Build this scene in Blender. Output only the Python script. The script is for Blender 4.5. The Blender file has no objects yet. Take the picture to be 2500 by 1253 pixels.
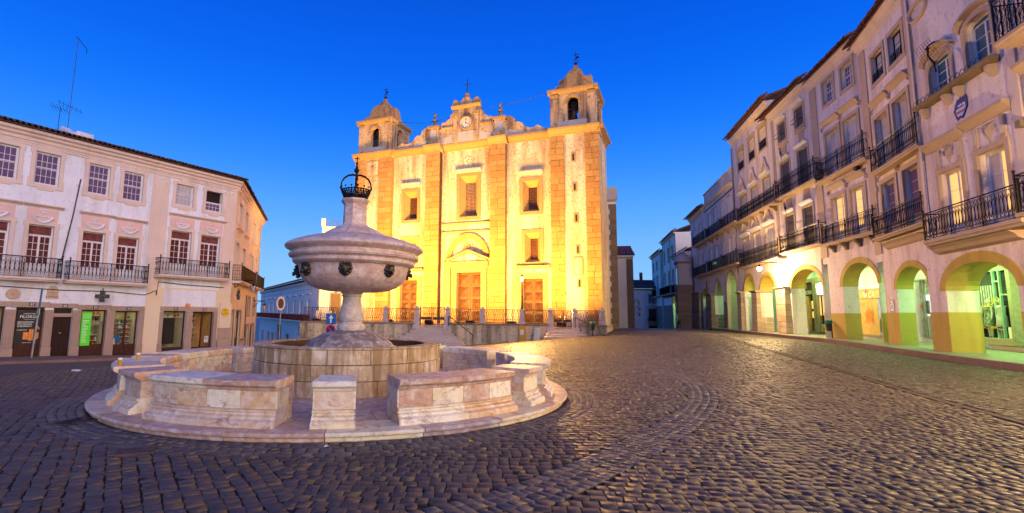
import bpy, bmesh, math, random
import numpy as np
from mathutils import Vector, Matrix
random.seed(7)
R = math.radians
S = bpy.context.scene
COL = S.collection

# ---------------------------------------------------------------- camera
FPX, PX0, YH, ROLL, H = 1250.0, 1120.0, 764.0, R(0.7), 1.7
T = math.atan(0.125)
PY0 = YH - FPX * 0.125
cam_data = bpy.data.cameras.new('camera')
cam = bpy.data.objects.new('camera', cam_data)
COL.objects.link(cam)
cam_data.sensor_width = 36.0
cam_data.lens = 18.0
cam_data.shift_x = (1250 - PX0) / 2500
cam_data.shift_y = -(626.5 - PY0) / 2500
cam_data.clip_start = 0.05
cam_data.clip_end = 3000
cam.matrix_world = Matrix.Translation((0, 0, H)) @ Matrix.Rotation(math.pi / 2 + T, 4, 'X') @ Matrix.Rotation(ROLL, 4, 'Z')
S.camera = cam

# ---------------------------------------------------------------- dusk sky, glow of the set sun, exposure
SUN_EL, SUN_AZ = R(14), R(152)         # afterglow behind and right of the camera (azimuth from +Y clockwise)
W = bpy.data.worlds.new('World')
S.world = W
W.use_nodes = True
wn, wl = W.node_tree.nodes, W.node_tree.links
wn.clear()
w_out = wn.new('ShaderNodeOutputWorld')
w_bg = wn.new('ShaderNodeBackground')
w_sky = wn.new('ShaderNodeTexSky')
w_sky.sky_type = 'NISHITA'
w_sky.sun_disc = False
w_sky.sun_elevation = R(1.5)
w_sky.sun_rotation = SUN_AZ
w_sky.air_density = 1.2
w_sky.ozone_density = 4.0
w_tc = wn.new('ShaderNodeTexCoord')
w_sep = wn.new('ShaderNodeSeparateXYZ')
w_ramp = wn.new('ShaderNodeValToRGB')
w_add = wn.new('ShaderNodeMix')
w_add.data_type = 'RGBA'
w_add.blend_type = 'ADD'
w_add.inputs['Factor'].default_value = 0.025
wl.new(w_tc.outputs['Generated'], w_sep.inputs[0])
wl.new(w_sep.outputs['Z'], w_ramp.inputs['Fac'])
cr_ = w_ramp.color_ramp
cr_.interpolation = 'B_SPLINE'
stops = [(0.0, (.30, .61, 1.0)), (.08, (.235, .54, 1.0)), (.17, (.11, .41, 1.0)), (.27, (.02, .25, .98)),
         (.38, (.0, .15, .92)), (.5, (.0, .10, .80)), (.62, (.0, .065, .54)), (1.0, (.0, .05, .4))]
while len(cr_.elements) < len(stops):
    cr_.elements.new(0.5)
for el, (p, c) in zip(cr_.elements, stops):
    el.position = p
    el.color = (*c, 1)
wl.new(w_ramp.outputs['Color'], w_add.inputs['A'])
wl.new(w_sky.outputs['Color'], w_add.inputs['B'])
wl.new(w_add.outputs['Result'], w_bg.inputs['Color'])
w_bg.inputs['Strength'].default_value = 1.0
wl.new(w_bg.outputs[0], w_out.inputs[0])

sun_d = bpy.data.lights.new('sun', 'SUN')
sun_d.energy = 2.6
sun_d.angle = R(45)
sun_d.color = (1.0, .75, .55)
sun = bpy.data.objects.new('sun', sun_d)
COL.objects.link(sun)
_d = Vector((math.sin(SUN_AZ) * math.cos(SUN_EL), math.cos(SUN_AZ) * math.cos(SUN_EL), math.sin(SUN_EL)))
sun.rotation_euler = _d.to_track_quat('Z', 'Y').to_euler()

S.view_settings.view_transform = 'Standard'
S.view_settings.look = 'None'
S.view_settings.exposure = 0.05
S.view_settings.gamma = 1.0
S.view_settings.use_curve_mapping = False
S.render.engine = 'CYCLES'
S.cycles.max_bounces = 6
S.cycles.diffuse_bounces = 3
S.cycles.glossy_bounces = 3
S.cycles.transmission_bounces = 4
S.cycles.sample_clamp_indirect = 6.0

# ---------------------------------------------------------------- where a ray through the picture meets a real surface
_cr, _sr, _ct, _st = math.cos(ROLL), math.sin(ROLL), math.cos(T), math.sin(T)
def ray(x, y):
    a, b = x - PX0, PY0 - y
    dx, v = a * _cr - b * _sr, a * _sr + b * _cr
    return (dx, FPX * _ct - v * _st, FPX * _st + v * _ct)
def at_depth(x, y, Y):
    d = ray(x, y); k = Y / d[1]
    return Vector((d[0] * k, Y, H + d[2] * k))
def at_z(x, y, z):
    d = ray(x, y); k = (z - H) / d[2]
    return Vector((d[0] * k, d[1] * k, z))

# ---------------------------------------------------------------- ground height (the square climbs to the far right, falls to the left)
_gp = np.array([(-3, -8, 0), (12, -8, .05), (-14, -8, -.05), (0, 0, 0), (6, 3, 0), (-6, 3, 0), (-2.4, 6.4, 0), (3, 11.5, .0), (-8, 11.6, -.03), (-2.4, 17.5, .0), (2, 16, .02),
    (9.0, 8.4, .08), (16, 16, .22), (18.5, 24, .25), (22.5, 34.5, .25), (25, 45, .25), (28, 60, .2), (13, 18, .12),
    (-21.5, 24, -.66), (-24, 20, -.6), (-18.3, 29.3, -.95), (-15.2, 34, -1.2), (-14, 20, -.35), (-17.5, 42, -1.7), (-19, 50, -2.4), (-22, 66, -3.3),
    (-14, 46, -2.0), (-10, 37, -1.2), (-5.5, 37.5, -.95), (1.6, 38.9, -.64), (4.6, 38.8, -.36), (6.3, 38.6, -.14), (10, 38.2, .2), (11.5, 40, .3), (13.5, 46, .28), (17, 58, .2),
    (22, 70, -.1), (25, 85, -.7), (27, 110, -1.4), (40, 110, -1.2), (5, 28, -.05), (-6, 27, -.5)], float)
def _U(r2):
    return r2 * np.log(np.maximum(r2, 1e-9)) * .5
def _tps():
    P = _gp[:, :2]; n = len(P)
    K = _U(((P[:, None] - P[None]) ** 2).sum(-1)) + np.eye(n) * 6.0
    A = np.zeros((n + 3, n + 3)); A[:n, :n] = K; A[:n, n] = 1; A[:n, n + 1:] = P; A[n, :n] = 1; A[n + 1:, :n] = P.T
    return np.linalg.solve(A, np.r_[_gp[:, 2], 0, 0, 0])
_tw = _tps()
def gz_np(X, Y):
    X = np.clip(X, -60, 45); Y = np.clip(Y, -12, 112)
    out = np.zeros_like(X, float)
    for (px, py, _), w in zip(_gp, _tw[:-3]):
        out += w * _U((X - px) ** 2 + (Y - py) ** 2)
    out += _tw[-3] + _tw[-2] * X + _tw[-1] * Y
    return out
def gz(x, y):
    return float(gz_np(np.array([x], float), np.array([y], float))[0])
def at_ground(x, y):
    z = 0.0
    for _ in range(30):
        q = at_z(x, y, z); z = .5 * z + .5 * gz(q.x, q.y)
    return Vector((q.x, q.y, gz(q.x, q.y)))

# ---------------------------------------------------------------- materials
MATS = {}
def nd(nt, t, **k):
    n = nt.nodes.new(t)
    for a, v in k.items():
        if a in n.inputs: n.inputs[a].default_value = v
        else: setattr(n, a, v)
    return n
def mix(nt, f, a, b, blend='MIX'):
    m = nt.nodes.new('ShaderNodeMix'); m.data_type = 'RGBA'; m.blend_type = blend
    for s, v in (('Factor', f), ('A', a), ('B', b)):
        if hasattr(v, 'links') or isinstance(v, bpy.types.NodeSocket): nt.links.new(v, m.inputs[s])
        else: m.inputs[s].default_value = v if s == 'Factor' else (*v, 1)
    return m.outputs['Result']
def ramp(nt, sock, p0, p1, c0=(0, 0, 0), c1=(1, 1, 1)):
    r = nt.nodes.new('ShaderNodeValToRGB'); r.color_ramp.elements[0].position = p0; r.color_ramp.elements[1].position = p1
    r.color_ramp.elements[0].color = (*c0, 1); r.color_ramp.elements[1].color = (*c1, 1)
    nt.links.new(sock, r.inputs['Fac']); return r.outputs['Color']
def noise(nt, vec, scale, detail=4, rough=.55, dist=0.0, stretch=None):
    if stretch:
        mp = nt.nodes.new('ShaderNodeMapping'); mp.inputs['Scale'].default_value = stretch
        nt.links.new(vec, mp.inputs['Vector']); vec = mp.outputs[0]
    n = nd(nt, 'ShaderNodeTexNoise', Scale=scale, Detail=detail, Roughness=rough, Distortion=dist)
    nt.links.new(vec, n.inputs['Vector']); return n.outputs['Fac']
def begin(name):
    m = bpy.data.materials.new(name); m.use_nodes = True; nt = m.node_tree
    b = nt.nodes['Principled BSDF']; g = nt.nodes.new('ShaderNodeNewGeometry')
    MATS[name] = m
    return m, nt, b, g.outputs['Position'], g
def bump(nt, b, h, strength, dist=.01):
    n = nd(nt, 'ShaderNodeBump', Strength=strength, Distance=dist)
    nt.links.new(h, n.inputs['Height']); nt.links.new(n.outputs[0], b.inputs['Normal'])
def plain(name, c, rough=.6, metal=0.0, spec=.5, var=.12, vs=6.0, bs=0.0):
    m, nt, b, P, g = begin(name)
    n = noise(nt, P, vs, 5)
    lo = tuple(max(0, x * (1 - var * 1.6)) for x in c); hi = tuple(min(1, x * (1 + var)) for x in c)
    nt.links.new(ramp(nt, n, .3, .7, lo, hi), b.inputs['Base Color'])
    b.inputs['Roughness'].default_value = rough; b.inputs['Metallic'].default_value = metal
    b.inputs['Specular IOR Level'].default_value = spec
    if bs: bump(nt, b, noise(nt, P, vs * 6, 4), bs)
    return m
def stucco(name, c, dirt, amount=.35, fine=.25, rough=.85, hit=0.0):
    """painted lime plaster: patchy tone, rain streaks, small chipped spots"""
    m, nt, b, P, g = begin(name)
    a = noise(nt, P, .55, 6, .62, .6)
    st = noise(nt, P, 1.4, 5, .6, 0, (1.0, 1.0, .12))
    sp = noise(nt, P, 5.5, 8, .75, .4)
    col = mix(nt, ramp(nt, a, .35, .75), c, tuple(x * .86 for x in c))
    col = mix(nt, ramp(nt, st, .56 - hit, .80 - hit, (0, 0, 0), (amount,) * 3), col, dirt)
    col = mix(nt, ramp(nt, sp, .62 - hit * .7, .70 - hit * .7, (0, 0, 0), (fine,) * 3), col, tuple(x * .8 for x in dirt))
    nt.links.new(col, b.inputs['Base Color'])
    b.inputs['Roughness'].default_value = rough; b.inputs['Specular IOR Level'].default_value = .25
    bump(nt, b, noise(nt, P, 22, 6, .7), .22, .02)
    return m
def stone(name, c, c2, rough=.75, scale=9.0, island=False, bs=.4, rnd=.5, spec=.35):
    m, nt, b, P, g = begin(name)
    oi = nt.nodes.new('ShaderNodeObjectInfo')
    src = g.outputs['Random Per Island'] if island else oi.outputs['Random']
    tone = mix(nt, src, c, c2)
    dark = noise(nt, P, scale, 8, .7, .3)
    big = noise(nt, P, .8, 5, .6, .5)
    col = mix(nt, ramp(nt, dark, .30, .62, (rnd,) * 3, (0, 0, 0)), tone, tuple(x * .45 for x in c))
    col = mix(nt, ramp(nt, big, .5, .8, (0, 0, 0), (.55,) * 3), col, tuple(x * .5 for x in c2))
    nt.links.new(col, b.inputs['Base Color'])
    b.inputs['Roughness'].default_value = rough; b.inputs['Specular IOR Level'].default_value = spec
    bump(nt, b, noise(nt, P, scale * 5, 8, .75), bs, .02)
    return m
def marble(name, tones, vein, rough=.38, stain=None):
    m, nt, b, P, g = begin(name)
    oi = nt.nodes.new('ShaderNodeObjectInfo')
    r = nt.nodes.new('ShaderNodeValToRGB'); r.color_ramp.interpolation = 'CONSTANT'
    for i, c in enumerate(tones):
        e = r.color_ramp.elements[i] if i < 2 else r.color_ramp.elements.new(i / len(tones))
        e.position = i / len(tones); e.color = (*c, 1)
    nt.links.new(oi.outputs['Random'], r.inputs['Fac'])
    shift = nt.nodes.new('ShaderNodeVectorMath'); shift.operation = 'ADD'
    sc = nt.nodes.new('ShaderNodeVectorMath'); sc.operation = 'SCALE'; sc.inputs[0].default_value = (13, 29, 17)
    nt.links.new(oi.outputs['Random'], sc.inputs['Scale']); nt.links.new(P, shift.inputs[0]); nt.links.new(sc.outputs[0], shift.inputs[1])
    V = shift.outputs[0]
    def scaled(c, k): 
        q = nt.nodes.new('ShaderNodeVectorMath'); q.operation = 'MULTIPLY'; nt.links.new(c, q.inputs[0]); q.inputs[1].default_value = k; return q.outputs[0]
    tone = r.outputs['Color']
    cloud = noise(nt, V, 2.6, 8, .68, 1.2)
    col = mix(nt, ramp(nt, cloud, .42, .70), tone, scaled(tone, (.88, .74, .58)))
    fog = noise(nt, V, 5.5, 6, .6, .8)
    col = mix(nt, ramp(nt, fog, .30, .55, (.6,) * 3, (0, 0, 0)), col, (.84, .79, .70))
    for sc_, st_, wd, am in ((1.3, (1.0, .8, 2.6), .026, .9), (2.8, (.8, 1.0, 1.9), .018, .7)):
        v1 = noise(nt, V, sc_, 8, .62, .5, st_)
        ab = nt.nodes.new('ShaderNodeMath'); ab.operation = 'SUBTRACT'; ab.inputs[1].default_value = .5; nt.links.new(v1, ab.inputs[0])
        ab2 = nt.nodes.new('ShaderNodeMath'); ab2.operation = 'ABSOLUTE'; nt.links.new(ab.outputs[0], ab2.inputs[0])
        vm = nt.nodes.new('ShaderNodeMath'); vm.operation = 'MULTIPLY'; nt.links.new(ramp(nt, ab2.outputs[0], .0, wd, (am,) * 3, (0, 0, 0)), vm.inputs[0]); nt.links.new(ramp(nt, noise(nt, V, 1.3 * sc_, 5, .6, .5), .46, .64), vm.inputs[1])
        col = mix(nt, vm.outputs[0], col, vein)
    if stain:
        s = noise(nt, P, 6.5, 6, .62, 0, (1, 1, .09))
        col = mix(nt, ramp(nt, s, .46, .56, (0, 0, 0), (.9,) * 3), col, stain)
        s2 = noise(nt, P, 1.3, 6, .6, .4)
        col = mix(nt, ramp(nt, s2, .42, .66, (0, 0, 0), (.75,) * 3), col, tuple(x * .75 for x in stain))
    grime = noise(nt, P, 7, 8, .75)
    col = mix(nt, ramp(nt, grime, .50, .72, (0, 0, 0), (.6,) * 3), col, (.22, .16, .12))
    nt.links.new(col, b.inputs['Base Color'])
    nt.links.new(ramp(nt, grime, .3, .7, (rough,) * 3, (min(1, rough + .3),) * 3), b.inputs['Roughness'])
    bump(nt, b, noise(nt, P, 30, 6, .7), .15, .01)
    return m
def glow(name, c, s):
    m = bpy.data.materials.new(name); m.use_nodes = True; nt = m.node_tree
    b = nt.nodes['Principled BSDF']; b.inputs['Base Color'].default_value = (*c, 1)
    b.inputs['Emission Color'].default_value = (*c, 1); b.inputs['Emission Strength'].default_value = s
    MATS[name] = m; return m
def glass(name, c, rough=.06, alpha=1.0, spec=.45):
    m, nt, b, P, g = begin(name)
    n = noise(nt, P, .9, 3)
    nt.links.new(ramp(nt, n, .3, .7, tuple(x * .75 for x in c), c), b.inputs['Base Color'])
    b.inputs['Roughness'].default_value = rough; b.inputs['Specular IOR Level'].default_value = spec
    b.inputs['Alpha'].default_value = alpha
    bump(nt, b, noise(nt, P, 1.5, 2), .05, .05)
    return m

stucco('white_plaster', (.74, .75, .86), (.42, .36, .34), .55, .5, hit=.08)
stucco('cap_plaster', (.66, .34, .13), (.16, .07, .04), .95, .9, hit=.10)
stucco('far_plaster', (.86, .80, .74), (.46, .38, .33), .45, .3, hit=.04)
stucco('right_plaster', (.80, .66, .64), (.36, .25, .2), .65, .6, hit=.09)
stucco('pink_trim', (.70, .55, .49), (.42, .28, .22), .4, .35, hit=.05)
stucco('buff_trim', (.50, .36, .27), (.3, .22, .18), .4, .3)
stucco('cream_wall', (.72, .58, .42), (.4, .3, .22), .35, .25)
stucco('rose_panel', (.72, .48, .46), (.5, .3, .3), .2, .1)
stucco('ochre_paint', (.54, .37, .08), (.26, .18, .06), .55, .4, hit=.06)
stucco('church_plaster', (.74, .63, .46), (.40, .20, .08), .85, .9, hit=.13)
stucco('belfry_plaster', (.66, .44, .26), (.13, .065, .04), .95, .95, hit=.12)
stucco('blue_lime', (.5, .44, .44), (.2, .17, .18), .6, .6)
stucco('terrace_plaster', (.70, .55, .36), (.09, .07, .055), 1.0, .9, hit=.10)
stucco('ochre_base', (.62, .38, .06), (.25, .18, .1), .5, .4)
stone('church_stone', (.45, .21, .06), (.56, .31, .11), .8, 7, bs=.6)
stone('cornice_stone', (.42, .24, .10), (.5, .3, .13), .8, 7)
stone('joint_stone', (.10, .05, .025), (.12, .06, .03), .9, 7)
stone('granite', (.36, .25, .20), (.43, .31, .25), .75, 18, bs=.3)
stone('pier_stone', (.38, .26, .18), (.50, .38, .27), .8, 9, bs=.6)
stone('old_stone', (.25, .17, .13), (.33, .24, .18), .85, 6)
stone('dark_stone', (.2, .14, .10), (.26, .19, .14), .85, 6)
stone('kerb_stone', (.19, .105, .09), (.24, .14, .115), .7, 14)
stone('step_stone', (.58, .46, .40), (.68, .56, .48), .7, 10)
stone('gutter_stone', (.06, .04, .035), (.08, .055, .045), .8, 14)
stone('cobble', (.062, .042, .030), (.12, .083, .058), .53, 34, True, .16, .45, .45)
stone('band_cobble', (.085, .068, .06), (.15, .12, .10), .53, 34, True, .16, .45, .45)
stone('small_cobble', (.055, .044, .033), (.11, .085, .062), .45, 26, True, .5, .35, .5)
marble('marble', [(.86, .79, .58), (.72, .54, .36), (.84, .75, .50), (.58, .37, .25), (.88, .83, .64), (.70, .48, .25), (.82, .68, .42), (.68, .52, .38)], (.26, .11, .08))
marble('bowl_marble', [(.62, .44, .38), (.64, .48, .42)], (.34, .19, .17), .45)
marble('basin_marble', [(.72, .55, .32), (.64, .45, .24), (.76, .60, .38)], (.3, .18, .1), .5, (.30, .18, .06))
marble('floor_marble', [(.52, .34, .29), (.46, .30, .27), (.5, .4, .37), (.4, .3, .3)], (.25, .12, .1), .28)
marble('column_marble', [(.52, .43, .38)], (.36, .28, .24), .55)
marble('dome_stone', [(.22, .17, .16), (.25, .2, .19)], (.12, .09, .09), .6)
plain('iron', (.012, .010, .012), .5, .6, var=.3)
plain('rust_iron', (.10, .05, .035), .6, .4, var=.3)
plain('bronze', (.075, .062, .048), .45, .8, var=.4, vs=20)
plain('bell_bronze', (.10, .09, .07), .45, .8, var=.4, vs=8)
plain('brown_wood', (.06, .02, .015), .5, 0, .2, var=.3, vs=12, bs=.1)
plain('dark_wood', (.028, .011, .009), .5, 0, .2, var=.3, vs=12, bs=.1)
plain('church_door', (.15, .055, .014), .5, var=.35, vs=9, bs=.2)
plain('white_wood', (.66, .63, .66), .5, var=.1)
plain('grey_wood', (.42, .38, .38), .6, var=.15)
plain('shutter', (.085, .062, .058), .55, var=.2)
plain('roof_tile', (.22, .085, .06), .8, var=.5, vs=7, bs=.3)
plain('dark_tile', (.13, .06, .045), .85, var=.5, vs=7, bs=.3)
plain('asphalt', (.055, .047, .045), .8, var=.3, vs=4, bs=.5)
plain('pavement', (.12, .088, .078), .8, var=.3, vs=5, bs=.4)
plain('arcade_floor', (.24, .21, .15), .55, var=.25, vs=3, bs=.2)
plain('dirt', (.018, .012, .010), .95, var=.5, vs=9)
plain('steel', (.42, .42, .43), .4, .8, var=.15)
plain('lead_pipe', (.24, .22, .24), .6, .3, var=.25)
plain('black', (.012, .010, .010), .5, var=.3)
plain('red_curtain', (.16, .035, .035), .8, var=.35, vs=5)
plain('white_paint', (.75, .73, .72), .5, var=.06)
plain('light_print', (.8, .78, .75), .5, var=.03)
plain('navy_enamel', (.02, .02, .07), .3, var=.1)
plain('sign_blue', (.02, .12, .42), .35, var=.08)
plain('sign_red', (.55, .03, .03), .35, var=.1)
plain('sign_yellow', (.72, .45, .02), .4, var=.1)
plain('dark_print', (.09, .055, .02), .5, var=.1)
plain('tile_white', (.62, .58, .66), .25, var=.1)
plain('tile_blue', (.035, .03, .18), .25, var=.3, vs=25)
plain('orange', (.75, .25, .05), .4, var=.15)
plain('bottle_amber', (.45, .16, .04), .3, var=.3)
plain('skin_tone', (.55, .22, .13), .5, var=.2)
plain('green_bin', (.0, .16, .10), .4, var=.1)
plain('black_bin', (.02, .02, .022), .45, var=.2)
plain('shop_wall', (.62, .58, .38), .8, var=.1)
plain('oak_panel', (.62, .36, .12), .45, var=.18, vs=3)
plain('green_wall', (.05, .28, .04), .5, var=.2)
plain('mint_metal', (.32, .5, .42), .35, .2, var=.1)
plain('mannequin', (.55, .5, .42), .5, var=.05)
plain('dress_print', (.2, .2, .16), .7, var=1.0, vs=14)
plain('dress_teal', (.06, .3, .2), .7, var=.9, vs=12)
plain('beer', (.55, .27, .02), .15, var=.05)
plain('clock_face', (.74, .66, .58), .5, var=.05)
plain('green_scarf', (.1, .55, .1), .7)
glass('pane_dusk', (.15, .09, .2), .2, 1, .25)
glass('pane_red', (.11, .025, .03), .25, 1, .2)
glass('pane_sky', (.04, .12, .2), .04)
glass('pane_dark', (.03, .028, .03))
glass('pane_curtain', (.5, .46, .5), .3)
glass('shop_glass', (.02, .02, .02), .03, .10, .6)
glow('pane_lit', (1.0, .58, .18), .85)
glow('lamp_glow', (1.0, .78, .42), 45)
glow('lamp_glow_soft', (1.0, .70, .34), 14)
glow('flood_lens', (1.0, .62, .16), 6)
glow('tube_light', (.70, 1.0, .60), 3.0)
glow('shop_light', (1.0, .9, .5), 2.2)
glow('poster_green_glow', (.05, .42, .01), .45)  # glow put into the green poster's colour; the poster is no lamp
glow('screen_white', (.8, .85, .9), 1.2)
water = glass('water', (.05, .045, .015), .04)

# ---------------------------------------------------------------- mesh building
class MB:
    def __init__(s): s.v = []; s.f = []
    def add(s, vs, fs):
        o = len(s.v); s.v += [tuple(q) for q in vs]; s.f += [tuple(i + o for i in f) for f in fs]; return s
    def box(s, x0, x1, y0, y1, z0, z1):
        return s.add([(x0, y0, z0), (x1, y0, z0), (x1, y1, z0), (x0, y1, z0), (x0, y0, z1), (x1, y0, z1), (x1, y1, z1), (x0, y1, z1)],
                     [(0, 3, 2, 1), (4, 5, 6, 7), (0, 1, 5, 4), (1, 2, 6, 5), (2, 3, 7, 6), (3, 0, 4, 7)])
    def quad(s, a, b, c, d): return s.add([a, b, c, d], [(0, 1, 2, 3)])
    def extrude(s, pts, axis, a, b):
        """closed outline pts (2-D) swept from a to b along axis: 'x' takes (y,z), 'y' takes (x,z), 'z' takes (x,y)"""
        n = len(pts)
        if axis == 'x': P = lambda t, q: (t, q[0], q[1])
        elif axis == 'y': P = lambda t, q: (q[0], t, q[1])
        else: P = lambda t, q: (q[0], q[1], t)
        vs = [P(a, q) for q in pts] + [P(b, q) for q in pts]
        fs = [(i, (i + 1) % n, n + (i + 1) % n, n + i) for i in range(n)] + [tuple(range(n))[::-1], tuple(range(n, 2 * n))]
        return s.add(vs, fs)
    def lathe(s, prof, n=24, c=(0, 0, 0), a0=0.0, a1=2 * math.pi):
        full = abs(a1 - a0 - 2 * math.pi) < 1e-6
        m = n if full else n + 1; vs = []
        for i in range(m):
            a = a0 + (a1 - a0) * i / n
            vs += [(c[0] + r * math.cos(a), c[1] + r * math.sin(a), c[2] + z) for r, z in prof]
        k = len(prof); fs = []
        for i in range(n):
            j = (i + 1) % m
            for q in range(k - 1): fs.append((i * k + q, j * k + q, j * k + q + 1, i * k + q + 1))
        return s.add(vs, fs)
    def ring(s, pts, a0, a1, n, c=(0, 0, 0)):
        """closed outline pts (r,z) swept round an arc, with end caps"""
        k = len(pts); vs = []
        for i in range(n + 1):
            a = a0 + (a1 - a0) * i / n
            vs += [(c[0] + r * math.cos(a), c[1] + r * math.sin(a), c[2] + z) for r, z in pts]
        fs = [(i * k + q, (i + 1) * k + q, (i + 1) * k + (q + 1) % k, i * k + (q + 1) % k) for i in range(n) for q in range(k)]
        fs += [tuple(range(k))[::-1], tuple(range(n * k, n * k + k))]
        return s.add(vs, fs)
    def tube(s, path, r, n=5, closed=False):
        P = [Vector(q) for q in path]; k = len(P); vs = []; fs = []
        for i, p in enumerate(P):
            t = (P[(i + 1) % k] - P[i - 1]) if closed else (P[min(i + 1, k - 1)] - P[max(i - 1, 0)])
            t.normalize(); u = t.cross(Vector((0, 0, 1)))
            if u.length < .2: u = t.cross(Vector((0, 1, 0)))
            u.normalize(); w = t.cross(u)
            rr = r[i] if isinstance(r, (list, tuple)) else r
            vs += [p + u * rr * math.cos(2 * math.pi * j / n) + w * rr * math.sin(2 * math.pi * j / n) for j in range(n)]
        for i in range(k if closed else k - 1):
            a, b = i * n, ((i + 1) % k) * n
            fs += [(a + j, a + (j + 1) % n, b + (j + 1) % n, b + j) for j in range(n)]
        if not closed: fs += [tuple(range(n))[::-1], tuple(range((k - 1) * n, k * n))]
        return s.add(vs, fs)
    def sphere(s, c, r, n=10, sc=(1, 1, 1)):
        return s.lathe([(max(1e-4, r * math.sin(math.pi * i / n)) * 1.0, -r * math.cos(math.pi * i / n) * sc[2]) for i in range(n + 1)], n * 2, c)
    def mesh(s, name, mt=None, smooth=False):
        me = bpy.data.meshes.new(name); me.from_pydata(s.v, [], s.f)
        bm = bmesh.new(); bm.from_mesh(me); bmesh.ops.recalc_face_normals(bm, faces=bm.faces); bm.to_mesh(me); bm.free()
        if mt: me.materials.append(MATS[mt])
        if smooth:
            for p in me.polygons: p.use_smooth = True
            try: me.set_sharp_from_angle(angle=R(38))
            except Exception: pass
        return me
    def build(s, name, mt, parent=None, M=None, kind=None, smooth=False):
        return put(name, s.mesh(name, mt, smooth), parent, M, kind)
def put(name, me, parent=None, M=None, kind=None):
    o = bpy.data.objects.new(name, me); COL.objects.link(o)
    if parent is not None: o.parent = parent
    if M is not None: o.matrix_local = M
    if kind: o['kind'] = kind
    return o
def tag(o, label=None, cat=None, group=None, kind=None):
    if label: o['label'] = label
    if cat: o['category'] = cat
    if group: o['group'] = group
    if kind: o['kind'] = kind
    return o
def thing(name, label, cat, loc=(0, 0, 0), rz=0.0, group=None):
    o = bpy.data.objects.new(name, None); o.empty_display_size = .3; COL.objects.link(o)
    o.location = loc; o.rotation_euler = (0, 0, rz)
    return tag(o, label, cat, group)
def copy_tree(o, parent=None):
    c = o.copy(); COL.objects.link(c); c.parent = parent
    for ch in list(o.children): copy_tree(ch, c)
    return c
I4 = Matrix.Identity(4)
def TR(x, y, z): return Matrix.Translation((x, y, z))
def SC(x, y, z): return Matrix.Diagonal((x, y, z, 1))
UNIT = {}
def unit(mt, bev=0.0):
    """shared unit box (0..1), optional softened front edges, one per material"""
    key = (mt, bev)
    if key not in UNIT:
        if bev:
            b = bev
            vs = [(0, 1, 0), (1, 1, 0), (1, 1, 1), (0, 1, 1), (0, b, 0), (1, b, 0), (1, b, 1), (0, b, 1), (b * .6, 0, b), (1 - b * .6, 0, b), (1 - b * .6, 0, 1 - b), (b * .6, 0, 1 - b)]
            fs = [(0, 3, 2, 1)] + [(i, (i + 1) % 4, 4 + (i + 1) % 4, 4 + i) for i in range(4)] + [(4 + i, 4 + (i + 1) % 4, 8 + (i + 1) % 4, 8 + i) for i in range(4)] + [(8, 9, 10, 11)]
            UNIT[key] = MB().add(vs, fs).mesh('block', mt)
        else:
            UNIT[key] = MB().box(0, 1, 0, 1, 0, 1).mesh('block', mt)
    return UNIT[key]
def block(name, mt, parent, M, x0, x1, y0, y1, z0, z1, bev=0.0):
    return put(name, unit(mt, bev), parent, M @ TR(x0, y0, z0) @ SC(x1 - x0, y1 - y0, z1 - z0))
def text(name, s, size, mt, parent, M, depth=.004, align='CENTER', scale_x=1.0):
    """flat lettering in the local x-z plane facing -y"""
    cu = bpy.data.curves.new('lettering', 'FONT'); cu.body = s; cu.size = size; cu.align_x = align; cu.extrude = depth; cu.resolution_u = 2
    o = bpy.data.objects.new('tmp', cu); COL.objects.link(o)
    me = bpy.data.meshes.new_from_object(o.evaluated_get(bpy.context.evaluated_depsgraph_get()))
    bpy.data.objects.remove(o); bpy.data.curves.remove(cu)
    me.materials.clear(); me.materials.append(MATS[mt])
    return put(name, me, parent, M @ Matrix.Rotation(math.pi / 2, 4, 'X') @ SC(scale_x, 1, 1))
def point_light(name, loc, energy, color, radius=.1, parent=None):
    d = bpy.data.lights.new(name, 'POINT'); d.energy = energy; d.color = color; d.shadow_soft_size = radius
    o = bpy.data.objects.new(name, d); COL.objects.link(o); o.location = loc
    if parent: o.parent = parent
    return o
def area_light(name, loc, direction, sx, sy, energy, color, parent=None, spread=math.pi):
    d = bpy.data.lights.new(name, 'AREA'); d.shape = 'RECTANGLE'; d.size = sx; d.size_y = sy; d.energy = energy; d.color = color; d.spread = spread
    o = bpy.data.objects.new(name, d); COL.objects.link(o); o.location = loc
    o.rotation_euler = Vector(direction).to_track_quat('-Z', 'Y').to_euler()
    if parent: o.parent = parent
    return o

# ---------------------------------------------------------------- facades: x runs along the wall, y into the building, z up
def tile_mesh(mt):
    k = ('tile', mt)
    if k not in UNIT:
        vs = []; n = 6
        for y, r, dz in ((0, .095, 0), (.62, .08, .24)):
            for rr in (r, r - .022):
                vs += [(rr * math.cos(math.pi * i / n), y, rr * math.sin(math.pi * i / n) + dz) for i in range(n + 1)]
        m = n + 1; fs = []
        for i in range(n):
            fs += [(i, i + 1, 2 * m + i + 1, 2 * m + i), (m + i, 3 * m + i, 3 * m + i + 1, m + i + 1), (i, m + i, m + i + 1, i + 1)]
        UNIT[k] = MB().add(vs, fs).mesh('roof_tile', mt)
    return UNIT[k]
def arc_pts(xa, xb, zs, rise, n=14, pointed=0.0):
    c, a = (xa + xb) / 2, (xb - xa) / 2
    out = []
    for i in range(n + 1):
        t = math.pi - math.pi * i / n
        x = c + a * math.cos(t); z = zs + rise * math.sin(t) ** (1.0 if not pointed else .8)
        if pointed: z = zs + rise * (1 - abs(math.cos(t)) ** 1.6) ** .9
        out.append((x, z))
    return out
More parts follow.
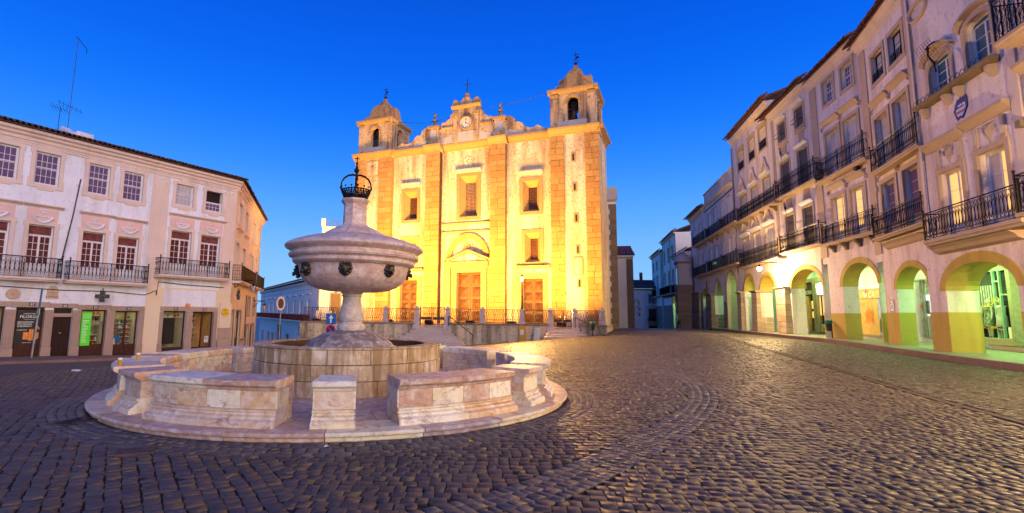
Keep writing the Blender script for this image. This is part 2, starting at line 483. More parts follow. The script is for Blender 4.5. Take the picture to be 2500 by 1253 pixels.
class Fac:
    def __init__(s, root, M=None, sc=1.0, zr=0.0):
        s.root, s.M, s.k, s.zr = root, M or I4.copy(), sc, zr
    def X(s, u): return u * s.k
    def Z(s, z): return H + (z - H) * s.k - s.zr
    def at(s, u, y, z): return s.M @ TR(s.X(u), y, s.Z(z))
    def build(s, mb, name, mt, parent=None, kind=None, smooth=False): return mb.build(name, mt, parent or s.root, s.M, kind, smooth)
    def boxes(s, name, mt, lst, parent=None, kind=None):
        mb = MB()
        for u0, u1, y0, y1, z0, z1 in lst: mb.box(s.X(u0), s.X(u1), y0, y1, s.Z(z0), s.Z(z1))
        return s.build(mb, name, mt, parent, kind)
    def box(s, name, mt, u0, u1, y0, y1, z0, z1, bev=0, parent=None):
        return block(name, mt, parent or s.root, s.M, s.X(u0), s.X(u1), y0, y1, s.Z(z0), s.Z(z1), bev)
    def wall(s, name, mt, u0, u1, z0, z1, ops=(), y=0.0, thick=.3, parent=None):
        ops = [(s.X(o[0]), s.X(o[1]), s.Z(o[2]), s.Z(o[3]), (o[4] * s.k if len(o) > 4 else 0), (o[5] if len(o) > 5 else 0)) for o in ops]
        u0, u1, z0, z1 = s.X(u0), s.X(u1), s.Z(z0), s.Z(z1)
        ops = [(o[0], o[1], max(o[2], z0), min(o[3], z1), o[4], o[5]) for o in ops]
        us = sorted({u0, u1} | {min(max(v, u0), u1) for o in ops for v in o[:2]}); zs = sorted({z0, z1} | {min(max(v, z0), z1) for o in ops for v in o[2:4]})
        mb = MB()
        for a, b in zip(us, us[1:]):
            for c, d in zip(zs, zs[1:]):
                mx, mz = (a + b) / 2, (c + d) / 2
                if b - a < 1e-4 or d - c < 1e-4 or any(o[0] < mx < o[1] and o[2] < mz < o[3] for o in ops): continue
                mb.quad((a, y, c), (b, y, c), (b, y, d), (a, y, d))
                mb.quad((a, y + thick, c), (a, y + thick, d), (b, y + thick, d), (b, y + thick, c))
        for xa, xb, za, zb, rise, ptd in ops:
            top = zb - rise
            mb.quad((xa, y, za), (xa, y + thick, za), (xa, y + thick, top), (xa, y, top))
            mb.quad((xb, y, za), (xb, y, top), (xb, y + thick, top), (xb, y + thick, za))
            if za > z0 + .01: mb.quad((xa, y, za), (xb, y, za), (xb, y + thick, za), (xa, y + thick, za))
            if rise:
                P = arc_pts(xa, xb, top, rise, 16, ptd)
                for (x0, q0), (x1, q1) in zip(P, P[1:]):
                    for yy in (y, y + thick): mb.quad((x0, yy, q0), (x1, yy, q1), (x1, yy, zb), (x0, yy, zb))
                    mb.quad((x0, y, q0), (x0, y + thick, q0), (x1, y + thick, q1), (x1, y, q1))
            elif zb < z1 - .001: mb.quad((xa, y, zb), (xa, y + thick, zb), (xb, y + thick, zb), (xb, y, zb))
        for x in (u0, u1): mb.quad((x, y, z0), (x, y + thick, z0), (x, y + thick, z1), (x, y, z1))
        for a, b in zip(us, us[1:]):
            if not any(o[0] < (a + b) / 2 < o[1] and o[3] >= z1 - .001 for o in ops): mb.quad((a, y, z1), (b, y, z1), (b, y + thick, z1), (a, y + thick, z1))
        me = bpy.data.meshes.new(name); me.from_pydata(mb.v, [], mb.f); me.materials.append(MATS[mt])
        bm = bmesh.new(); bm.from_mesh(me); bmesh.ops.remove_doubles(bm, verts=bm.verts, dist=.0005); bmesh.ops.recalc_face_normals(bm, faces=bm.faces); bm.to_mesh(me); bm.free()
        return put(name, me, parent or s.root, s.M)
    def shell(s, name, mt, u0, u1, z0, z1, depth, y=.31):
        """the rest of the building's body behind the front wall"""
        u0, u1, z0, z1 = s.X(u0) + .004, s.X(u1) - .004, s.Z(z0), s.Z(z1)
        mb = MB()
        mb.quad((u0, y, z0), (u0, depth, z0), (u0, depth, z1), (u0, y, z1)); mb.quad((u1, y, z0), (u1, depth, z0), (u1, depth, z1), (u1, y, z1))
        mb.quad((u0, depth, z0), (u1, depth, z0), (u1, depth, z1), (u0, depth, z1)); mb.quad((u0, y, z1), (u1, y, z1), (u1, depth, z1), (u0, depth, z1))
        return s.build(mb, name, mt)
    def mould(s, name, mt, u0, u1, prof, z, parent=None, y=0.0, scale=1.0):
        """moulding: prof of (projection, height) pairs from the wall, bottom up"""
        z = s.Z(z)
        pts = [(y + .01, z + prof[0][1] * scale)] + [(y - p * scale, z + h * scale) for p, h in prof] + [(y + .01, z + prof[-1][1] * scale)]
        return s.build(MB().extrude(pts, 'x', s.X(u0), s.X(u1)), name, mt, parent)
    def surround(s, u0, u1, z0, z1, w, mt, proud=.05, rise=0, name='window_surround', ears=.0):
        u0, u1, z0, z1 = s.X(u0), s.X(u1), s.Z(z0), s.Z(z1)
        mb = MB(); y0, y1 = -proud, .04
        top = z1 - rise
        mb.box(u0 - w, u0, y0, y1, z0 - w, top); mb.box(u1, u1 + w, y0, y1, z0 - w, top); mb.box(u0, u1, y0, y1, z0 - w, z0)
        if rise:
            A = arc_pts(u0, u1, top, rise, 12); B = arc_pts(u0 - w, u1 + w, top, rise + w, 12)
            for (a, b), (c, d) in zip(zip(A, B), list(zip(A, B))[1:]):
                mb.add([(a[0], y0, a[1]), (c[0], y0, c[1]), (d[0], y0, d[1]), (b[0], y0, b[1]), (a[0], y1, a[1]), (c[0], y1, c[1]), (d[0], y1, d[1]), (b[0], y1, b[1])],
                       [(0, 1, 2, 3), (3, 2, 6, 7), (0, 4, 5, 1)])
        else:
            mb.box(u0 - w, u1 + w, y0, y1, z1, z1 + w)
        if ears:
            for q in (u0 - w - ears, u1 + w): mb.box(q, q + ears, y0 + .01, y1, z0 - w, z0 + .28); mb.box(q, q + ears, y0 + .01, y1, z1 - .1, z1 + w)
            m = (u0 + u1) / 2; mb.box(m - .34, m + .34, y0 + .01, y1, z0 - w - .1, z0 - w + .002)
            for i in range(5):
                a = .42 - i * .07; mb.box(m - a, m + a, y0 + .01, y1, z1 + w + i * .035, z1 + w + i * .035 + .036)
        return s.build(mb, name, mt)
    def window(s, u0, u1, z0, z1, leaves=2, cols=2, rows=4, transom=0.0, panel=0.0, fm='white_wood', pm='pane_dusk', tm=None, recess=.16, rise=0, name='window', lm=None, sash=False, bar=.022, frame=.05):
        a, b, c, d = s.X(u0), s.X(u1), s.Z(z0), s.Z(z1); w, h = b - a, d - c
        Mw = s.M @ TR(a, recess, c); mb = MB(); f = frame; t = .05
        ht = h - rise
        mb.box(0, f, 0, t, 0, ht); mb.box(w - f, w, 0, t, 0, ht); mb.box(f, w - f, 0, t, 0, f)
        if rise:
            A = arc_pts(0, w, ht, rise, 10); B = arc_pts(f, w - f, ht, rise - f, 10)
            for (p, q), (r_, s_) in zip(zip(A, B), list(zip(A, B))[1:]): mb.add([(p[0], 0, p[1]), (r_[0], 0, r_[1]), (s_[0], 0, s_[1]), (q[0], 0, q[1])], [(0, 1, 2, 3)])
        else: mb.box(f, w - f, 0, t, h - f, h)
        gt = (ht if rise else h - f)
        if transom: mb.box(f, w - f, -.005, t, h - f - transom - f, h - f - transom); gt = h - f - transom - f
        lw = (w - 2 * f) / leaves; st = .045; panes = []
        for L in range(leaves):
            x0 = f + L * lw; x1 = x0 + lw; lo = f + (panel or 0)
            mb.box(x0, x0 + st, .008, t - .006, f, gt); mb.box(x1 - st, x1, .008, t - .006, f, gt); mb.box(x0 + st, x1 - st, .008, t - .006, lo, lo + st); mb.box(x0 + st, x1 - st, .008, t - .006, gt - st, gt)
            if panel: mb.box(x0 + st, x1 - st, .02, t - .01, f, lo); mb.box(x0 + st + .05, x1 - st - .05, .012, .03, f + .07, lo - .05)
            pw, ph = (lw - 2 * st) / cols, (gt - lo - 2 * st) / rows
            for i in range(1, cols): mb.box(x0 + st + i * pw - bar / 2, x0 + st + i * pw + bar / 2, .014, t - .012, lo + st, gt - st)
            for j in range(1, rows): mb.box(x0 + st, x1 - st, .012, t - .013, lo + st + j * ph - bar / 2, lo + st + j * ph + bar / 2)
            panes += [(x0 + st + i * pw, x0 + st + (i + 1) * pw, lo + st + j * ph, lo + st + (j + 1) * ph, (lm if lm and L in lm else None)) for i in range(cols) for j in range(rows)]
        if sash: mb.box(f, w - f, -.012, t, h * .52, h * .52 + .05)
        win = mb.build(name, fm, s.root, Mw)
        for x0, x1, q0, q1, alt in panes:
            put('pane', unit(alt and lm[0] or pm), win, TR(x0, .024, q0) @ SC(x1 - x0, .008, q1 - q0))
        if transom: put('pane', unit(tm or pm), win, TR(f, .024, h - f - transom) @ SC(w - 2 * f, .008, transom))
        if rise:
            P = arc_pts(f, w - f, ht, rise - f, 10); mb = MB().extrude(P, 'y', .024, .032); mb.build('pane', pm, win)
        return win
    def balcony(s, u0, u1, zb, zr, depth=.7, thick=.16, style='lens', sm='buff_trim', im='iron', brackets=0, ends=(1, 1), name='balcony', posts=True, label=None, bk='dark_stone'):
        a, b, c, d = s.X(u0), s.X(u1), s.Z(zb), s.Z(zr)
        pts = [(0, c - .0), (-depth + .09, c), (-depth + .06, c + thick * .35), (-depth, c + thick * .5), (-depth, c + thick), (0, c + thick)]
        sl = s.build(MB().extrude(pts, 'x', a, b), name, sm)
        e = .05; path = []
        if ends[0]: path.append((a + e, 0))
        path += [(a + e, -depth + e), (b - e, -depth + e)]
        if ends[1]: path.append((b - e, 0))
        mb = MB(); railing(mb, path, c + thick, d, style)
        mb.build('railing', im, sl, None, 'stuff')
        hr = MB().tube([(x, y, d) for x, y in path], .024, 4); hr.build('handrail', im, sl)
        if posts:
            for x in (a + e, b - e):
                MB().box(x - .022, x + .022, -depth + e - .022, -depth + e + .022, c + thick, d + .1).sphere((x, -depth + e, d + .14), .045, 5).build('post', im, sl)
        for i in range(brackets):
            x = a + (b - a) * (i + .5) / brackets
            MB().extrude([(0, c - .42), (-.12, c - .4), (-.16, c - .28), (-depth * .6, c - .16), (-depth * .85, c - .1), (-depth * .85, c - .003), (0, c - .003)], 'x', x - .11, x + .11).build('bracket', bk, sl)
        return sl
    def eave(s, u0, u1, z, proj=.45, mt='roof_tile', sp=.215, depth=7, slope=.36, parent=None, tiles=True, y0=0.0):
        a, b, zz = s.X(u0), s.X(u1), s.Z(z)
        y = y0 - proj
        mb = MB().add([(a, y + .10, zz - .03), (b, y + .10, zz - .03), (b, depth, zz + (depth - y) * slope - .03), (a, depth, zz + (depth - y) * slope - .03),
                       (a, y + .10, zz + .03), (b, y + .10, zz + .03), (b, depth, zz + (depth - y) * slope + .03), (a, depth, zz + (depth - y) * slope + .03)],
                      [(0, 3, 2, 1), (4, 5, 6, 7), (0, 1, 5, 4), (1, 2, 6, 5), (2, 3, 7, 6), (3, 0, 4, 7)])
        rf = s.build(mb, 'roof', mt, parent)
        if tiles:
            n = max(1, int((b - a) / sp)); me = tile_mesh(mt)
            mb2 = MB()
            for i in range(n):
                x = a + (i + .5) * (b - a) / n
                put('roof_tile', me, rf, TR(x, y - .10 + random.uniform(-.03, .03), zz + .035) @ Matrix.Rotation(random.uniform(-.05, .05), 4, 'Z') @ Matrix.Rotation(math.atan(slope) - .36, 4, 'X') @ SC(sp / .20, 1.1, sp / .19))
                # the further courses up the slope
                for kx in range(1, int(depth / .5) if s.k and depth < 8 else 6):
                    yy = y + kx * .5
                    v = [(x + .085 * math.cos(t), yy, zz + .03 + kx * .5 * slope + .03 + .085 * math.sin(t)) for t in (math.pi, math.pi * .66, math.pi * .33, 0)]
                    v += [(p, q + .55, r_ + .55 * slope - .03) for p, q, r_ in v]
                    mb2.add(v, [(0, 1, 5, 4), (1, 2, 6, 5), (2, 3, 7, 6)])
            o = s.build(mb2, 'tile_courses', mt, rf, 'stuff')
            o.matrix_local = I4
            rf.matrix_local = s.M
        return rf
def railing(mb, path, z0, z1, style='lens'):
    h = z1 - z0
    def bar(p, q, r=.011): mb.tube([p, q], r, 3)
    for (ax, ay), (bx, by) in zip(path, path[1:]):
        L = math.hypot(bx - ax, by - ay)
        if L < .05: continue
        P = lambda t, z: (ax + (bx - ax) * t, ay + (by - ay) * t, z)
        bar(P(0, z0 + .05), P(1, z0 + .05), .014)
        if style == 'grid':
            n = max(2, int(L / .13))
            for i in range(n + 1): bar(P(i / n, z0), P(i / n, z1), .012 if i % 8 else .024)
            for q in (.2, .42, .64, .82): bar(P(0, z0 + h * q), P(1, z0 + h * q), .013)
            continue
        n = max(2, int(round(L / .17)))
        for i in range(n):
            c = (i + .5) / n; w = .46 / n
            if style == 'lens':
                for sg in (-1, 1):
                    mb.tube([P(c + sg * w * q, z0 + h * zz) for q, zz in ((0, .24), (.75, .36), (1, .52), (.75, .68), (0, .80))], .010, 3)
                    mb.tube([P(c + sg * w * q, z0 + h * zz) for q, zz in ((1, .52), (1.0, .85), (.6, .95), (.15, .9))], .009, 3)
                    mb.tube([P(c + sg * w * q, z0 + h * zz) for q, zz in ((1, .5), (1.0, .2), (.55, .1), (.15, .17))], .009, 3)
            elif style == 'lattice':
                for sg in (-1, 1):
                    mb.tube([P(c + sg * w * q, z0 + h * zz) for q, zz in ((-1, .30), (-.7, .42), (.7, .86), (1, .97))], .015, 3)
                    mb.tube([P(c + sg * w * q, z0 + h * zz) for q, zz in ((1, .05), (.2, .15), (1, .28))], .014, 3)
                if i % 4 == 0: bar(P((i) / n, z0), P((i) / n, z1), .02)
            else:   # scroll
                for sg in (-1, 1):
                    mb.tube([P(c + sg * w * q, z0 + h * zz) for q, zz in ((1, .03), (1, .97))], .009, 3)
                    mb.tube([P(c + sg * w * q, z0 + h * zz) for q, zz in ((.1, .12), (.9, .2), (.2, .42), (.9, .6), (.3, .72), (.8, .88), (.1, .94))], .009, 3)
        if style == 'lattice': bar(P(0, z0 + h * .29), P(1, z0 + h * .29), .018)
        m = max(1, int(L / 1.3))
        if style != 'lattice':
            for i in range(1, m): bar(P(i / m, z0), P(i / m, z1), .02)
def relief(mb, c, r, n=7, y=-.06, seed=0, flat=.6):
    """carved plaster ornament: a cluster of petals and scrolls standing proud of the wall"""
    rd = random.Random(seed)
    mb.lathe([(0.001, -y * 0), (r * .34, 0), (r * .3, -y * .6), (.001, -y)], 8, (0, 0, 0)) if False else None
    for i in range(n):
        a = 2 * math.pi * i / n + rd.uniform(-.2, .2); d = r * rd.uniform(.45, .95); q = r * rd.uniform(.22, .36)
        x, z = c[0] + math.cos(a) * d, c[1] + math.sin(a) * d * flat
        vs = [(x + q * math.cos(t * math.pi / 3), -.005, z + q * .8 * math.sin(t * math.pi / 3)) for t in range(6)] + [(x, y * rd.uniform(.7, 1.1), z)]
        mb.add(vs, [(t, (t + 1) % 6, 6) for t in range(6)])
    vs = [(c[0] + r * .4 * math.cos(t * math.pi / 4), -.005, c[1] + r * .4 * math.sin(t * math.pi / 4)) for t in range(8)] + [(c[0], y * 1.2, c[1])]
    mb.add(vs, [(t, (t + 1) % 8, 8) for t in range(8)])
    return mb

# ---------------------------------------------------------------- ground sheet to the horizon
def axis_pts(lo, hi, inner, step):
    a = list(np.arange(inner[0], inner[1] + 1e-6, step))
    return [lo, lo * .4] + a + [hi * .4, hi]
gx = np.array([-600, -220, -110] + list(np.arange(-60, 46, 1.0)) + [90, 220, 600]); gy = np.array([-300, -90, -30] + list(np.arange(-12, 112, 1.0)) + [180, 300, 700])
GX, GY = np.meshgrid(gx, gy, indexing='ij')
GZ = gz_np(GX, GY) - .030
GZ = np.where((GX < -60) | (GX > 45) | (GY < -12) | (GY > 112), np.minimum(GZ, -1.5), GZ)
nx, ny = GX.shape
gme = bpy.data.meshes.new('square_ground')
gme.from_pydata(np.c_[GX.ravel(), GY.ravel(), GZ.ravel()].tolist(), [], [(i * ny + j, (i + 1) * ny + j, (i + 1) * ny + j + 1, i * ny + j + 1) for i in range(nx - 1) for j in range(ny - 1)])
m, nt, b, P, g = begin('far_cobbles')
br = nd(nt, 'ShaderNodeTexBrick', Scale=1.0); br.inputs['Mortar Size'].default_value = .012; br.inputs['Brick Width'].default_value = .17; br.inputs['Row Height'].default_value = .125; br.inputs['Bias'].default_value = 0
br.inputs['Color1'].default_value = (.085, .068, .056, 1); br.inputs['Color2'].default_value = (.05, .04, .034, 1); br.inputs['Mortar'].default_value = (.02, .014, .011, 1)
mp = nt.nodes.new('ShaderNodeMapping'); mp.inputs['Rotation'].default_value = (0, 0, R(12)); nt.links.new(P, mp.inputs['Vector']); nt.links.new(mp.outputs[0], br.inputs['Vector'])
nt.links.new(mix(nt, ramp(nt, noise(nt, P, .35, 5), .4, .7, (0, 0, 0), (.5,) * 3), br.outputs['Color'], (.045, .036, .031)), b.inputs['Base Color'])
b.inputs['Roughness'].default_value = .45
bump(nt, b, br.outputs['Fac'], -.8, .03)
gme.materials.append(MATS['far_cobbles'])
for p in gme.polygons: p.use_smooth = True
ground = tag(put('square_ground', gme), kind='structure')

# ---------------------------------------------------------------- cobbles laid one by one, rows and curved bands
FC = (-2.40, 11.63)                                    # fountain centre
PLR = 4.72                                             # its plinth radius
def curve(P, step):
    P = np.array(P, float); P = np.vstack([2 * P[0] - P[1], P, 2 * P[-1] - P[-2]]); out = []
    for i in range(1, len(P) - 2):
        for t in np.linspace(0, 1, 24, endpoint=False):
            out.append(.5 * ((2 * P[i]) + (-P[i - 1] + P[i + 1]) * t + (2 * P[i - 1] - 5 * P[i] + 4 * P[i + 1] - P[i + 2]) * t ** 2 + (-P[i - 1] + 3 * P[i] - 3 * P[i + 1] + P[i + 2]) * t ** 3))
    out.append(P[-2]); out = np.array(out); d = np.r_[0, np.cumsum(np.hypot(*np.diff(out, axis=0).T))]
    s = np.arange(0, d[-1], step)
    return np.c_[np.interp(s, d, out[:, 0]), np.interp(s, d, out[:, 1])]
BAND = curve([(-3.6, 3.2), (-1.6, 3.75), (.25, 4.75), (1.5, 5.95), (3.2, 7.95), (4.45, 9.75), (5.35, 11.45), (6.0, 13.4), (6.2, 15.3), (5.6, 17.4), (4.4, 19.2)], .05)
DRAIN = curve([(8.3, 6.0), (9.03, 8.42), (9.5, 10.1), (10.3, 12.5), (12.46, 18.19), (16.2, 30.0), (20.3, 41), (23.5, 52)], .05)
KERB = curve([(13.9, 5.0), (15.2, 10.5), (16.75, 16.6), (18.0, 20.6), (19.75, 25.6), (21.3, 30.0), (22.3, 34.9), (23.4, 40.2), (24.6, 46), (26.2, 54)], .05)
ROADL = [(-3.0, -6), (-9.5, 6.0), (-12.4, 14.5), (-12.0, 16.2), (-11.5, 18.0), (-9.8, 24), (-9.5, 31)]
def side_of(poly, X, Y):
    """signed distance-like value: x offset from a curve given as x(y)"""
    o = np.argsort(poly[:, 1]); return X - np.interp(Y, poly[o, 1], poly[o, 0])
def in_view(X, Y):
    D = X * 0 + Y * _ct; k = FPX / np.maximum(D, .3)
    sx = PX0 + X * k * 1.0; return (Y > 2.6) & (sx > -160) & (sx < 2680)
stones = []                                            # (cx, cy, angle, half length, half width)
rng = np.random.default_rng(3)
def fits(c, region):
    x, y = c
    r = math.hypot(x - FC[0], y - FC[1])
    return r
def rows(x0, x1, y0, y1, ang, row_h, l0, l1, keep):
    ca, sa = math.cos(ang), math.sin(ang); cx, cy = (x0 + x1) / 2, (y0 + y1) / 2; D = math.hypot(x1 - x0, y1 - y0) / 2
    v = -D
    out = []
    while v < D:
        hgt = row_h * rng.uniform(.92, 1.1); u = -D + rng.uniform(0, .2); wob = rng.uniform(-.02, .02)
        n = int(2 * D / l0) + 2; ln = rng.uniform(l0, l1, n); cs = u + np.cumsum(ln) - ln / 2
        vv = v + hgt / 2 + .05 * np.sin(cs * .55 + v * .3) + rng.normal(0, .006, n)
        X = cx + cs * ca - vv * sa; Y = cy + cs * sa + vv * ca
        out.append(np.c_[X, Y, np.full(n, ang) + rng.normal(0, .045, n), ln / 2 - .0055, np.full(n, hgt / 2 - .0055)])
        v += hgt
    A = np.vstack(out); k = keep(A[:, 0], A[:, 1]) & in_view(A[:, 0], A[:, 1])
    return A[k]
def dist_band(X, Y):
    out = np.full(X.shape, 9.0)
    for q in BAND[::3]: out = np.minimum(out, np.hypot(X - q[0], Y - q[1]))
    return out
rF = lambda X, Y: np.hypot(X - FC[0], Y - FC[1])
roadx = np.array(ROADL, float)
def base_keep(X, Y): return (rF(X, Y) > PLR + .60) & (side_of(roadx, X, Y) > .08) & (Y < 52)
bandx = np.array(BAND)
def inside(X, Y):
    """fountain side of the curved band"""
    ins = np.zeros(X.shape, bool)
    poly = [tuple(q) for q in BAND[::6]] + [(-14, 24), (-14, 3.2)]
    n = len(poly)
    for i in range(n):
        (xa, ya), (xb, yb) = poly[i], poly[(i + 1) % n]
        if ya == yb: continue
        c = ((ya > Y) != (yb > Y)) & (X < (xb - xa) * (Y - ya) / (yb - ya) + xa); ins ^= c
    return ins
near_b = lambda X, Y: dist_band(X, Y) > .30
left = lambda X, Y: X + .35 * (Y - 4) < -1.2
A1 = rows(-14, 7, 2.4, 24, R(-2), .148, .105, .168, lambda X, Y: base_keep(X, Y) & inside(X, Y) & near_b(X, Y) & ~left(X, Y))
A1b = rows(-22, 2, 2.4, 27, R(122), .150, .11, .175, lambda X, Y: base_keep(X, Y) & near_b(X, Y) & left(X, Y))
A2 = rows(-4, 20, 2.4, 25, R(-7), .150, .11, .168, lambda X, Y: base_keep(X, Y) & ~inside(X, Y) & near_b(X, Y) & ~left(X, Y) & (side_of(DRAIN, X, Y) < -.16) & (Y < 26))
A4 = rows(-14, 28, 24, 54, R(-7), .150, .11, .17, lambda X, Y: base_keep(X, Y) & (Y >= 26) & (side_of(DRAIN, X, Y) < -.16) & (Y < 37.6 - .1 * X + 30 * (X > 10.5)))
A5 = rows(14, 30, 25, 54, R(20), .125, .11, .15, lambda X, Y: (side_of(DRAIN, X, Y) > .14) & (side_of(KERB, X, Y) < -.08) & (Y >= 27) & (Y < 53))
print('stones', len(A1), len(A1b), len(A2), len(A4), len(A5))
A3 = rows(7, 24, 5, 27, R(20), .12, .10, .14, lambda X, Y: (side_of(DRAIN, X, Y) > .14) & (side_of(KERB, X, Y) < -.08) & (Y < 27))
rings = []
for k in range(5):
    r = PLR + .065 + k * .128; n = int(2 * math.pi * r / .155)
    for i in range(n):
        a = 2 * math.pi * i / n + k * .37
        rings.append((FC[0] + r * math.cos(a), FC[1] + r * math.sin(a), a + math.pi / 2 + rng.normal(0, .02), math.pi * r / n - .006, .058))
for k in range(4):
    s = rng.uniform(0, .1); i = int(s / .05)
    tot = len(BAND)
    while i < tot - 3:
        ln = rng.uniform(.13, .19); j = i + max(2, int(ln / .05))
        if j >= tot: break
        p, q = BAND[i], BAND[j]; t = q - p; L = math.hypot(*t); nrm = np.array([-t[1], t[0]]) / L; c = (p + q) / 2 + nrm * (k - 1.5) * .145
        rings.append((c[0], c[1], math.atan2(t[1], t[0]) + rng.normal(0, .02), L / 2 - .008, .064)); i = j
rings = np.array(rings); rings = rings[in_view(rings[:, 0], rings[:, 1])]
ALL = np.vstack([A1, A1b, A2, rings])
def cobble_arrays(A, hi=.012, gap=0.0):
    n = len(A); c, s_ = np.cos(A[:, 2]), np.sin(A[:, 2]); z = gz_np(A[:, 0], A[:, 1]) + rng.normal(0, .0022, n)
    V = np.zeros((n, 12, 3)); corners = ((-1, -1), (1, -1), (1, 1), (-1, 1))
    for L, (f, dz) in enumerate(((1.0, -.045), (.985, -.004), (.945, .001))):
        for k, (a, b_) in enumerate(corners):
            jx = rng.normal(0, .005, n); jy = rng.normal(0, .005, n)
            lx = A[:, 3] * a * f + jx * (L > 0); ly = A[:, 4] * b_ * f + jy * (L > 0)
            V[:, L * 4 + k, 0] = A[:, 0] + lx * c - ly * s_; V[:, L * 4 + k, 1] = A[:, 1] + lx * s_ + ly * c; V[:, L * 4 + k, 2] = z + dz + rng.normal(0, .0011, n) * (L == 2)
    return V
F1 = [(i, (i + 1) % 4, 4 + (i + 1) % 4, 4 + i) for i in range(4)] + [(4 + i, 4 + (i + 1) % 4, 8 + (i + 1) % 4, 8 + i) for i in range(4)] + [(8, 9, 10, 11)]
def cobble_mesh(name, V, mt):
    n = len(V); me = bpy.data.meshes.new(name); fa = np.array(F1); F = (fa[None] + (np.arange(n) * 12)[:, None, None]).reshape(-1, 4)
    me.vertices.add(n * 12); me.vertices.foreach_set('co', V.reshape(-1).astype(np.float32))
    me.loops.add(F.size); me.loops.foreach_set('vertex_index', F.reshape(-1).astype(np.int32))
    me.polygons.add(len(F)); me.polygons.foreach_set('loop_start', np.arange(0, F.size, 4, dtype=np.int32)); me.polygons.foreach_set('loop_total', np.full(len(F), 4, dtype=np.int32))
    me.materials.append(MATS[mt]); me.update(); me.validate(); return me
VA = cobble_arrays(ALL)
d_near = np.hypot(ALL[:, 0], ALL[:, 1]) + np.abs(ALL[:, 0]) * .1
_D = ALL[:, 1]; _sx = PX0 + ALL[:, 0] / _D * FPX
vis = (_sx > 0) & (_sx < 2500) & (ALL[:, 1] > 4.75)
order = np.argsort(np.where(vis, d_near, 1e6)); first = order[:300]; rest = order[300:]
isb = np.arange(len(ALL)) >= len(ALL) - len(rings)
px_, py_ = np.meshgrid(np.arange(-24, 32.5, .5), np.arange(2, 53.5, .5), indexing='ij'); nx2, ny2 = px_.shape
keep_ = (side_of(roadx, px_, py_) > -.3) & (side_of(KERB, px_, py_) < .3) & (py_ < 38.2 - .1 * px_ + 30 * (px_ > 10.5))
pme = bpy.data.meshes.new('cobblestone_paving')
pme.from_pydata(np.c_[px_.ravel(), py_.ravel(), gz_np(px_.ravel(), py_.ravel()) - .018].tolist(), [], [(i * ny2 + j, (i + 1) * ny2 + j, (i + 1) * ny2 + j + 1, i * ny2 + j + 1) for i in range(nx2 - 1) for j in range(ny2 - 1) if keep_[i, j] and keep_[i + 1, j + 1]])
pme.materials.append(MATS['dirt'])
paving = tag(put('cobblestone_paving', pme), kind='structure')
put('cobblestone_field', cobble_mesh('cobblestone_field', VA[rest[~isb[rest]]], 'cobble'), paving, None, 'stuff')
put('curved_band_cobbles', cobble_mesh('curved_band_cobbles', VA[rest[isb[rest]]], 'band_cobble'), paving, None, 'stuff')
for i in first:
    ctr = Vector((ALL[i, 0], ALL[i, 1], 0)); put('cobblestone', cobble_mesh('cobblestone', VA[i:i + 1] - np.array([[ctr.x, ctr.y, 0]]), 'band_cobble' if isb[i] else 'cobble'), paving, Matrix.Translation(ctr))
put('far_cobblestones', cobble_mesh('far_cobblestones', cobble_arrays(A4), 'cobble'), paving, None, 'stuff')
put('small_cobblestones', cobble_mesh('small_cobblestones', cobble_arrays(np.vstack([A3, A5])), 'small_cobble'), paving, None, 'stuff')
def strip(name, line, w, z0, z1, mt, kind='structure', off=0.0, parent=None):
    """a long strip laid along a curve on the ground"""
    L = np.array(line, float); t = np.gradient(L, axis=0); t /= np.hypot(t[:, 0], t[:, 1])[:, None]; nrm = np.c_[t[:, 1], -t[:, 0]]
    a = L + nrm * off; b_ = L + nrm * (off + w); za = gz_np(a[:, 0], a[:, 1]); zb = gz_np(b_[:, 0], b_[:, 1]); n = len(L)
    vs = [(*p, z + z1) for p, z in zip(a, za)] + [(*p, z + z1) for p, z in zip(b_, zb)] + [(*p, z + z0) for p, z in zip(a, za)] + [(*p, z + z0) for p, z in zip(b_, zb)]
    fs = []
    for i in range(n - 1): fs += [(i, i + 1, n + i + 1, n + i), (i, 2 * n + i, 2 * n + i + 1, i + 1), (n + i, n + i + 1, 3 * n + i + 1, 3 * n + i)]
    fs += [(0, n, 3 * n, 2 * n), (n - 1, 3 * n - 1, 4 * n - 1, 2 * n - 1)]
    o = MB().add(vs, fs).build(name, mt, parent); return tag(o, kind=kind) if kind else o
gut = strip('drain_gutter', DRAIN[::6], .16, -.05, .003, 'gutter_stone', off=-.08)

# ---------------------------------------------------------------- corner building on the left
YL = R(57.6)
LP = Vector((-20.84, 25.0, -.72))
lroot = thing('corner_building', 'white and pink corner building with balconies over shop doors 87 to 92', 'building', LP, YL)
L = Fac(lroot, zr=LP.z)
ups = [(-4.6, -3.5, 7.80, 9.45), (-2.08, -1.03, 7.80, 9.45), (-.38, .66, 7.80, 9.45), (1.94, 2.98, 7.79, 9.43), (3.66, 4.72, 7.77, 9.41), (6.62, 7.73, 8.02, 9.34), (8.55, 9.67, 8.0, 9.32)]
drs = [(-4.7, -3.6, 3.16, 5.78), (-2.18, -1.05, 3.16, 5.78), (-.34, .70, 3.16, 5.77), (1.97, 3.03, 3.16, 5.74), (3.66, 4.76, 3.16, 5.69), (6.54, 7.80, 3.76, 6.46), (8.42, 9.73, 3.76, 6.42)]
shp = [(-4.4, -3.2, -.72, 1.72), (-2.2, -.84, -.72, 1.75), (-.44, .70, -.74, 1.72), (1.06, 1.89, -.84, 1.70), (2.27, 3.47, -.88, 1.62), (3.87, 5.10, -.94, 1.58), (6.47, 7.84, -1.0, 1.60), (8.25, 9.65, -1.05, 1.57)]
L.wall('wall', 'white_plaster', -6, 10.75, -2.0, 10.5, ups + drs + shp, thick=.32)
L.shell('rear_walls', 'white_plaster', -6, 10.75, -2.0, 10.5, 9)
